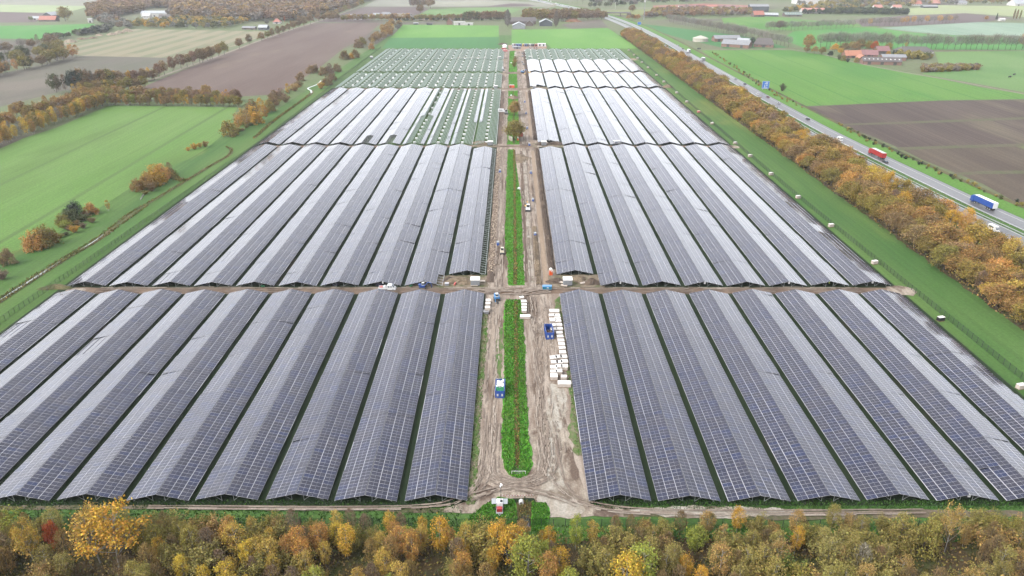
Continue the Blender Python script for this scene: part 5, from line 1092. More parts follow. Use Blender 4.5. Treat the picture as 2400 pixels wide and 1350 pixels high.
B_(G(372, 39), 62, 20, 7, 11, 'light roof sheet', 'white wall', 'long white greenhouse hall half hidden by the wood', .08, 'greenhouse', 0, 6, 0, 'greenhouse')
B_(G(388, 46), 22, 12, 3.4, 9, 'dark roof tiles', 'dark brick', 'dark roofed house in front of the white greenhouse', .1, 'house', 0, 0, 3, 'house')
B_(G(345, 44), 14, 10, 6, 10, 'white roof', 'white wall', 'white house at the left end of the greenhouse', .1, 'house', 0, 0, 2, 'house')
B_(G(649, 55), 13, 12, 3.4, 8.5, 'red roof tiles', 'white wall', 'white bungalow with red pyramid roof by the avenue', .1, 'house', 6, 1, 2, 'house')
B_(G(584, 69), 22, 8, 3, 5, 'grey roof sheet', 'dark brick', 'long low grey shed at the stubble field corner', -.12, 'shed', 0, 2, 0, 'shed')
B_(G(618, 70), 15, 11, 4.2, 7.8, 'light roof sheet', 'dark cladding', 'dark shed with light roof at the stubble field corner', -.1, 'shed', 0, 1, 0, 'shed')
B_(G(1076, 58.5), 20, 9, 5, 5.6, 'white roof', 'white wall', 'long white flat hall above the yellow green field', 0, 'hall', 0, 1, 0, 'hall')
B_(G(1098, 59), 14, 8, 3.4, 4, 'white roof', 'white wall', 'low white annex right of the white hall', 0, 'hall', 0, 1, 0, 'hall')
B_(G(1053, 57), 12, 10, 5, 10.5, 'dark roof tiles', 'brown brick', 'brick gabled house left of the white hall', 1.57, 'house', 0, 0, 3, 'house')
B_(G(1006, 58.5), 10, 5, 3, 4.2, 'dark roof tiles', 'dark cladding', 'small dark shelter by the yellow green field', 0, 'shed', 0, 1, 0, 'shed')
B_(G(974, 57.5), 8, 4, 2.4, 3.2, 'light roof sheet', 'dark cladding', 'tiny shelter left of the small dark shelter', 0, 'shed', 0, 1, 0, 'shed')
B_(G(1215, 66), 22, 21, 5, 9.5, 'light roof sheet', 'grey cladding', 'pale grey barn with gable toward the park', 1.57, 'barn', 0, 2, 0, 'barn')
B_(G(1224, 56), 46, 20, 5, 11, 'dark roof tiles', 'dark brick', 'long dark roofed barn behind the pale grey barn', .02, 'barn', 0, 3, 0, 'barn')
B_(G(1240, 60), 14, 13, 3.4, 9, 'dark roof tiles', 'dark brick', 'small dark gabled house between the barns', 1.5, 'house', 0, 0, 2, 'house')
B_(G(1278, 60), 22, 22, 6, 11, 'light roof sheet', 'dark cladding', 'dark barn with pale roof behind the green field', 1.57, 'barn', 0, 1, 0, 'barn')
t = thing('storage_tank', 'round cream tank with conical roof beside the motorway farm', 'tank', G(1640, 97)); q = MB(); q.tube((0, 0, 0), (0, 0, 4.6), 10.6, n=36); q.build('wall', RC['cream tank'], t); q = MB(); q.tube((0, 0, 4.6), (0, 0, 8.2), 11, .3, n=36); q.build('roof', RC['cream tank'], t)
B_(G(1700, 96.5), 37, 15, 4.4, 8, 'grey roof sheet', 'brown brick', 'long brick barn with grey roof, rear one by the tank', .06, 'barn', 0, 3, 0, 'barn')
B_(G(1725, 110), 36, 19, 4.2, 9, 'grey roof sheet', 'brown brick', 'large brick barn with grey roof, front one by the tank', -.55, 'barn', 0, 2, 0, 'barn')
B_(G(1741, 101), 16, 8, 4, 6.5, 'light roof sheet', 'dark cladding', 'small pale roofed shed behind the front brick barn', -.5, 'shed', 0, 1, 0, 'shed')
B_(G(1788, 110), 25, 14, 4, 11.5, 'dark roof tiles', 'brown brick', 'brown roofed farmhouse with white gable right of the barns', -.3, 'farmhouse', 4, 1, 4, 'farmhouse')
B_(G(1994, 135), 20, 11, 3.2, 8.2, 'orange roof tiles', 'brown brick', 'orange roofed farmhouse in the orchard farm', .1, 'farmhouse', 0, 1, 4, 'farmhouse')
B_(G(2016, 141), 11, 8, 3, 6.2, 'orange roof tiles', 'brown brick', 'small orange roofed wing in front of the farmhouse', 1.6, 'house', 0, 1, 1, 'house')
B_(G(2032, 134), 20, 11, 3.6, 8.2, 'purple roof tiles', 'brown brick', 'purple roofed barn adjoining the orange farmhouse', -.2, 'barn', 0, 1, 2, 'barn')
B_(G(2063, 127), 16, 11, 4.6, 9.6, 'purple roof tiles', 'dark brick', 'purple roofed house behind the long farm barn', .1, 'house', 0, 1, 2, 'house')
B_(G(2062, 150), 40, 15, 3.6, 7.4, 'dark roof tiles', 'brown brick', 'long dark farm barn with a row of skylights', -.22, 'barn', 0, 3, 0, 'barn', 9)
B_(G(2090, 141), 26, 12, 4, 6.5, 'grey roof sheet', 'brown brick', 'grey roofed barn behind the skylight barn', -.12, 'barn', 0, 2, 0, 'barn')
B_(G(2138, 124), 42, 18, 3, 7.6, 'dark roof tiles', 'white wall', 'wide dark bungalow under the long bare row', -.05, 'house', 7, 1, 4, 'house')
B_(G(1775, 27), 40, 22, 11, 15, 'grey roof sheet', 'dark cladding', 'modern grey hall with white end pillars', -.05, 'hall', 0, 3, 0, 'hall')
B_(G(1774, 39), 22, 14, 4, 11, 'red roof tiles', 'dark brick', 'old red brown roofed house before the grey hall', .2, 'house', 0, 1, 2, 'house')
B_(G(1806, 38), 26, 14, 3, 6.5, 'light roof sheet', 'dark cladding', 'low glass roofed shed right of the red brown house', -.2, 'shed', 0, 2, 0, 'shed', 5)
B_(G(1855, 38), 34, 16, 3.4, 7.6, 'teal glass roof', 'dark brick', 'dark greenhouse with bright vents behind the far row', .02, 'greenhouse', 0, 2, 0, 'greenhouse', 7)
B_(G(1902, 31), 48, 18, 5, 10.5, 'salmon roof', 'white wall', 'long salmon roofed barn behind the evergreen hedge', 0, 'barn', 0, 2, 0, 'barn')
B_(G(1892, 9), 70, 40, 13, 14, 'white roof', 'white wall', 'white industrial hall at the horizon, left half', 0, 'hall', 0, 5, 0, 'hall')
B_(G(1960, 6), 130, 40, 11, 12, 'white roof', 'grey cladding', 'wide white industrial roof at the horizon', 0, 'hall', 0, 5, 0, 'hall')
B_(G(2054, 22), 20, 14, 4, 10, 'salmon roof', 'white wall', 'pale red roofed house above the evergreen hedge, left', .2, 'house', 0, 0, 3, 'house')
B_(G(2099, 21), 20, 12, 4, 9, 'salmon roof', 'white wall', 'pale red roofed house above the evergreen hedge, right', 0, 'house', 0, 0, 3, 'house')
B_(G(2143, 13), 26, 14, 4, 11, 'red roof tiles', 'white wall', 'red roofed house on the upper right horizon', .05, 'house', 0, 0, 4, 'house')
B_(G(2188, 11), 22, 14, 4, 11, 'salmon roof', 'dark brick', 'salmon roofed house right of the horizon red roof', .05, 'house', 0, 0, 4, 'house')
B_(G(2176, 18), 34, 16, 3, 6, 'grey roof sheet', 'dark cladding', 'low grey shed below the horizon houses', 0, 'shed', 0, 2, 0, 'shed')
B_(G(2384, 13), 40, 26, 5, 14, 'light roof sheet', 'white wall', 'large pale roofed barn at the right horizon', .2, 'barn', 0, 2, 0, 'barn')
B_(G(2250, 10), 24, 14, 4, 9, 'grey roof sheet', 'white wall', 'grey house among the horizon trees', .1, 'house', 0, 0, 3, 'house')
B_(G(2346, 49), 10, 7, 3, 5, 'white roof', 'white wall', 'little white house in the far right garden', .1, 'house', 0, 0, 1, 'house')
for k, (px, L_) in enumerate(((1620, 60), (1660, 50), (1700, 40))):
    B_(G(px, 20.5), L_, 18, 5, 8, 'purple roof tiles' if k != 1 else 'red roof tiles', 'white wall', f'long low red greenhouse row beyond the viaduct, {["left", "middle", "right"][k]} one', 0, 'greenhouse', 0, 3, 0, 'greenhouse')
for k, (px, py) in enumerate(((820, 42), (838, 46), (940, 42), (955, 40), (882, 40), (905, 37), (868, 44), (930, 47))):
    B_(G(px, py), rng.uniform(10, 18), 9, 3.4, rng.uniform(6, 8.5), ['light roof sheet', 'grey roof sheet', 'white roof', 'dark roof tiles'][k % 4], 'white wall', f'{["pale", "grey", "white", "dark"][k % 4]} roofed {"nursery shed" if k < 4 else "cottage"} among the trees of the cross lane, {["lower left", "left end", "right end", "upper right", "middle", "upper", "inner", "lower right"][k]}', rng.uniform(-.3, .3), 'shed' if k < 4 else 'cottage', 0, 1, 1 if k >= 4 else 0, 'shed' if k < 4 else 'cottage')
# viaduct over the motorway and the tall mast
t = thing('viaduct', 'concrete viaduct crossing the motorway near the horizon', 'bridge', G(1435, 38))
q = MB(); q.box((0, 0, 6.2), (70, 11, 1.4)); q.build('deck', RC['dark brick'], t)
for s in (-1, 1):
    q = MB(); q.box((0, s * 5.4, 7.4), (70, .3, 1.0)); q.build('parapet', RC['grey roof sheet'], t)
    q = MB(); q.box((s * 15, 0, 2.8), (1.2, 9, 5.5)); q.build('pier', RC['dark brick'], t)
    q = MB(); q.box((s * 33, 0, 2.8), (8, 12, 5.5)); q.build('abutment', RC['dark brick'], t)
t = thing('mast', 'slim tall mast with a pale head at the end of bare avenue', 'mast', G(1508, 46)); q = MB(); q.tube((0, 0, 0), (0, 0, 34), .9, .5, 8); q.build('pole', RC['grey roof sheet'], t); q = MB(); q.tube((0, 0, 31), (0, 0, 36), 1.8, n=10); q.build('antenna_head', RC['white roof'], t)
t = thing('mast', 'thin white mast in the slip road loop', 'mast', G(1441, 20)); q = MB(); q.tube((0, 0, 0), (0, 0, 14), .4, .25, 8); q.build('pole', RC['white roof'], t); q = MB(); q.box((0, 0, 14), (2.4, .3, .3)); q.build('lamp_head', RC['white roof'], t)
# motorway signs and barriers
m_blue = plain('sign blue', A(30, 120, 210, .5), .5, 0, .04)
def road_sign(p, w, h, z0, label, rz):
    t = thing('road_sign', label, 'road sign', p, rz); q = MB(); q.box((0, 0, z0 + h / 2), (w, .14, h)); q.build('panel', m_white, t); q = MB(); q.box((0, -.08, z0 + h / 2), (w - .3, .06, h - .3)); q.build('face', m_blue, t)
    for s in (-.35, .35):
        q = MB(); q.tube((s * w, .15, 0), (s * w, .15, z0 + h), .12, n=6); q.build('post', m_steel, t)
    return t
t = road_sign(G(1792, 211), 6.2, 6.6, 1.2, 'big blue direction sign with white arrow beside the motorway', -.12)
q = MB()
q.box((-.9, -.125, 3.4), (.45, .04, 2.6)); q.box((.3, -.125, 5.6), (2.8, .04, .42)); q.box((.3, -.125, 2.6), (2.4, .04, .38))
for x, z, w in ((.6, 6.9, 2.2), (.9, 6.35, 1.5), (.8, 4.6, 1.2), (.9, 4.1, 1.6), (-1.9, 1.9, 1.2), (.5, 1.75, 2.6)): q.box((x, -.125, z), (w, .04, .26))
q.build('lettering', m_white, t)
road_sign(G(1497, 60), 6, 4.4, 1.5, 'blue direction sign beside the motorway near the viaduct', -.1)
t = thing('road_sign', 'small dark sign board seen from behind at the tank farm', 'road sign', G(1637, 117))
for s in (-1, 1):
    q = MB(); q.box((s * 1.2, 0, 1.6), (2.0, .1, 1.8)); q.build('panel', RC['dark trim'], t); q = MB(); q.tube((s * 1.2, .1, 0), (s * 1.2, .1, 2.2), .06); q.build('post', m_steel, t)
def barrier(d, label):
    path = off(BARD, d); t = thing('crash_barrier', label, 'crash barrier', (path[0].x, path[0].y, 0)); o0 = path[0]
    q = MB(); P = path
    for a, b_ in zip(P, P[1:]):
        t_ = (b_ - a).normalized(); n_ = Vector((t_.y, -t_.x)) * .09; A_, B2 = a - o0, b_ - o0
        q.hexa([(*(A_ - n_), .45), (*(A_ + n_), .45), (*(B2 + n_), .45), (*(B2 - n_), .45), (*(A_ - n_), .8), (*(A_ + n_), .8), (*(B2 + n_), .8), (*(B2 - n_), .8)])
    q.build('rail', m_steel, t); q = MB()
    for p, t_ in walk(path, 4):
        if p.y < 1100: q.box((p.x - o0.x, p.y - o0.y, .35), (.12, .12, .7))
    o = q.build('post', m_steel, t); o['kind'] = 'stuff'
barrier(0, 'grey steel crash barrier of the far carriageway'); barrier(-3.9, 'grey steel crash barrier of the near carriageway')
# ------------------------------------------------------------------ vehicles
CARM = {}
def paint(c):
    if c not in CARM:
        m, n, l, b = newmat('paint ' + c); pc = {'white': (.52, .52, .52, 1), 'black': (.012, .012, .014, 1), 'silver': (.26, .27, .28, 1), 'red': (.27, .018, .018, 1), 'maroon': (.12, .03, .03, 1), 'blue': (.012, .05, .22, 1), 'sky blue': (.05, .18, .38, 1), 'orange': (.48, .07, .015, 1), 'yellow': (.48, .28, .03, 1), 'grey': (.13, .13, .135, 1), 'teal': (.012, .12, .2, 1), 'cream': (.42, .37, .28, 1), 'canvas grey': (.26, .26, .25, 1), 'pink': (.4, .13, .12, 1)}[c]
        b.inputs['Base Color'].default_value = (pc[0] * ALB, pc[1] * ALB, pc[2] * ALB, 1); b.inputs['Roughness'].default_value = .38; CARM[c] = m
    return CARM[c]
m_tyre = plain('tyre rubber', (.02, .02, .02, 1), .85)
def wheel(root, x, y, r, w=.24):
    q = MB(); q.tube((x, y - w / 2, r), (x, y + w / 2, r), r, n=12); o = q.build('wheel', m_tyre, root); q = MB(); q.tube((x, y - w / 2 - .01, r), (x, y + w / 2 + .01, r), r * .55, n=8); q.build('rim', m_steel, o)
def wedge(q, x0, x1, w, z0, z1, f, b_, t=.86, m=0):
    """body block; f/b_ = how far the front and back lean in at the top"""
    q.hexa([(x0, -w / 2, z0), (x1, -w / 2, z0), (x1, w / 2, z0), (x0, w / 2, z0), (x0 + b_, -w / 2 * t, z1), (x1 - f, -w / 2 * t, z1), (x1 - f, w / 2 * t, z1), (x0 + b_, w / 2 * t, z1)], m)
def car(p, rz, col, label, van=False, group=None):
    root = thing('van' if van else 'car', label, 'van' if van else 'car', (p[0], p[1], .1), rz, group)
    if van:
        q = MB(); wedge(q, -2.7, 1.6, 1.95, .35, 2.45, .1, .08, .92); wedge(q, 1.6, 2.75, 1.95, .35, 1.25, .15, 0, .92); wedge(q, 1.5, 2.4, 1.9, 1.25, 2.4, .75, 0, .92); q.build('body', paint(col), root)
        q = MB(); wedge(q, 1.62, 2.46, 1.74, 1.3, 2.2, .74, .4, .95); q.build('windscreen', m_glass, root); q = MB(); q.box((-2.68, 0, 1.8), (.12, 1.5, .6)); q.build('rear_window', m_glass, root)
        for s in (-1, 1):
            q = MB(); q.box((-.6, s * .955, 1.75), (2.6, .04, .55)); q.build('side_window', m_glass, root)
        wx, wr = 1.75, .36
    else:
        q = MB(); wedge(q, -2.15, 2.15, 1.8, .32, .9, .12, .08, .95); q.build('body', paint(col), root)
        q = MB(); wedge(q, -1.75, .95, 1.66, .9, 1.4, .72, .55, .8); q.build('windows', m_glass, root)
        q = MB(); wedge(q, -1.22, .26, 1.36, 1.4, 1.47, .08, .08, .92); q.build('roof', paint(col), root)
        for s in (-1, 1):
            q = MB(); q.box((2.1, s * .6, .68), (.12, .4, .16)); q.build('headlight', m_white, root); q = MB(); q.box((-2.13, s * .62, .72), (.1, .36, .16)); q.build('tail_light', paint('red'), root)
        wx, wr = 1.32, .32
    for sx in (-1, 1):
        for s in (-1, 1): wheel(root, sx * wx, s * .82, wr)
    return root
def truck(p, rz, cab, box, label, roof=None, back=None, L_=13.4, group=None):
    root = thing('truck', label, 'truck', (p[0], p[1], .1), rz, group)
    q = MB(); wedge(q, 6.2, 8.3, 2.5, .9, 3.2, .25, 0, .98); wedge(q, 6.2, 8.3, 2.5, .5, .9, 0, 0, 1); wedge(q, 6.2, 7.9, 2.3, 3.2, 3.7, .7, 0, .9); q.build('cab', paint(cab), root)
    q = MB(); wedge(q, 8.16, 8.31, 2.1, 2.0, 3.0, .1, 0, .98); q.build('windscreen', m_glass, root)
    x0 = 5.9 - L_
    q = MB(); q.box(((x0 + 5.9) / 2, 0, 2.65), (L_, 2.54, 2.7)); q.build('trailer', paint(box), root)
    q = MB(); q.box(((x0 + 5.9) / 2, 0, 4.03), (L_ - .1, 2.5, .06)); q.build('trailer_roof', paint(roof or box), root)
    q = MB(); q.box((x0 - .05, 0, 2.65), (.1, 2.4, 2.6)); q.build('rear_door', paint(back or box), root)
    q = MB(); q.box(((x0 + 7) / 2, 0, .95), (L_ * .95, 1.0, .3)); q.build('chassis', m_tyre, root)
    for x in (7.4, 4.6, x0 + 1.6, x0 + 2.9, x0 + 4.2) if L_ > 9 else (7.4, x0 + 1.6):
        for s in (-1, 1): wheel(root, x, s * 1.05, .5, .4)
    return root
FAR = math.pi / 2      # far carriageway drives away from the camera
def dirat(y):
    i = min(range(len(BARD) - 1), key=lambda i: abs(BARD[i].y - y)); d = BARD[i + 1] - BARD[i]; return math.atan2(d.y, d.x)
def onroad(px, py): p = G(px, py); return p, dirat(p.y)
for px, py, col, txt in ((1609, 125, 'grey', 'small grey car beside the first white lorry'), (1598.7, 115.5, 'black', 'dark car ahead of the white lorry'), (1588, 107.5, 'silver', 'silver grey car far along the motorway'), (1723, 187, 'silver', 'silver car level with the tank farm meadow'), (1744.5, 198.5, 'black', 'dark car behind the silver one, left of the blue sign'), (1774, 222, 'white', 'white car on the motorway below the blue sign'), (1798.5, 229, 'maroon', 'dark red car on the motorway below the blue sign'), (1824.5, 244, 'silver', 'silver hatchback behind the dark red car'), (1892, 281, 'black', 'black car alone on the far carriageway'), (2073, 382, 'black', 'dark car overtaking beside the red lorry'), (1502, 69, 'grey', 'dark car far away near the viaduct')):
    p, a = onroad(px, py); car(p, a, col, txt, group='cars on the motorway')
p, a = onroad(1966, 330); car(p, a, 'white', 'white minibus on the far carriageway', True)
p, a = onroad(2054, 368); truck(p, a, 'red', 'red', 'red articulated lorry with grey trailer roof', 'canvas grey')
p, a = onroad(2303, 484); truck(p, a, 'blue', 'blue', 'blue articulated lorry with white roof and rear doors', 'white', 'white')
p, a = onroad(1614, 124); truck(p, a, 'white', 'white', 'white box lorry, farther of two', 'white', 'grey', 8)
p, a = onroad(1648, 144); truck(p, a, 'white', 'grey', 'lorry with dark box and white roof', 'white', 'grey', 8)
for k, (px, py, kind) in enumerate(((1542.5, 99, 'van'), (1562.5, 108, 'van'), (1586.7, 124, 'lorry'), (1601, 131, 'van'), (1622, 147, 'lorry'), (1659, 170, 'lorry'), (1703, 195, 'van'), (1859, 288, 'van'), (2330, 530, 'van'))):
    p = G(px, py, 2.2); a = dirat(p.y) + math.pi
    txt = f'white {kind} on the near carriageway half hidden by trees, {["farthest", "second farthest", "third from far end", "fourth from far end", "fifth from far end", "sixth, left of the blue sign", "seventh, left of the blue sign", "near the black car", "nearest, beside the blue lorry"][k]}'
    if kind == 'van': car((p.x, p.y), a, 'white', txt, True, 'white vehicles on the near carriageway')
    else: truck((p.x, p.y), a, 'white', 'white', txt, 'white', 'white', 8, 'white vehicles on the near carriageway')
p = G(2007, 366, 2); a = dirat(p.y) + math.pi
t = thing('car_transporter', 'blue car transporter on the near carriageway behind the trees', 'truck', (p.x, p.y, .1), a)
q = MB(); wedge(q, 5.6, 7.6, 2.5, .6, 3.3, .3, 0, .96); q.build('cab', paint('blue'), t)
for z in (1.1, 2.7):
    q = MB(); q.box((-1, 0, z), (13, 2.4, .2)); q.build('deck', paint('blue'), t)
for x in (-7, -3, 1, 5):
    for s in (-1, 1):
        q = MB(); q.tube((x, s * 1.15, 1.0), (x + .5, s * 1.15, 2.8), .09, n=4); q.build('post', paint('blue'), t)
for x in (6.6, 4, -4, -5.4):
    for s in (-1, 1): wheel(t, x, s * 1.05, .5, .4)
for k, (px, py, col) in enumerate(((1262, 2.5, 'blue'), (1290, 4.0, 'white'), (1302, 9, 'white'), (1310, 11, 'grey'), (1318, 14, 'white'), (1330, 17, 'silver'), (1284, 2, 'white'))):
    p = G(px, py); car(p, dirat(p.y), col, f'{col} van on the distant motorway bend', True, 'vehicles on the distant motorway bend')
# ------------------------------------------------------------------ fences of the park
m_green = plain('green fence wire', A(26, 50, 40, .4), .6, 0, .08)
def fence(pts, step, n_single, label, h=2.1):
    P = [Vector(p) for p in pts]; root = thing('wire_fence', label, 'fence', (P[0].x, P[0].y, 0)); o0 = P[0]
    pm = MB(); pm.tube((0, 0, 0), (0, 0, h + .15), .075, n=5); pm = pm.mesh('post', [m_green])
    def wires(q, a, d, L_):
        n_ = Vector((-d.y, d.x)) * .006
        for k in range(11):
            z = .08 + k * (h - .12) / 10; w = .024 if k in (0, 5, 10) else .015
            A_, B2 = a, a + d * L_; q.face([(*A_, z - w), (*B2, z - w), (*B2, z + w), (*A_, z + w)])
        k = .12
        while k < L_:
            c = a + d * k; e = d * .013; q.face([(*(c - e), .08), (*(c + e), .08), (*(c + e), h), (*(c - e), h)]); k += .24
    pmesh = None; bulk = MB(); i = 0
    for a, b_ in zip(P, P[1:]):
        L_ = (b_ - a).length; d = (b_ - a) / L_; n_ = max(1, round(L_ / step)); st_ = L_ / n_
        for k in range(n_):
            q0 = a + d * (st_ * k) - o0
            if i < n_single:
                link('post', pm, root, (q0.x, q0.y, 0)); w = MB(); wires(w, Vector((0, 0)), d, st_); w.build('wire_panel', m_green, root, (q0.x, q0.y, 0))
            else:
                bulk.box((q0.x, q0.y, h / 2), (.08, .08, h + .1)); wires(bulk, q0, d, st_)
            i += 1
    if bulk.f:
        o = bulk.build('fence_run', m_green, root); o['kind'] = 'stuff'
    return root
fence([(-110, 116.0), (-45, 115.7), (60, 115.2), (125, 114.8)], 2.55, 100, 'green wire fence along the front of the solar park')
fence([(146.5, 140), (144.6, 262), (143.6, 340), (144.2, 440), (145, 520), (146, 640), (148, 760), (150.8, 968)], 2.6, 150, 'green wire fence right of the solar park')
fence([(-168.2, 150), (-168.8, 215), (-168, 243), (-163.6, 446), (-165, 560), (-169.5, 710), (-172.8, 985)], 2.6, 150, 'green wire fence left of the solar park')
# ------------------------------------------------------------------ pallets, crates, cabins and machines
m_card = plain('white wrapped cardboard', (.34, .29, .25, 1), .7, 0, .14); m_top = plain('white lid', (.54, .52, .49, 1), .6, 0, .1); m_wood = plain('pallet wood', A(178, 140, 104), .85, 0, .25, 4)
def pallet(p, L_, Wd, h, rz, label, group, nboxes=1, top=None, side=None):
    root = thing('panel_crate', label, 'crate', (p[0], p[1], p[2] if len(p) > 2 else .1), rz, group)
    q = MB()
    for s in (-1, 0, 1): q.box((0, s * (Wd / 2 - .08), .08), (L_, .12, .16))
    q.box((0, 0, .18), (L_, Wd, .04)); q.build('pallet', m_wood, root)
    for k in range(nboxes):
        q = MB(); q.box((0, -Wd / 2 + Wd * (k + .5) / nboxes, .2 + h / 2), (L_ - .06, Wd / nboxes - .04, h)); q.build('carton', side or m_card, root)
        q = MB(); q.box((0, -Wd / 2 + Wd * (k + .5) / nboxes, .215 + h), (L_ - .02, Wd / nboxes - .01, .05)); q.build('lid', top or m_top, root)
    return root
def at(px, py, z=0): return G(px, py, z)
ox, oy, os_ = 1100, 660, 4.5
GL = 'panel crates stacked along the right track'
rows_ = [(892, 305, 3.6, 2.2, 0, 'widest white panel crate at the top of the right track row'),
  (868, 350, 2.3, 1.7, .05, 'crate at the top of the inner crate column'), (876, 400, 2.3, 2.6, .05, 'long crate, second in the inner crate column'), (881, 456, 2.3, 1.8, .05, 'crate, third in the inner crate column'), (888, 498, 2.4, 1.7, .12, 'crate at the foot of the inner column behind the blue skip'),
  (920, 352, 2.2, 1.8, .08, 'first crate of the outer column beside the table'), (926, 382, 2.2, 1.6, .08, 'second crate of the outer column beside the table'), (932, 412, 2.2, 1.6, .08, 'third crate of the outer column beside the table'), (940, 453, 2.3, 1.8, .05, 'fourth crate of the outer column, level with skip rim'), (946, 494, 2.3, 1.7, .05, 'fifth crate of the outer column, right of the skip'), (944, 536, 2.2, 1.7, .05, 'sixth crate of the outer column, right of the skip'), (953, 575, 2.2, 1.7, .06, 'seventh crate of the outer column, right of skip foot'), (962, 618, 2.2, 1.8, .06, 'eighth crate of the outer column, below the skip'), (969, 656, 2.2, 1.7, .06, 'ninth crate of the outer column, below the skip'), (975, 695, 2.2, 1.7, .06, 'tenth crate of the outer column'), (980, 742, 2.2, 1.9, .03, 'eleventh crate of the outer column'), (990, 788, 2.3, 1.9, .05, 'twelfth crate, top right of the lower crate cluster'), (997, 838, 2.3, 1.9, .02, 'crate, second from the top in the right file of the cluster'), (999, 889, 2.2, 1.9, -.1, 'crate at the foot of the right file of the cluster'),
  (883, 797, 2.4, 1.9, .12, 'crate at the top of the left file of the cluster'), (937, 788, 2.2, 1.9, .1, 'crate at the top of the middle file of the cluster'), (893, 846, 2.3, 1.9, .03, 'crate, second in the left file of the cluster'), (945, 846, 2.0, 1.9, .03, 'crate, second in the middle file of the cluster'), (886, 900, 2.2, 2.0, 0, 'crate, third in the left file of the cluster'), (942, 889, 2.2, 1.9, -.05, 'crate, third in the middle file of the cluster'), (940, 938, 2.1, 1.9, -.05, 'crate at the foot of the middle file of the cluster'), (886, 945, 2.2, 1.6, 0, 'crate, fourth in the left file of the cluster'), (888, 990, 2.3, 2.3, 0, 'crate at the foot of the left file of the cluster'),
  (992, 998, 1.8, 1.5, 0, 'small pinkish crate above the wide lowest crate'), (998, 1064, 4.1, 2.2, 0, 'wide white crate, lowest of the right track row')]
for x, y, L_, Wd, rz, txt in rows_:
    p = at(ox + x / os_, oy + y / os_, 1.3); pallet((p.x, p.y), L_ * .92, Wd * .88, 1.05, rz + rng.uniform(-.05, .05), txt, GL, 2 if L_ > 3 else 1)
for x, y, L_, Wd, rz, txt in ((548, 162, 1.5, 1.3, .3, 'small cream crate at the top of the grass strip'), (570, 205, 1.9, 1.7, .1, 'upper cream crate on the grass strip'), (573, 240, 1.8, 1.5, .05, 'second cream crate on the grass strip'), (573, 272, 1.8, 1.6, .05, 'third cream crate on the grass strip'), (574, 300, 1.7, 1.1, .05, 'lowest cream crate of the grass strip file'), (585, 360, 3.5, 1.6, -.02, 'long white crate lying across the grass strip edge')):
    p = at(ox + x / os_, oy + y / os_, 1.2); pallet((p.x, p.y), L_, Wd, .95, rz, txt, 'crates on the grass strip')
for x, y, L_, Wd, h, txt, tp in ((194, 195, 1.7, 1.6, 1.3, 'upper white box beside the first left table', None), (192, 228, 1.7, 1.6, 1.3, 'middle white box beside the first left table', None), (187, 270, 1.7, 1.6, 1.6, 'lower white box beside the first left table', None)):
    p = at(ox + x / os_, oy + y / os_, h + .2); pallet((p.x, p.y), L_, Wd, h, .03, txt, 'white boxes beside the first left table')
p = at(1138.5, 735); t = thing('wash_tub', 'open grey tub with pale rim beside first left table', 'tub', (p.x, p.y, .1)); q = MB(); q.box((0, 0, .45), (1.7, 1.6, .9)); q.build('body', paint('grey'), t); q = MB()
for s in (-1, 1): q.box((s * .8, 0, .95), (.14, 1.6, .1)); q.box((0, s * .74, .955), (1.46, .14, .1))
q.build('rim', m_frame, t)
p = at(1190, 736); t = thing('wooden_pallet', 'reddish wooden pallet lying at the grass strip edge', 'pallet', (p.x, p.y, .1), .1)
for k in range(6):
    q = MB(); q.box((-.9 + k * .36, 0, .16), (.26, 1.5, .05)); q.build('board', m_wood, t)
for s in (-1, 0, 1):
    q = MB(); q.box((0, s * .68, .07), (2.1, .14, .14)); q.build('bearer', m_wood, t)
# crates along the right fence
FB = ((2391, 911), (2204, 752), (2049, 619), (1947, 532), (1870, 465), (1806.5, 410.5), (1757.5, 368), (1722.5, 338), (1668.5, 291.5), (1637, 264), (1609, 240.5), (1585.5, 219), (1555.5, 193.3), (1538, 177.6), (1518, 160), (1503.5, 147.5), (1493.5, 137.7), (1485, 130), (1472.7, 119.5))
for k, (px, py) in enumerate(FB):
    p = G(px, py); kw = {}
    if k == 1: kw = dict(side=paint('black'))
    if k == 9: kw = dict(side=paint('pink'), top=plain('peach lid', (.7, .5, .4, 1), .7))
    txt = 'white crate with dark side beside the right fence' if k == 1 else 'peach coloured crate beside the right fence' if k == 9 else f'white crate beside the right fence, {(ORD[k] if k < 12 else ["thirteenth", "fourteenth", "fifteenth", "sixteenth", "seventeenth", "eighteenth", "nineteenth"][k - 12])} from the near end'
    pallet((p.x - .2, p.y, .04), 2.3, 1.3, 1.25, .25, txt, 'crates along the right fence', **kw)
# crates set out under and between the bare frames
CR = []
for bi in (3, 4, 5):
    y0, nr = BL[bi]; Ln = nr * ROW
    for side, ks in ((-1, range(10)), (1, range(8) if bi == 5 else [])):
        for k in ks:
            x = table_x(side, k); n_ = 8 if side < 0 else 8
            for j in range(n_): CR.append((y0 + Ln * (j + .5) / n_, x + rng.uniform(-.2, .2), f'under {ORD[k]} {"left" if side < 0 else "right"} frame ridge, {NAMES[bi]}, {ORD[j]} from near end'))
            if k or side > 0:
                for j in range(4): CR.append((y0 + Ln * (j + .5) / 4, x + (7.72 if side < 0 else -7.72), f'in lane beside {ORD[k]} {"left" if side < 0 else "right"} frame, {NAMES[bi]}, {ORD[j]} from near end'))
y0, nr = BL[2]
for k, n_, a in ((0, 18, 0), (1, 18, 0), (2, 18, 0), (3, 18, 0)):
    for j in range(n_):
        if k == 3 and j > 6 and j % 2: continue
        CR.append((y0 + nr * ROW * (j + .5) / n_, table_x(-1, k) + rng.uniform(-.25, .25), f'under {ORD[k]} left table ridge, third block, {ORD[j % 9]} from {"near end" if j < 9 else "the middle"}'))
CR.sort()
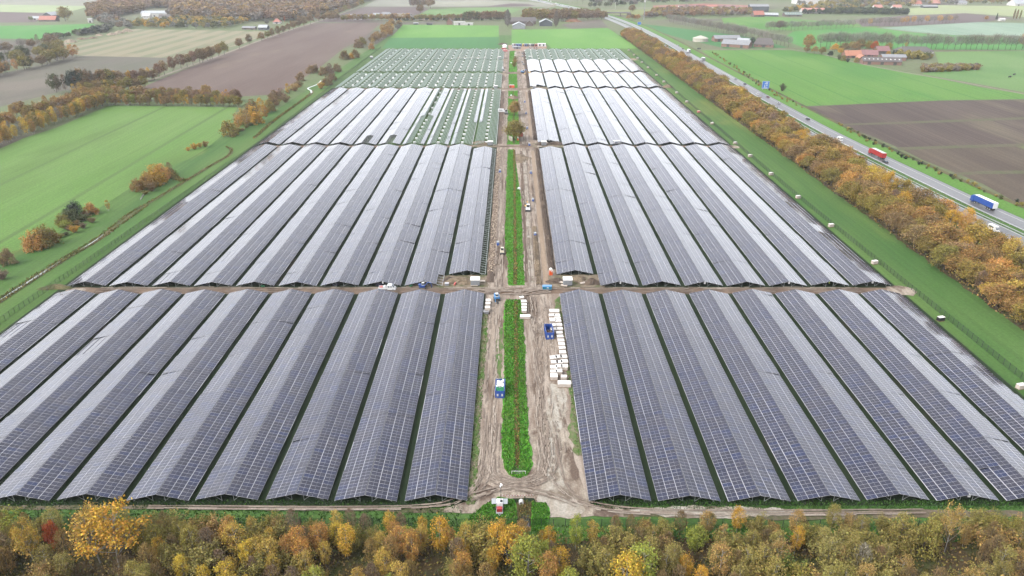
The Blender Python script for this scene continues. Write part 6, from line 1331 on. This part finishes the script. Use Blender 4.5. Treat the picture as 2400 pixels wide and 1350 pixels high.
pallet_proto = None; mm = MB(); mm.box((0, 0, .5), (2.2, 1.3, 1.0)); bulkV = []
m_bright_lid = plain('bright lid', (.64, .64, .64, 1), .6, 0, .04)
crate_me = MB(); crate_me.box((0, 0, .62), (1.7, 1.4, 1.0), m=0, top=1); crate_me.box((0, 0, .06), (2.2, 1.3, .12), m=2); crate_me = crate_me.mesh('panel_crate', [m_inv, m_bright_lid, m_wood])
rest = MB()
for i, (y, x, wh) in enumerate(CR):
    if i < 240:
        o = link('panel_crate', crate_me, None, (x, y, .04), rng.uniform(-.15, .15)); o.scale = (1, 1, 1.5 if 'lane' in wh else 1); tag(o, 'white crate ' + wh, 'crate', 'crates set out among the bare frames', pos=(x, y, 0))
    else:
        rest.box((x, y, .62), (1.7, 1.4, 1.0), 0, 0, 1); rest.box((x, y, .1), (2.2, 1.3, .12), 0, 2)
if rest.f:
    o = rest.build('panel_crate', [m_inv, m_bright_lid, m_wood]); o['kind'] = 'stuff'; o['label'] = 'white crates among the farthest bare frames'
for k in range(22):
    p = G(1063 + k * 3.6, 136 + (k % 2) * .5); 
    q = MB(); q.box((0, 0, .6), (1.1, 2.3, 1.1), 0, 0, 1); o = q.build('panel_crate', [m_card, m_top], None, (p.x, p.y, .05)); tag(o, 'pinkish white crate in the long file on the fifth cross track', 'crate', 'crates in the file on the cross track', pos=p)
def kiosk(p, label, w=3.2, d=2.6, h=2.5, rz=0):
    t = thing('transformer_kiosk', label, 'kiosk', (p[0], p[1], .06), rz); q = MB(); q.box((0, 0, .25), (w - .2, d - .2, .5)); q.build('plinth', RC['dark trim'], t)
    q = MB(); q.box((0, 0, .5 + (h - .5) / 2), (w, d, h - .5)); q.build('wall', RC['grey cladding'], t)
    q = MB(); q.hexa([(-w / 2 - .15, -d / 2 - .15, h), (w / 2 + .15, -d / 2 - .15, h), (w / 2 + .15, d / 2 + .15, h + .05), (-w / 2 - .15, d / 2 + .15, h + .05), (-w / 2 - .15, -d / 2 - .15, h + .15), (w / 2 + .15, -d / 2 - .15, h + .15), (w / 2 + .15, d / 2 + .15, h + .35), (-w / 2 - .15, d / 2 + .15, h + .35)]); q.build('roof', m_top, t)
    for s in (-1, 1):
        q = MB(); q.box((s * w * .24, -d / 2 - .03, .5 + (h - .6) / 2), (w * .42, .06, h - .8)); q.build('door', RC['grey roof sheet'], t)
    return t
for px, py, txt in ((1113, 668.5, 'white transformer kiosk left of the near crossing'), (1329, 668.5, 'white transformer kiosk right of the near crossing'), (1148, 341, 'white transformer kiosk left of the second crossing'), (1273.5, 341, 'white transformer kiosk right of the second crossing'), (1161, 208, 'white transformer kiosk left of the third crossing'), (1251.5, 208, 'white transformer kiosk right of the third crossing'), (1170, 138.5, 'white transformer kiosk left of the fifth crossing'), (1241, 137.5, 'white transformer kiosk right of the fifth crossing'), (870, 137.5, 'white kiosk at the far left end of the fifth cross track')):
    kiosk(G(px, py), txt)
for px, py, L_, txt, rz in ((1110.5, 671.5, 2.6, 'pale plank bundle in front of the near left kiosk', -.03), (1128, 662, 2.6, 'pale slab on the soil right of the near left kiosk', .05), (1313, 664, 2.2, 'pale slab left of the near right kiosk', -.6), (1321, 672, 2.4, 'pale plank in front of the near right kiosk', -.35), (1366, 666, 2.6, 'pale pink board on the heap right of near right kiosk', .4), (1264, 345, 3.0, 'white plank in front of the second right kiosk', 0), (1157, 341, 2.6, 'white sheet right of the second left kiosk', 1.2), (1281, 337, 2.0, 'white board right of the second right kiosk', 1.0)):
    p = G(px, py); t = MB(); 
    for k in range(3): t.box((0, (k - 1) * .32, .45 + .05 * k), (L_, .28, .16))
    tag(t.build('plank_bundle', plain('pale board ' + str(px), A(226, 212, 198, .5), .8), None, (p.x, p.y, .1), rz), txt, 'boards', pos=p)
t = MB(); t.box((0, 0, .35), (.5, 4.6, .5)); p = G(1067.5, 664); tag(t.build('barrier', plain('red plastic', A(216, 92, 84, .5), .6), None, (p.x, p.y, .1), -.18), 'red plastic trench barrier between spoil heaps', 'barrier', pos=p)
p = G(1046.5, 669.5); t = thing('equipment_box', 'grey wire cage box at the second left table', 'box', (p.x, p.y, .1)); q = MB(); q.box((0, 0, .5), (1.4, 1.0, .9)); q.build('body', RC['grey roof sheet'], t); q = MB(); q.box((0, 0, .98), (1.5, 1.1, .06)); q.build('lid', m_frame, t)
# open skips and the closed blue container
def skip(p, rz, L_, Wd, h, label, col='blue'):
    t = thing('skip', label, 'skip', (p[0], p[1], .1), rz); a, b_ = L_ / 2, Wd / 2
    q = MB(); q.box((0, 0, .15), (L_, Wd, .12)); q.build('floor', RC['brown brick'], t)
    for s in (-1, 1):
        q = MB(); q.box((0, s * (b_ - .06), h / 2 + .1), (L_, .12, h)); o = q.build('side_wall', paint(col), t)
        q = MB()
        for k in range(6): q.box((-a + L_ * (k + .5) / 6, s * (b_ + .05), h / 2 + .1), (.14, .1, h - .1))
        q.build('rib', paint(col), o)
        q = MB(); q.box((0, s * (b_ - .05), h + .14), (L_, .2, .1)); q.build('rim', paint(col), o)
    for s, nm in ((-1, 'end_wall'), (1, 'door')):
        q = MB(); q.box((s * (a - .05), 0, h / 2 + .1), (.12, Wd - .26, h)); q.build(nm, paint(col), t)
    for s in (-1, 1):
        q = MB(); q.box((-a - .06, s * b_ * .5, h * .5), (.1, .5, h * .3)); q.build('door_bracket', m_frame, t)
    return t
p = at(1285.5, 786); SK1 = skip(p, R(90) + .06, 6.0, 2.5, 2.4, 'blue open skip with a little rubble beside crate columns')
m_debris = plain('mixed debris', A(166, 118, 92), .9, 0, .4, 3)
hb = MB()
for k in range(26): hb.box((rng.uniform(-.7, .7), rng.uniform(-2.4, 1.6), .42 + rng.uniform(0, .5)), (rng.uniform(.4, 1.3), rng.uniform(.15, .4), .15), rng.uniform(0, 3), k % 2)
o = hb.build('scrap_rubble', [m_wood, m_debris], None, (p.x, p.y, .1)); o['kind'] = 'stuff'; o['label'] = 'scrap boards and rubble in the open blue skip'
p = at(1171.5, 920); SK2 = skip(p, R(90) - .02, 6.2, 2.5, 2.3, 'blue skip full of white and green packing on left lane')
m_foil = plain('white packing foil', (.55, .56, .57, 1), .5, 0, .12, 2); m_gstrap = plain('green strapping', A(40, 170, 110, .5), .5, 0, .2, 4)
r_ = np.random.default_rng(5)
hb = MB()
for k in range(34):
    s_ = r_.uniform(.5, 1.1); hb.box((r_.uniform(-.85, .85), r_.uniform(-.9, 2.7), 1.9 + r_.uniform(0, .7)), (s_, s_ * r_.uniform(.6, 1), s_ * .6), r_.uniform(0, 3), 0, None, .7)
o = hb.build('packing_waste', m_foil, None, (p.x, p.y, 0)); o['kind'] = 'stuff'; o['label'] = 'white packing foil heaped in the full blue skip'
hb = MB()
for k in range(46):
    cx, cy, cz = r_.uniform(-.95, .95), r_.uniform(-2.6, -.9), 2.1 + r_.uniform(0, .5); a0 = r_.uniform(0, 6); rr = r_.uniform(.2, .42); tl = r_.uniform(-.5, .5)
    for j in range(7):
        f = lambda t: (cx + math.cos(t) * rr, cy + math.sin(t) * rr, cz + math.sin(t) * rr * tl)
        hb.tube(f(a0 + j * .8), f(a0 + j * .8 + .8), .06, n=4)
o = hb.build('strapping_waste', m_gstrap, None, (p.x, p.y, 0)); o['kind'] = 'stuff'; o['label'] = 'tangle of green strapping in the full blue skip'
p = at(1281, 679); t = thing('container', 'teal blue low container with white label at the crossing', 'container', (p.x, p.y, .08), .02); q = MB(); q.box((0, 0, .75), (3.3, 1.4, 1.4)); q.build('body', paint('teal'), t); q = MB(); q.box((0, 0, 1.5), (3.4, 1.5, .12)); q.build('lid', paint('sky blue'), t); q = MB(); q.box((.2, -.72, 1.0), (.7, .05, .35)); q.build('label_plate', m_white, t)
def toilet(p, col, label, rz=0, group=None):
    t = thing('portable_toilet', label, 'portable toilet', (p[0], p[1], .08), rz, group); q = MB(); q.box((0, 0, 1.15), (1.2, 1.2, 2.2)); q.build('cabin', paint(col), t); q = MB(); q.box((0, -.62, 1.1), (.7, .05, 1.9)); o = q.build('door', paint(col), t); q = MB(); q.box((.2, -.66, 1.7), (.4, .03, .35)); q.build('sign', m_white, o)
    q = MB(); q.tube((0, -.62, 2.2), (0, .62, 2.2), .6, n=12); q.build('roof', m_top, t)
toilet(G(1290, 645), 'orange', 'orange portable toilet with white roof near the right kiosk', .1)
toilet(G(1213, 330), 'orange', 'orange portable toilet beside the big tree')
for k, dx in enumerate((-2.5, 0, 2.5)): toilet(G(1195.5 + dx, 328 + k * 1.5), 'cream', f'cream portable toilet left of the big tree, {["left", "middle", "right"][k]} one', 0, 'cream toilets by the big tree')
p = G(1219, 320); t = thing('generator', 'red generator box beside the big tree', 'generator', (p.x, p.y, .08), .1); q = MB(); q.box((0, 0, 1.2), (2.8, 2, 2.2)); q.build('body', paint('red'), t); q = MB(); q.box((.2, 0, 2.4), (1.8, 1.4, .25)); q.build('lid', m_top, t)
for k, dx in enumerate((-2, 3)):
    p = G(1198 + dx, 206); t = thing('site_cabin', f'red site box on the grass strip at the third crossing, {["left", "right"][k]} one', 'site box', (p.x, p.y, .08), .1); q = MB(); q.box((0, 0, 1.3), (2.6, 2.4, 2.4)); q.build('body', paint('orange' if k else 'red'), t); q = MB(); q.box((0, 0, 2.6), (2.4, 2.0, .2)); q.build('roof', m_top, t)
def pump(p, label, rz=0):
    t = thing('pump_unit', label, 'pump unit', (p[0], p[1], .08), rz, 'blue pump units along the tracks'); q = MB(); q.box((0, .3, .75), (1.1, 1.2, 1.4)); q.build('housing', RC['light roof sheet'], t); q = MB(); q.box((0, -.7, .5), (1.0, .8, .9)); q.build('motor', paint('blue'), t)
    q = MB()
    for s in (-1, 1): q.box((s * .62, -.1, .1), (.12, 2.2, .14))
    q.build('skid', paint('sky blue'), t); q = MB(); q.tube((-.5, .2, .15), (-3.6, .3, .12), .07, n=5); q.build('hose', m_tyre, t)
for px, py, txt in ((1166, 574, 'blue pump unit beside the left track'), (1253, 553, 'blue pump unit right of the grass strip, nearest'), (1248, 472, 'blue pump unit right of the grass strip, behind the loader'), (1243, 407, 'blue pump unit beside the flat sand heap'), (1239.5, 341, 'grey blue pump unit at the second crossing'), (1234.5, 302, 'pale pump unit right of the big tree'), (1232, 267, 'pale pump unit right of the amber tree'), (1228.7, 240, 'pale pump unit right of the sand heap'), (1170.5, 404, 'grey pump unit at the left track by the clods')): pump(G(px, py), txt)
# excavators and loaders
def excavator(p, rz, col, label, sc_=1.0, cabc='white', boom=None):
    t = thing('excavator', label, 'excavator', (p[0], p[1], .08), rz); t.scale = (sc_,) * 3
    for s in (-1, 1):
        q = MB(); q.box((0, s * .95, .35), (2.9, .5, .7), 0, 0, None, .9); q.build('crawler_track', m_tyre, t)
    q = MB(); q.box((-.3, 0, 1.1), (2.2, 1.9, .7)); q.build('body', paint(col), t); q = MB(); q.box((-1.2, -.1, 1.6), (.9, 1.5, .6)); q.build('engine_cover', paint(col), t)
    q = MB(); wedge(q, -.4, .8, 1.0, 1.4, 2.6, .15, .05, .92); o = q.build('cab', paint(cabc), t); q = MB(); q.box((.25, 0, 2.05), (1.02, 1.02, .8)); q.build('cab_window', m_glass, o)
    q = MB(); q.tube((.7, -.75, 1.3), (2.2, -.75, 2.9), .16, n=6); q.tube((2.2, -.75, 2.9), (3.4, -.75, 2.5), .15, n=6); q.build('boom', paint(boom or col), t)
    q = MB(); q.tube((3.4, -.75, 2.5), (3.7, -.75, .9), .12, n=6); q.build('dipper_arm', paint(boom or col), t); q = MB(); wedge(q, 3.2, 3.9, .8, .2, .95, .2, .1, .9); q.build('bucket', RC['dark trim'], t)
    q = MB(); q.box((1.7, 0, .35), (.12, 2.1, .5)); q.build('blade', RC['dark trim'], t)
    return t
excavator(at(1163.5, 703), -R(85), 'sky blue', 'blue excavator with white cab on the left track', 1.0)
excavator(at(990, 676), .1, 'blue', 'blue mini excavator at the foot of the second left table', .9)
excavator(G(1224, 171), .4, 'sky blue', 'blue excavator far along the right track', 1.2)
excavator(G(1240, 172), 2.5, 'yellow', 'yellow mini digger beside the fifth block', .8)
excavator(G(1229, 175), 1.2, 'yellow', 'small yellow dumper by the far blue excavator', .7)
def loader(p, rz, col, label, s=1.0):
    t = thing('loader', label, 'loader', (p[0], p[1], .08), rz); t.scale = (s,) * 3
    q = MB(); wedge(q, -1.6, 1.2, 1.5, .5, 1.3, .2, .1, .9); q.build('body', paint(col), t); q = MB(); wedge(q, -.7, .6, 1.2, 1.3, 2.3, .2, .1, .9); o = q.build('cab', RC['dark trim'], t); q = MB(); q.box((-.05, 0, 2.34), (1.2, 1.25, .1)); q.build('cab_roof', paint(col), o)
    q = MB()
    for y in (-.75, .75): q.tube((-1, y, 1.3), (1.8, y, .7), .1, n=5)
    q.build('lift_arm', paint(col), t); q = MB(); wedge(q, 1.7, 2.4, 1.9, .1, .8, -.1, .2, 1); q.build('bucket', RC['dark trim'], t)
    for x in (-1, .9):
        for y in (-.85, .85): wheel(t, x, y, .45, .35)
loader(at(1176, 593), -R(90), 'cream', 'cream compact loader on the left track')
loader(at(1236.5, 493), -R(92), 'white', 'white wheel loader working beside the grass strip', 1.25)
excavator(at(1233.5, 487), R(100), 'yellow', 'yellow digger behind the white loader', .9, 'black')
loader(G(1185.5, 267), -R(90), 'grey', 'dark loader on the left track by the amber tree', 1.4)
p = G(1174.5, 263); car(p, 0, 'white', 'white car parked left of the dark loader', True)
p = G(1179, 166); car(p, -1.2, 'black', 'dark car parked by the left track, fourth block')
p = G(1177.5, 161.5); t = thing('white_bag', 'white bulk bag beside the dark parked car', 'bulk bag', (p.x, p.y, .08)); q = MB(); q.box((0, 0, 1), (1.6, 1.6, 2), 0, 0, None, .8); q.build('sack', m_foil, t); q = MB(); q.box((0, 0, 2.05), (1.2, 1.2, .12)); q.build('top', m_top, t)
for px, py, txt in ((1197, 225, 'white bulk bag on the strip behind the sand heap'), (1215.5, 444, 'white bulk bag tipped on the grass strip'), (1197, 148.5, 'white bulk bag on the far grass strip')):
    p = G(px, py); q = MB(); q.box((0, 0, .5), (1.5, 1.0, .9), 0, 0, None, .75); q.box((0, .1, 1.0), (.8, .6, .25), .3, 0, None, .6); tag(q.build('bulk_bag', m_foil, None, (p.x, p.y, .1), .2), txt, 'bulk bag', pos=p)
# crew pickup between the blocks
p = at(907, 680); t = thing('pickup_van', 'white crew pickup with loaded bed on the cross track', 'pickup', (p.x, p.y, .08), -.03)
q = MB(); wedge(q, .2, 2.1, 1.95, .45, 1.25, 0, 0, .96); wedge(q, 2.1, 3.2, 1.95, .45, 1.25, .25, 0, .94); wedge(q, .2, 2.5, 1.9, 1.25, 2.25, .85, .05, .88); q.build('cab', paint('white'), t)
q = MB(); wedge(q, 2.0, 2.6, 1.6, 1.32, 2.12, .72, .5, .96); q.build('windscreen', m_glass, t)
for s in (-1, 1):
    for x in (.75, 1.6):
        q = MB(); q.box((x, s * .91, 1.66), (.6, .12, .5), 0, 0, None, .9); q.build('side_window', m_glass, t)
q = MB(); q.box((-1.5, 0, .75), (3.2, 2.0, .12))
for s in (-1, 1): q.box((-1.5, s * .97, 1.05), (3.2, .06, .5))
q.box((-3.08, 0, 1.05), (.06, 1.88, .5)); q.build('load_bed', paint('white'), t)
for x in (-1.9, 2.2):
    for s in (-1, 1): wheel(t, x, s * .85, .38)
q = MB(); q.tube((-.9, 0, .82), (-.9, 0, 1.7), .55, .5, n=12); q.tube((-.9, 0, 1.7), (-.9, 0, 1.9), .25, n=8); tag(q.build('water_tank', m_foil, None, (p.x, p.y, .08)), 'white liquid tank on the crew pickup bed', 'tank', pos=p)
q = MB(); q.box((-2.1, 0, 1.1), (1.2, 1.4, .5)); q.box((-2.0, .1, 1.45), (.3, .5, .3)); tag(q.build('tool_box', paint('pink'), None, (p.x, p.y, .08)), 'red and white gear on the crew pickup bed', 'gear', pos=p)
p = at(1446, 338.5); car(p, .15, 'white', 'white van under the third block front edge', True)
for px, py, col in ((785, 671, 'teal'), (888, 672, 'teal'), (481, 669, 'grey'), (616, 674, 'green'), (963, 673, 'green')):
    p = G(px, py); q = MB()
    if col == 'green':
        for j in range(9): q.tube((math.cos(j) * .5, math.sin(j * 1.3) * .5, .1 + .08 * j), (math.cos(j + 1) * .5, math.sin(j * 1.3 + 1.2) * .5, .16 + .08 * j), .12, n=4)
        tag(q.build('net_heap', m_gstrap, None, (p.x, p.y, .08)), f'heap of green netting at the foot of the {"second" if px > 800 else "sixth"} block-two table', 'netting', pos=p)
    else:
        for j in range(5): q.box((0, j * .06, .6 + j * .03), (2.2, .04, 1.1))
        tag(q.build('panel_stack', [m_cell], None, (p.x, p.y, .08)), f'stack of spare panels leaning at the cross track, {"far left" if px < 600 else "behind the pickup" if px > 850 else "left of the pickup"}', 'panel stack', pos=p)
# camera trailer, concrete pipe, steel gate, tape
p = at(1170, 1196); t = thing('camera_trailer', 'solar camera trailer with red box and tall camera mast', 'trailer', (p.x, p.y, .16))
q = MB(); q.box((0, .9, 1.25), (1.35, 1.5, .9)); q.build('cabinet', m_inv, t); q = MB(); q.box((0, -.7, .75), (1.2, .9, .9)); q.build('front_box', paint('red'), t); q = MB(); q.box((0, 0, .35), (1.5, 3.2, .12)); q.build('chassis', m_steel, t)
for s in (-1, 1):
    q = MB(); q.hexa([(s * .72, .2, 1.45), (s * 1.75, .2, 1.45), (s * 1.75, 1.6, 1.7), (s * .72, 1.6, 1.7), (s * .72, .2, 1.5), (s * 1.75, .2, 1.5), (s * 1.75, 1.6, 1.75), (s * .72, 1.6, 1.75)]); q.build('side_panel', RC['light roof sheet'], t)
    q = MB(); q.tube((s * .8, .2, .35), (s * .95, .2, .35), .33, n=12); q.build('wheel', m_tyre, t)
q = MB(); q.box((.35, .8, 1.75), (.5, .7, .1)); q.build('mast_bracket', RC['dark trim'], t); q = MB(); q.tube((.3, .9, 1.2), (.3, .9, 5.8), .07, n=8); m_ = q.build('mast', RC['dark trim'], t)
q = MB(); q.box((.3, .9, 5.9), (.6, .12, .12)); q.box((.3, .9, 6.3), (.3, .3, .3)); q.box((.52, .85, 6.1), (.28, .4, .24)); q.box((.18, .8, 5.75), (.24, .4, .24)); q.build('camera_head', m_inv, m_)
for s in (-1, 1):
    q = MB(); q.tube((s * .5, -1.2, .35), (0, -2.2, .35), .05, n=5); q.build('drawbar', m_steel, t)
p = at(1220.5, 1186); t = thing('concrete_pipe', 'white concrete pipe end above the grey mud pool', 'pipe', (p.x, p.y, .16)); V = MB(); n_ = 16
for k in range(n_):
    a0, a1 = 2 * math.pi * k / n_, 2 * math.pi * (k + 1) / n_; c = lambda a, r_, y: (math.cos(a) * r_, y, .5 + math.sin(a) * r_)
    V.face([c(a0, .5, 0), c(a1, .5, 0), c(a1, .5, 1.0), c(a0, .5, 1.0)]); V.face([c(a1, .38, 0), c(a0, .38, 0), c(a0, .38, 1.0), c(a1, .38, 1.0)]); V.face([c(a0, .38, 0), c(a1, .38, 0), c(a1, .5, 0), c(a0, .5, 0)])
V.build('pipe_wall', RC['white wall'], t); q = MB(); q.tube((0, .9, .5), (0, .98, .5), .39, n=16); q.build('pipe_end', RC['dark trim'], t)
p = at(1214.5, 1114); t = thing('steel_gate', 'white tube barrier at the end of the grass strip', 'barrier', (p.x, p.y, .16))
for s in (-1, 1):
    q = MB(); q.tube((s * 1.6, 0, 0), (s * 1.6, .1, 1.0), .05, n=6); q.build('post', m_white, t)
q = MB(); q.tube((-1.6, .1, 1.0), (1.6, .1, 1.0), .05, n=6); q.build('top_rail', m_white, t)
p = at(1172, 1165); p2 = at(1250, 1167); t = thing('warning_tape', 'red and white warning tape strung behind the camera trailer', 'tape', (p.x, p.y, .1)); Ls = p2.x - p.x
for k in range(24):
    z = .55 - .25 * math.sin(math.pi * (k + .5) / 24); q = MB(); q.box((Ls * (k + .5) / 24, 0, z), (Ls / 24, .02, .1)); q.build('tape_stripe', m_white if k % 2 else paint('red'), t)
for k in (0, 1, 2):
    q = MB(); q.tube((Ls * k / 2, .03, 0), (Ls * k / 2, .03, .8), .025, n=5); q.build('stake', m_wood, t)
# compound at the far end of the tracks
def box_container(p, L_, Wd, h, col, label, rz=0, z=.1, name='container', group=None):
    t = thing(name, label, 'container', (p[0], p[1], z), rz, group); q = MB(); q.box((0, 0, h / 2), (L_, Wd, h)); q.build('body', paint(col), t); q = MB(); q.box((0, 0, h + .05), (L_ + .06, Wd + .06, .1)); q.build('roof', paint('white') if col in ('white', 'cream') else paint(col), t)
    q = MB(); q.box((0, -Wd / 2 - .03, h / 2), (min(L_ * .5, 2), .06, h * .8)); q.build('door', RC['dark trim'], t); return t
for px, L_, col, txt in ((1201, 4, 'white', 'white container at the left end of the compound row'), (1205.5, 4, 'maroon', 'brown container left of the blue ones in the compound'), (1211, 6, 'blue', 'blue container, left one of the compound row'), (1218, 6, 'blue', 'long blue container, second of the compound row'), (1225.5, 4, 'yellow', 'yellow container in the compound row'), (1231, 6, 'blue', 'blue container in the middle of the compound row'), (1236.5, 4, 'black', 'black container in the compound row'), (1240.5, 4, 'white', 'white container between the black ones'), (1244, 3, 'grey', 'grey container between white and black ones'), (1248.5, 5, 'black', 'dark container right in the compound row'), (1255.5, 6, 'red', 'red container in the compound row'), (1264, 9, 'white', 'white cabin, left of the pair ending the compound row'), (1273, 9, 'white', 'white cabin at the right end of the compound row')):
    box_container(G(px, 108.5), L_ * .62, 6, 3.6 if px > 1260 else 2.9, col, txt)
wsheet('compound_yard', ragged([tuple(G(*p).to_2d()) for p in [(1190, 113), (1190, 106), (1280, 107), (1280, 115), (1230, 116), (1222, 119), (1196, 119)]], .5, 4), .09, ground('compound sand', A(212, 178, 156), A(196, 168, 146), .1, 0, 2, .8), 'sandy yard of the site compound')
box_container(G(1211, 115), 9, 5, 3, 'grey', 'grey site cabin in front of the compound row', .05, .1, 'site_cabin'); box_container(G(1205, 113), 6, 3, 2.6, 'silver', 'silver cabin left of the grey site cabin', .3, .1, 'site_cabin')
for k in range(4):
    p = G(1241 + k * 5.5, 113.5); car(p, R(80), ['grey', 'silver', 'maroon', 'black'][k], f'{["grey", "silver", "dark red", "black"][k]} car parked before the compound row', False, 'cars parked at the compound')
p = G(1182, 111); t = thing('tent', 'white tent beside the site lane', 'tent', (p.x, p.y, .1)); q = MB(); q.box((0, 0, 1.2), (6, 6, 2.4)); q.build('wall', m_foil, t); q = MB(); q.tube((0, 0, 2.4), (0, 0, 4.2), 4.4, .1, n=4); q.build('roof', m_foil, t)
for px, py, col, txt in ((1180, 117, 'red', 'red machine at the site lane entrance'), (1183, 121.5, 'pink', 'pink wrapped load by the left track'),): 
    p = G(px, py); t = thing('lorry_load', txt, 'machine', (p.x, p.y, .1), .2); q = MB(); wedge(q, -3, 3, 2.6, .4, 2.6, .6, .2, .9); q.build('body', paint(col), t); q = MB(); q.box((-.6, 0, 2.7), (2, 1.6, .4)); q.build('top', m_top, t)
for k, (px, py) in enumerate(((1207, 125), (1207, 128), (1206.5, 132), (1207, 136.5), (1224, 127), (1224, 133), (1223, 147), (1226, 152))):
    p = G(px, py); q = MB(); q.box((0, 0, .7), (2.2, 2.4, 1.3), 0, 0, 1); tag(q.build('material_pile', [m_card if k < 4 else RC['grey roof sheet'], m_top if k < 4 else RC['grey roof sheet']], None, (p.x, p.y, .1), .1), f'{"pale crate on the grass strip" if k < 4 else "grey material pile on the right track"} near the compound, {["farthest", "second farthest", "third", "nearest"][k % 4]}', 'material pile', pos=p)
# ------------------------------------------------------------------ worker and cows
def skin(name, pts, edges, radii, mat, parent=None, loc=None, rz=0, root=0):
    me = bpy.data.meshes.new(name); me.from_pydata(pts, edges, []); me.materials.append(mat); o = link(name, me, parent, loc, rz)
    o.modifiers.new('skin', 'SKIN')
    for i, r in enumerate(radii): me.skin_vertices[0].data[i].radius = (r, r)
    me.skin_vertices[0].data[root].use_root = True
    s = o.modifiers.new('sub', 'SUBSURF'); s.levels = s.render_levels = 1; return o
m_vis = plain('hi vis cloth', (.55, .75, .06, 1), .7); m_skin = plain('skin', (.5, .3, .22, 1), .6)
p = G(1942, 666)
o = skin('person', [(0, 0, .9), (0, 0, 1.15), (0, .05, 1.42), (0, .04, 1.55), (0, .06, 1.68), (-.1, 0, .5), (-.11, 0, .06), (.1, .05, .5), (.12, .05, .06), (-.2, .05, 1.4), (-.26, .15, 1.12), (-.18, .4, 1.02), (.2, .05, 1.4), (.27, .12, 1.12), (.2, .36, 1.05), (0, .02, 1.78)], [(0, 1), (1, 2), (2, 3), (3, 4), (0, 5), (5, 6), (0, 7), (7, 8), (2, 9), (9, 10), (10, 11), (2, 12), (12, 13), (13, 14), (4, 15)], [.15, .16, .17, .06, .1, .09, .06, .09, .06, .07, .055, .045, .07, .055, .045, .07], m_vis, None, (p.x, p.y, .07), 2.6)
tag(o, 'worker in yellow high visibility jacket standing under a table end', 'person', pos=p)
m_cow = plain('black hide', (.012, .012, .013, 1), .7)
for px, py, rz, w in ((2365, 182.5, .1, 'left'), (2375, 177, .25, 'right')):
    p = G(px, py)
    o = skin('cow', [(0, 0, 1.05), (.75, 0, 1.1), (-.75, 0, 1.1), (1.15, 0, 1.25), (1.5, 0, 1.0), (1.78, 0, .78), (.7, .22, .6), (.7, .22, .05), (.7, -.22, .6), (.72, -.22, .05), (-.75, .22, .62), (-.82, .22, .3), (-.75, .22, .05), (-.75, -.22, .62), (-.82, -.22, .3), (-.75, -.22, .05), (-1.05, 0, 1.15), (-1.12, 0, .5), (1.45, .22, 1.08), (1.45, -.22, 1.08)], [(0, 1), (0, 2), (1, 3), (3, 4), (4, 5), (1, 6), (6, 7), (1, 8), (8, 9), (2, 10), (10, 11), (11, 12), (2, 13), (13, 14), (14, 15), (2, 16), (16, 17), (4, 18), (4, 19)], [.44, .4, .4, .2, .2, .12, .13, .07, .13, .07, .15, .08, .07, .15, .08, .07, .05, .03, .05, .05], m_cow, None, (p.x, p.y, .08), rz)
    o.scale = (1.35,) * 3; tag(o, f'black cow grazing on the right pasture, {w} one of two', 'cow', 'black cows on the pasture', pos=p)
# ------------------------------------------------------------------ air
me = bpy.data.meshes.new('haze'); q = MB(); q.box((0, 2600, 59.5), (9000, 7000, 121)); hz = q.build('haze', [bpy.data.materials.new('haze')]); hz['kind'] = 'stuff'; hz['label'] = 'pale moist air over the whole landscape'
hm = hz.data.materials[0]; hm.use_nodes = True; hm.node_tree.nodes.clear(); pv = hm.node_tree.nodes.new('ShaderNodeVolumePrincipled'); ho = hm.node_tree.nodes.new('ShaderNodeOutputMaterial')
pv.inputs['Color'].default_value = (.93, .95, 1, 1); pv.inputs['Density'].default_value = .00005; pv.inputs['Anisotropy'].default_value = .2; hm.node_tree.links.new(pv.outputs[0], ho.inputs['Volume'])
# ------------------------------------------------------------------ labels: tell look-alikes apart by their order in the picture
by = {}
for o, p in LABELLED: by.setdefault(o['label'], []).append((o, p))
EN = ORD + ['thirteenth', 'fourteenth', 'fifteenth', 'sixteenth', 'seventeenth', 'eighteenth', 'nineteenth', 'twentieth']
for lab, L_ in by.items():
    if len(L_) < 2 or any(p is None for _, p in L_): continue
    S_ = sorted(L_, key=lambda q: PX(q[1].x, q[1].y)[0]); n_ = len(S_)
    for i, (o, p) in enumerate(S_):
        w = ('left one' if i == 0 else 'right one') if n_ == 2 else ('rightmost one' if i == n_ - 1 else 'leftmost one' if i == 0 else f'{EN[i]} from left' if i < 20 else '')
        if w and len(lab.split()) + len(w.split()) <= 16: o['label'] = lab + ', ' + w
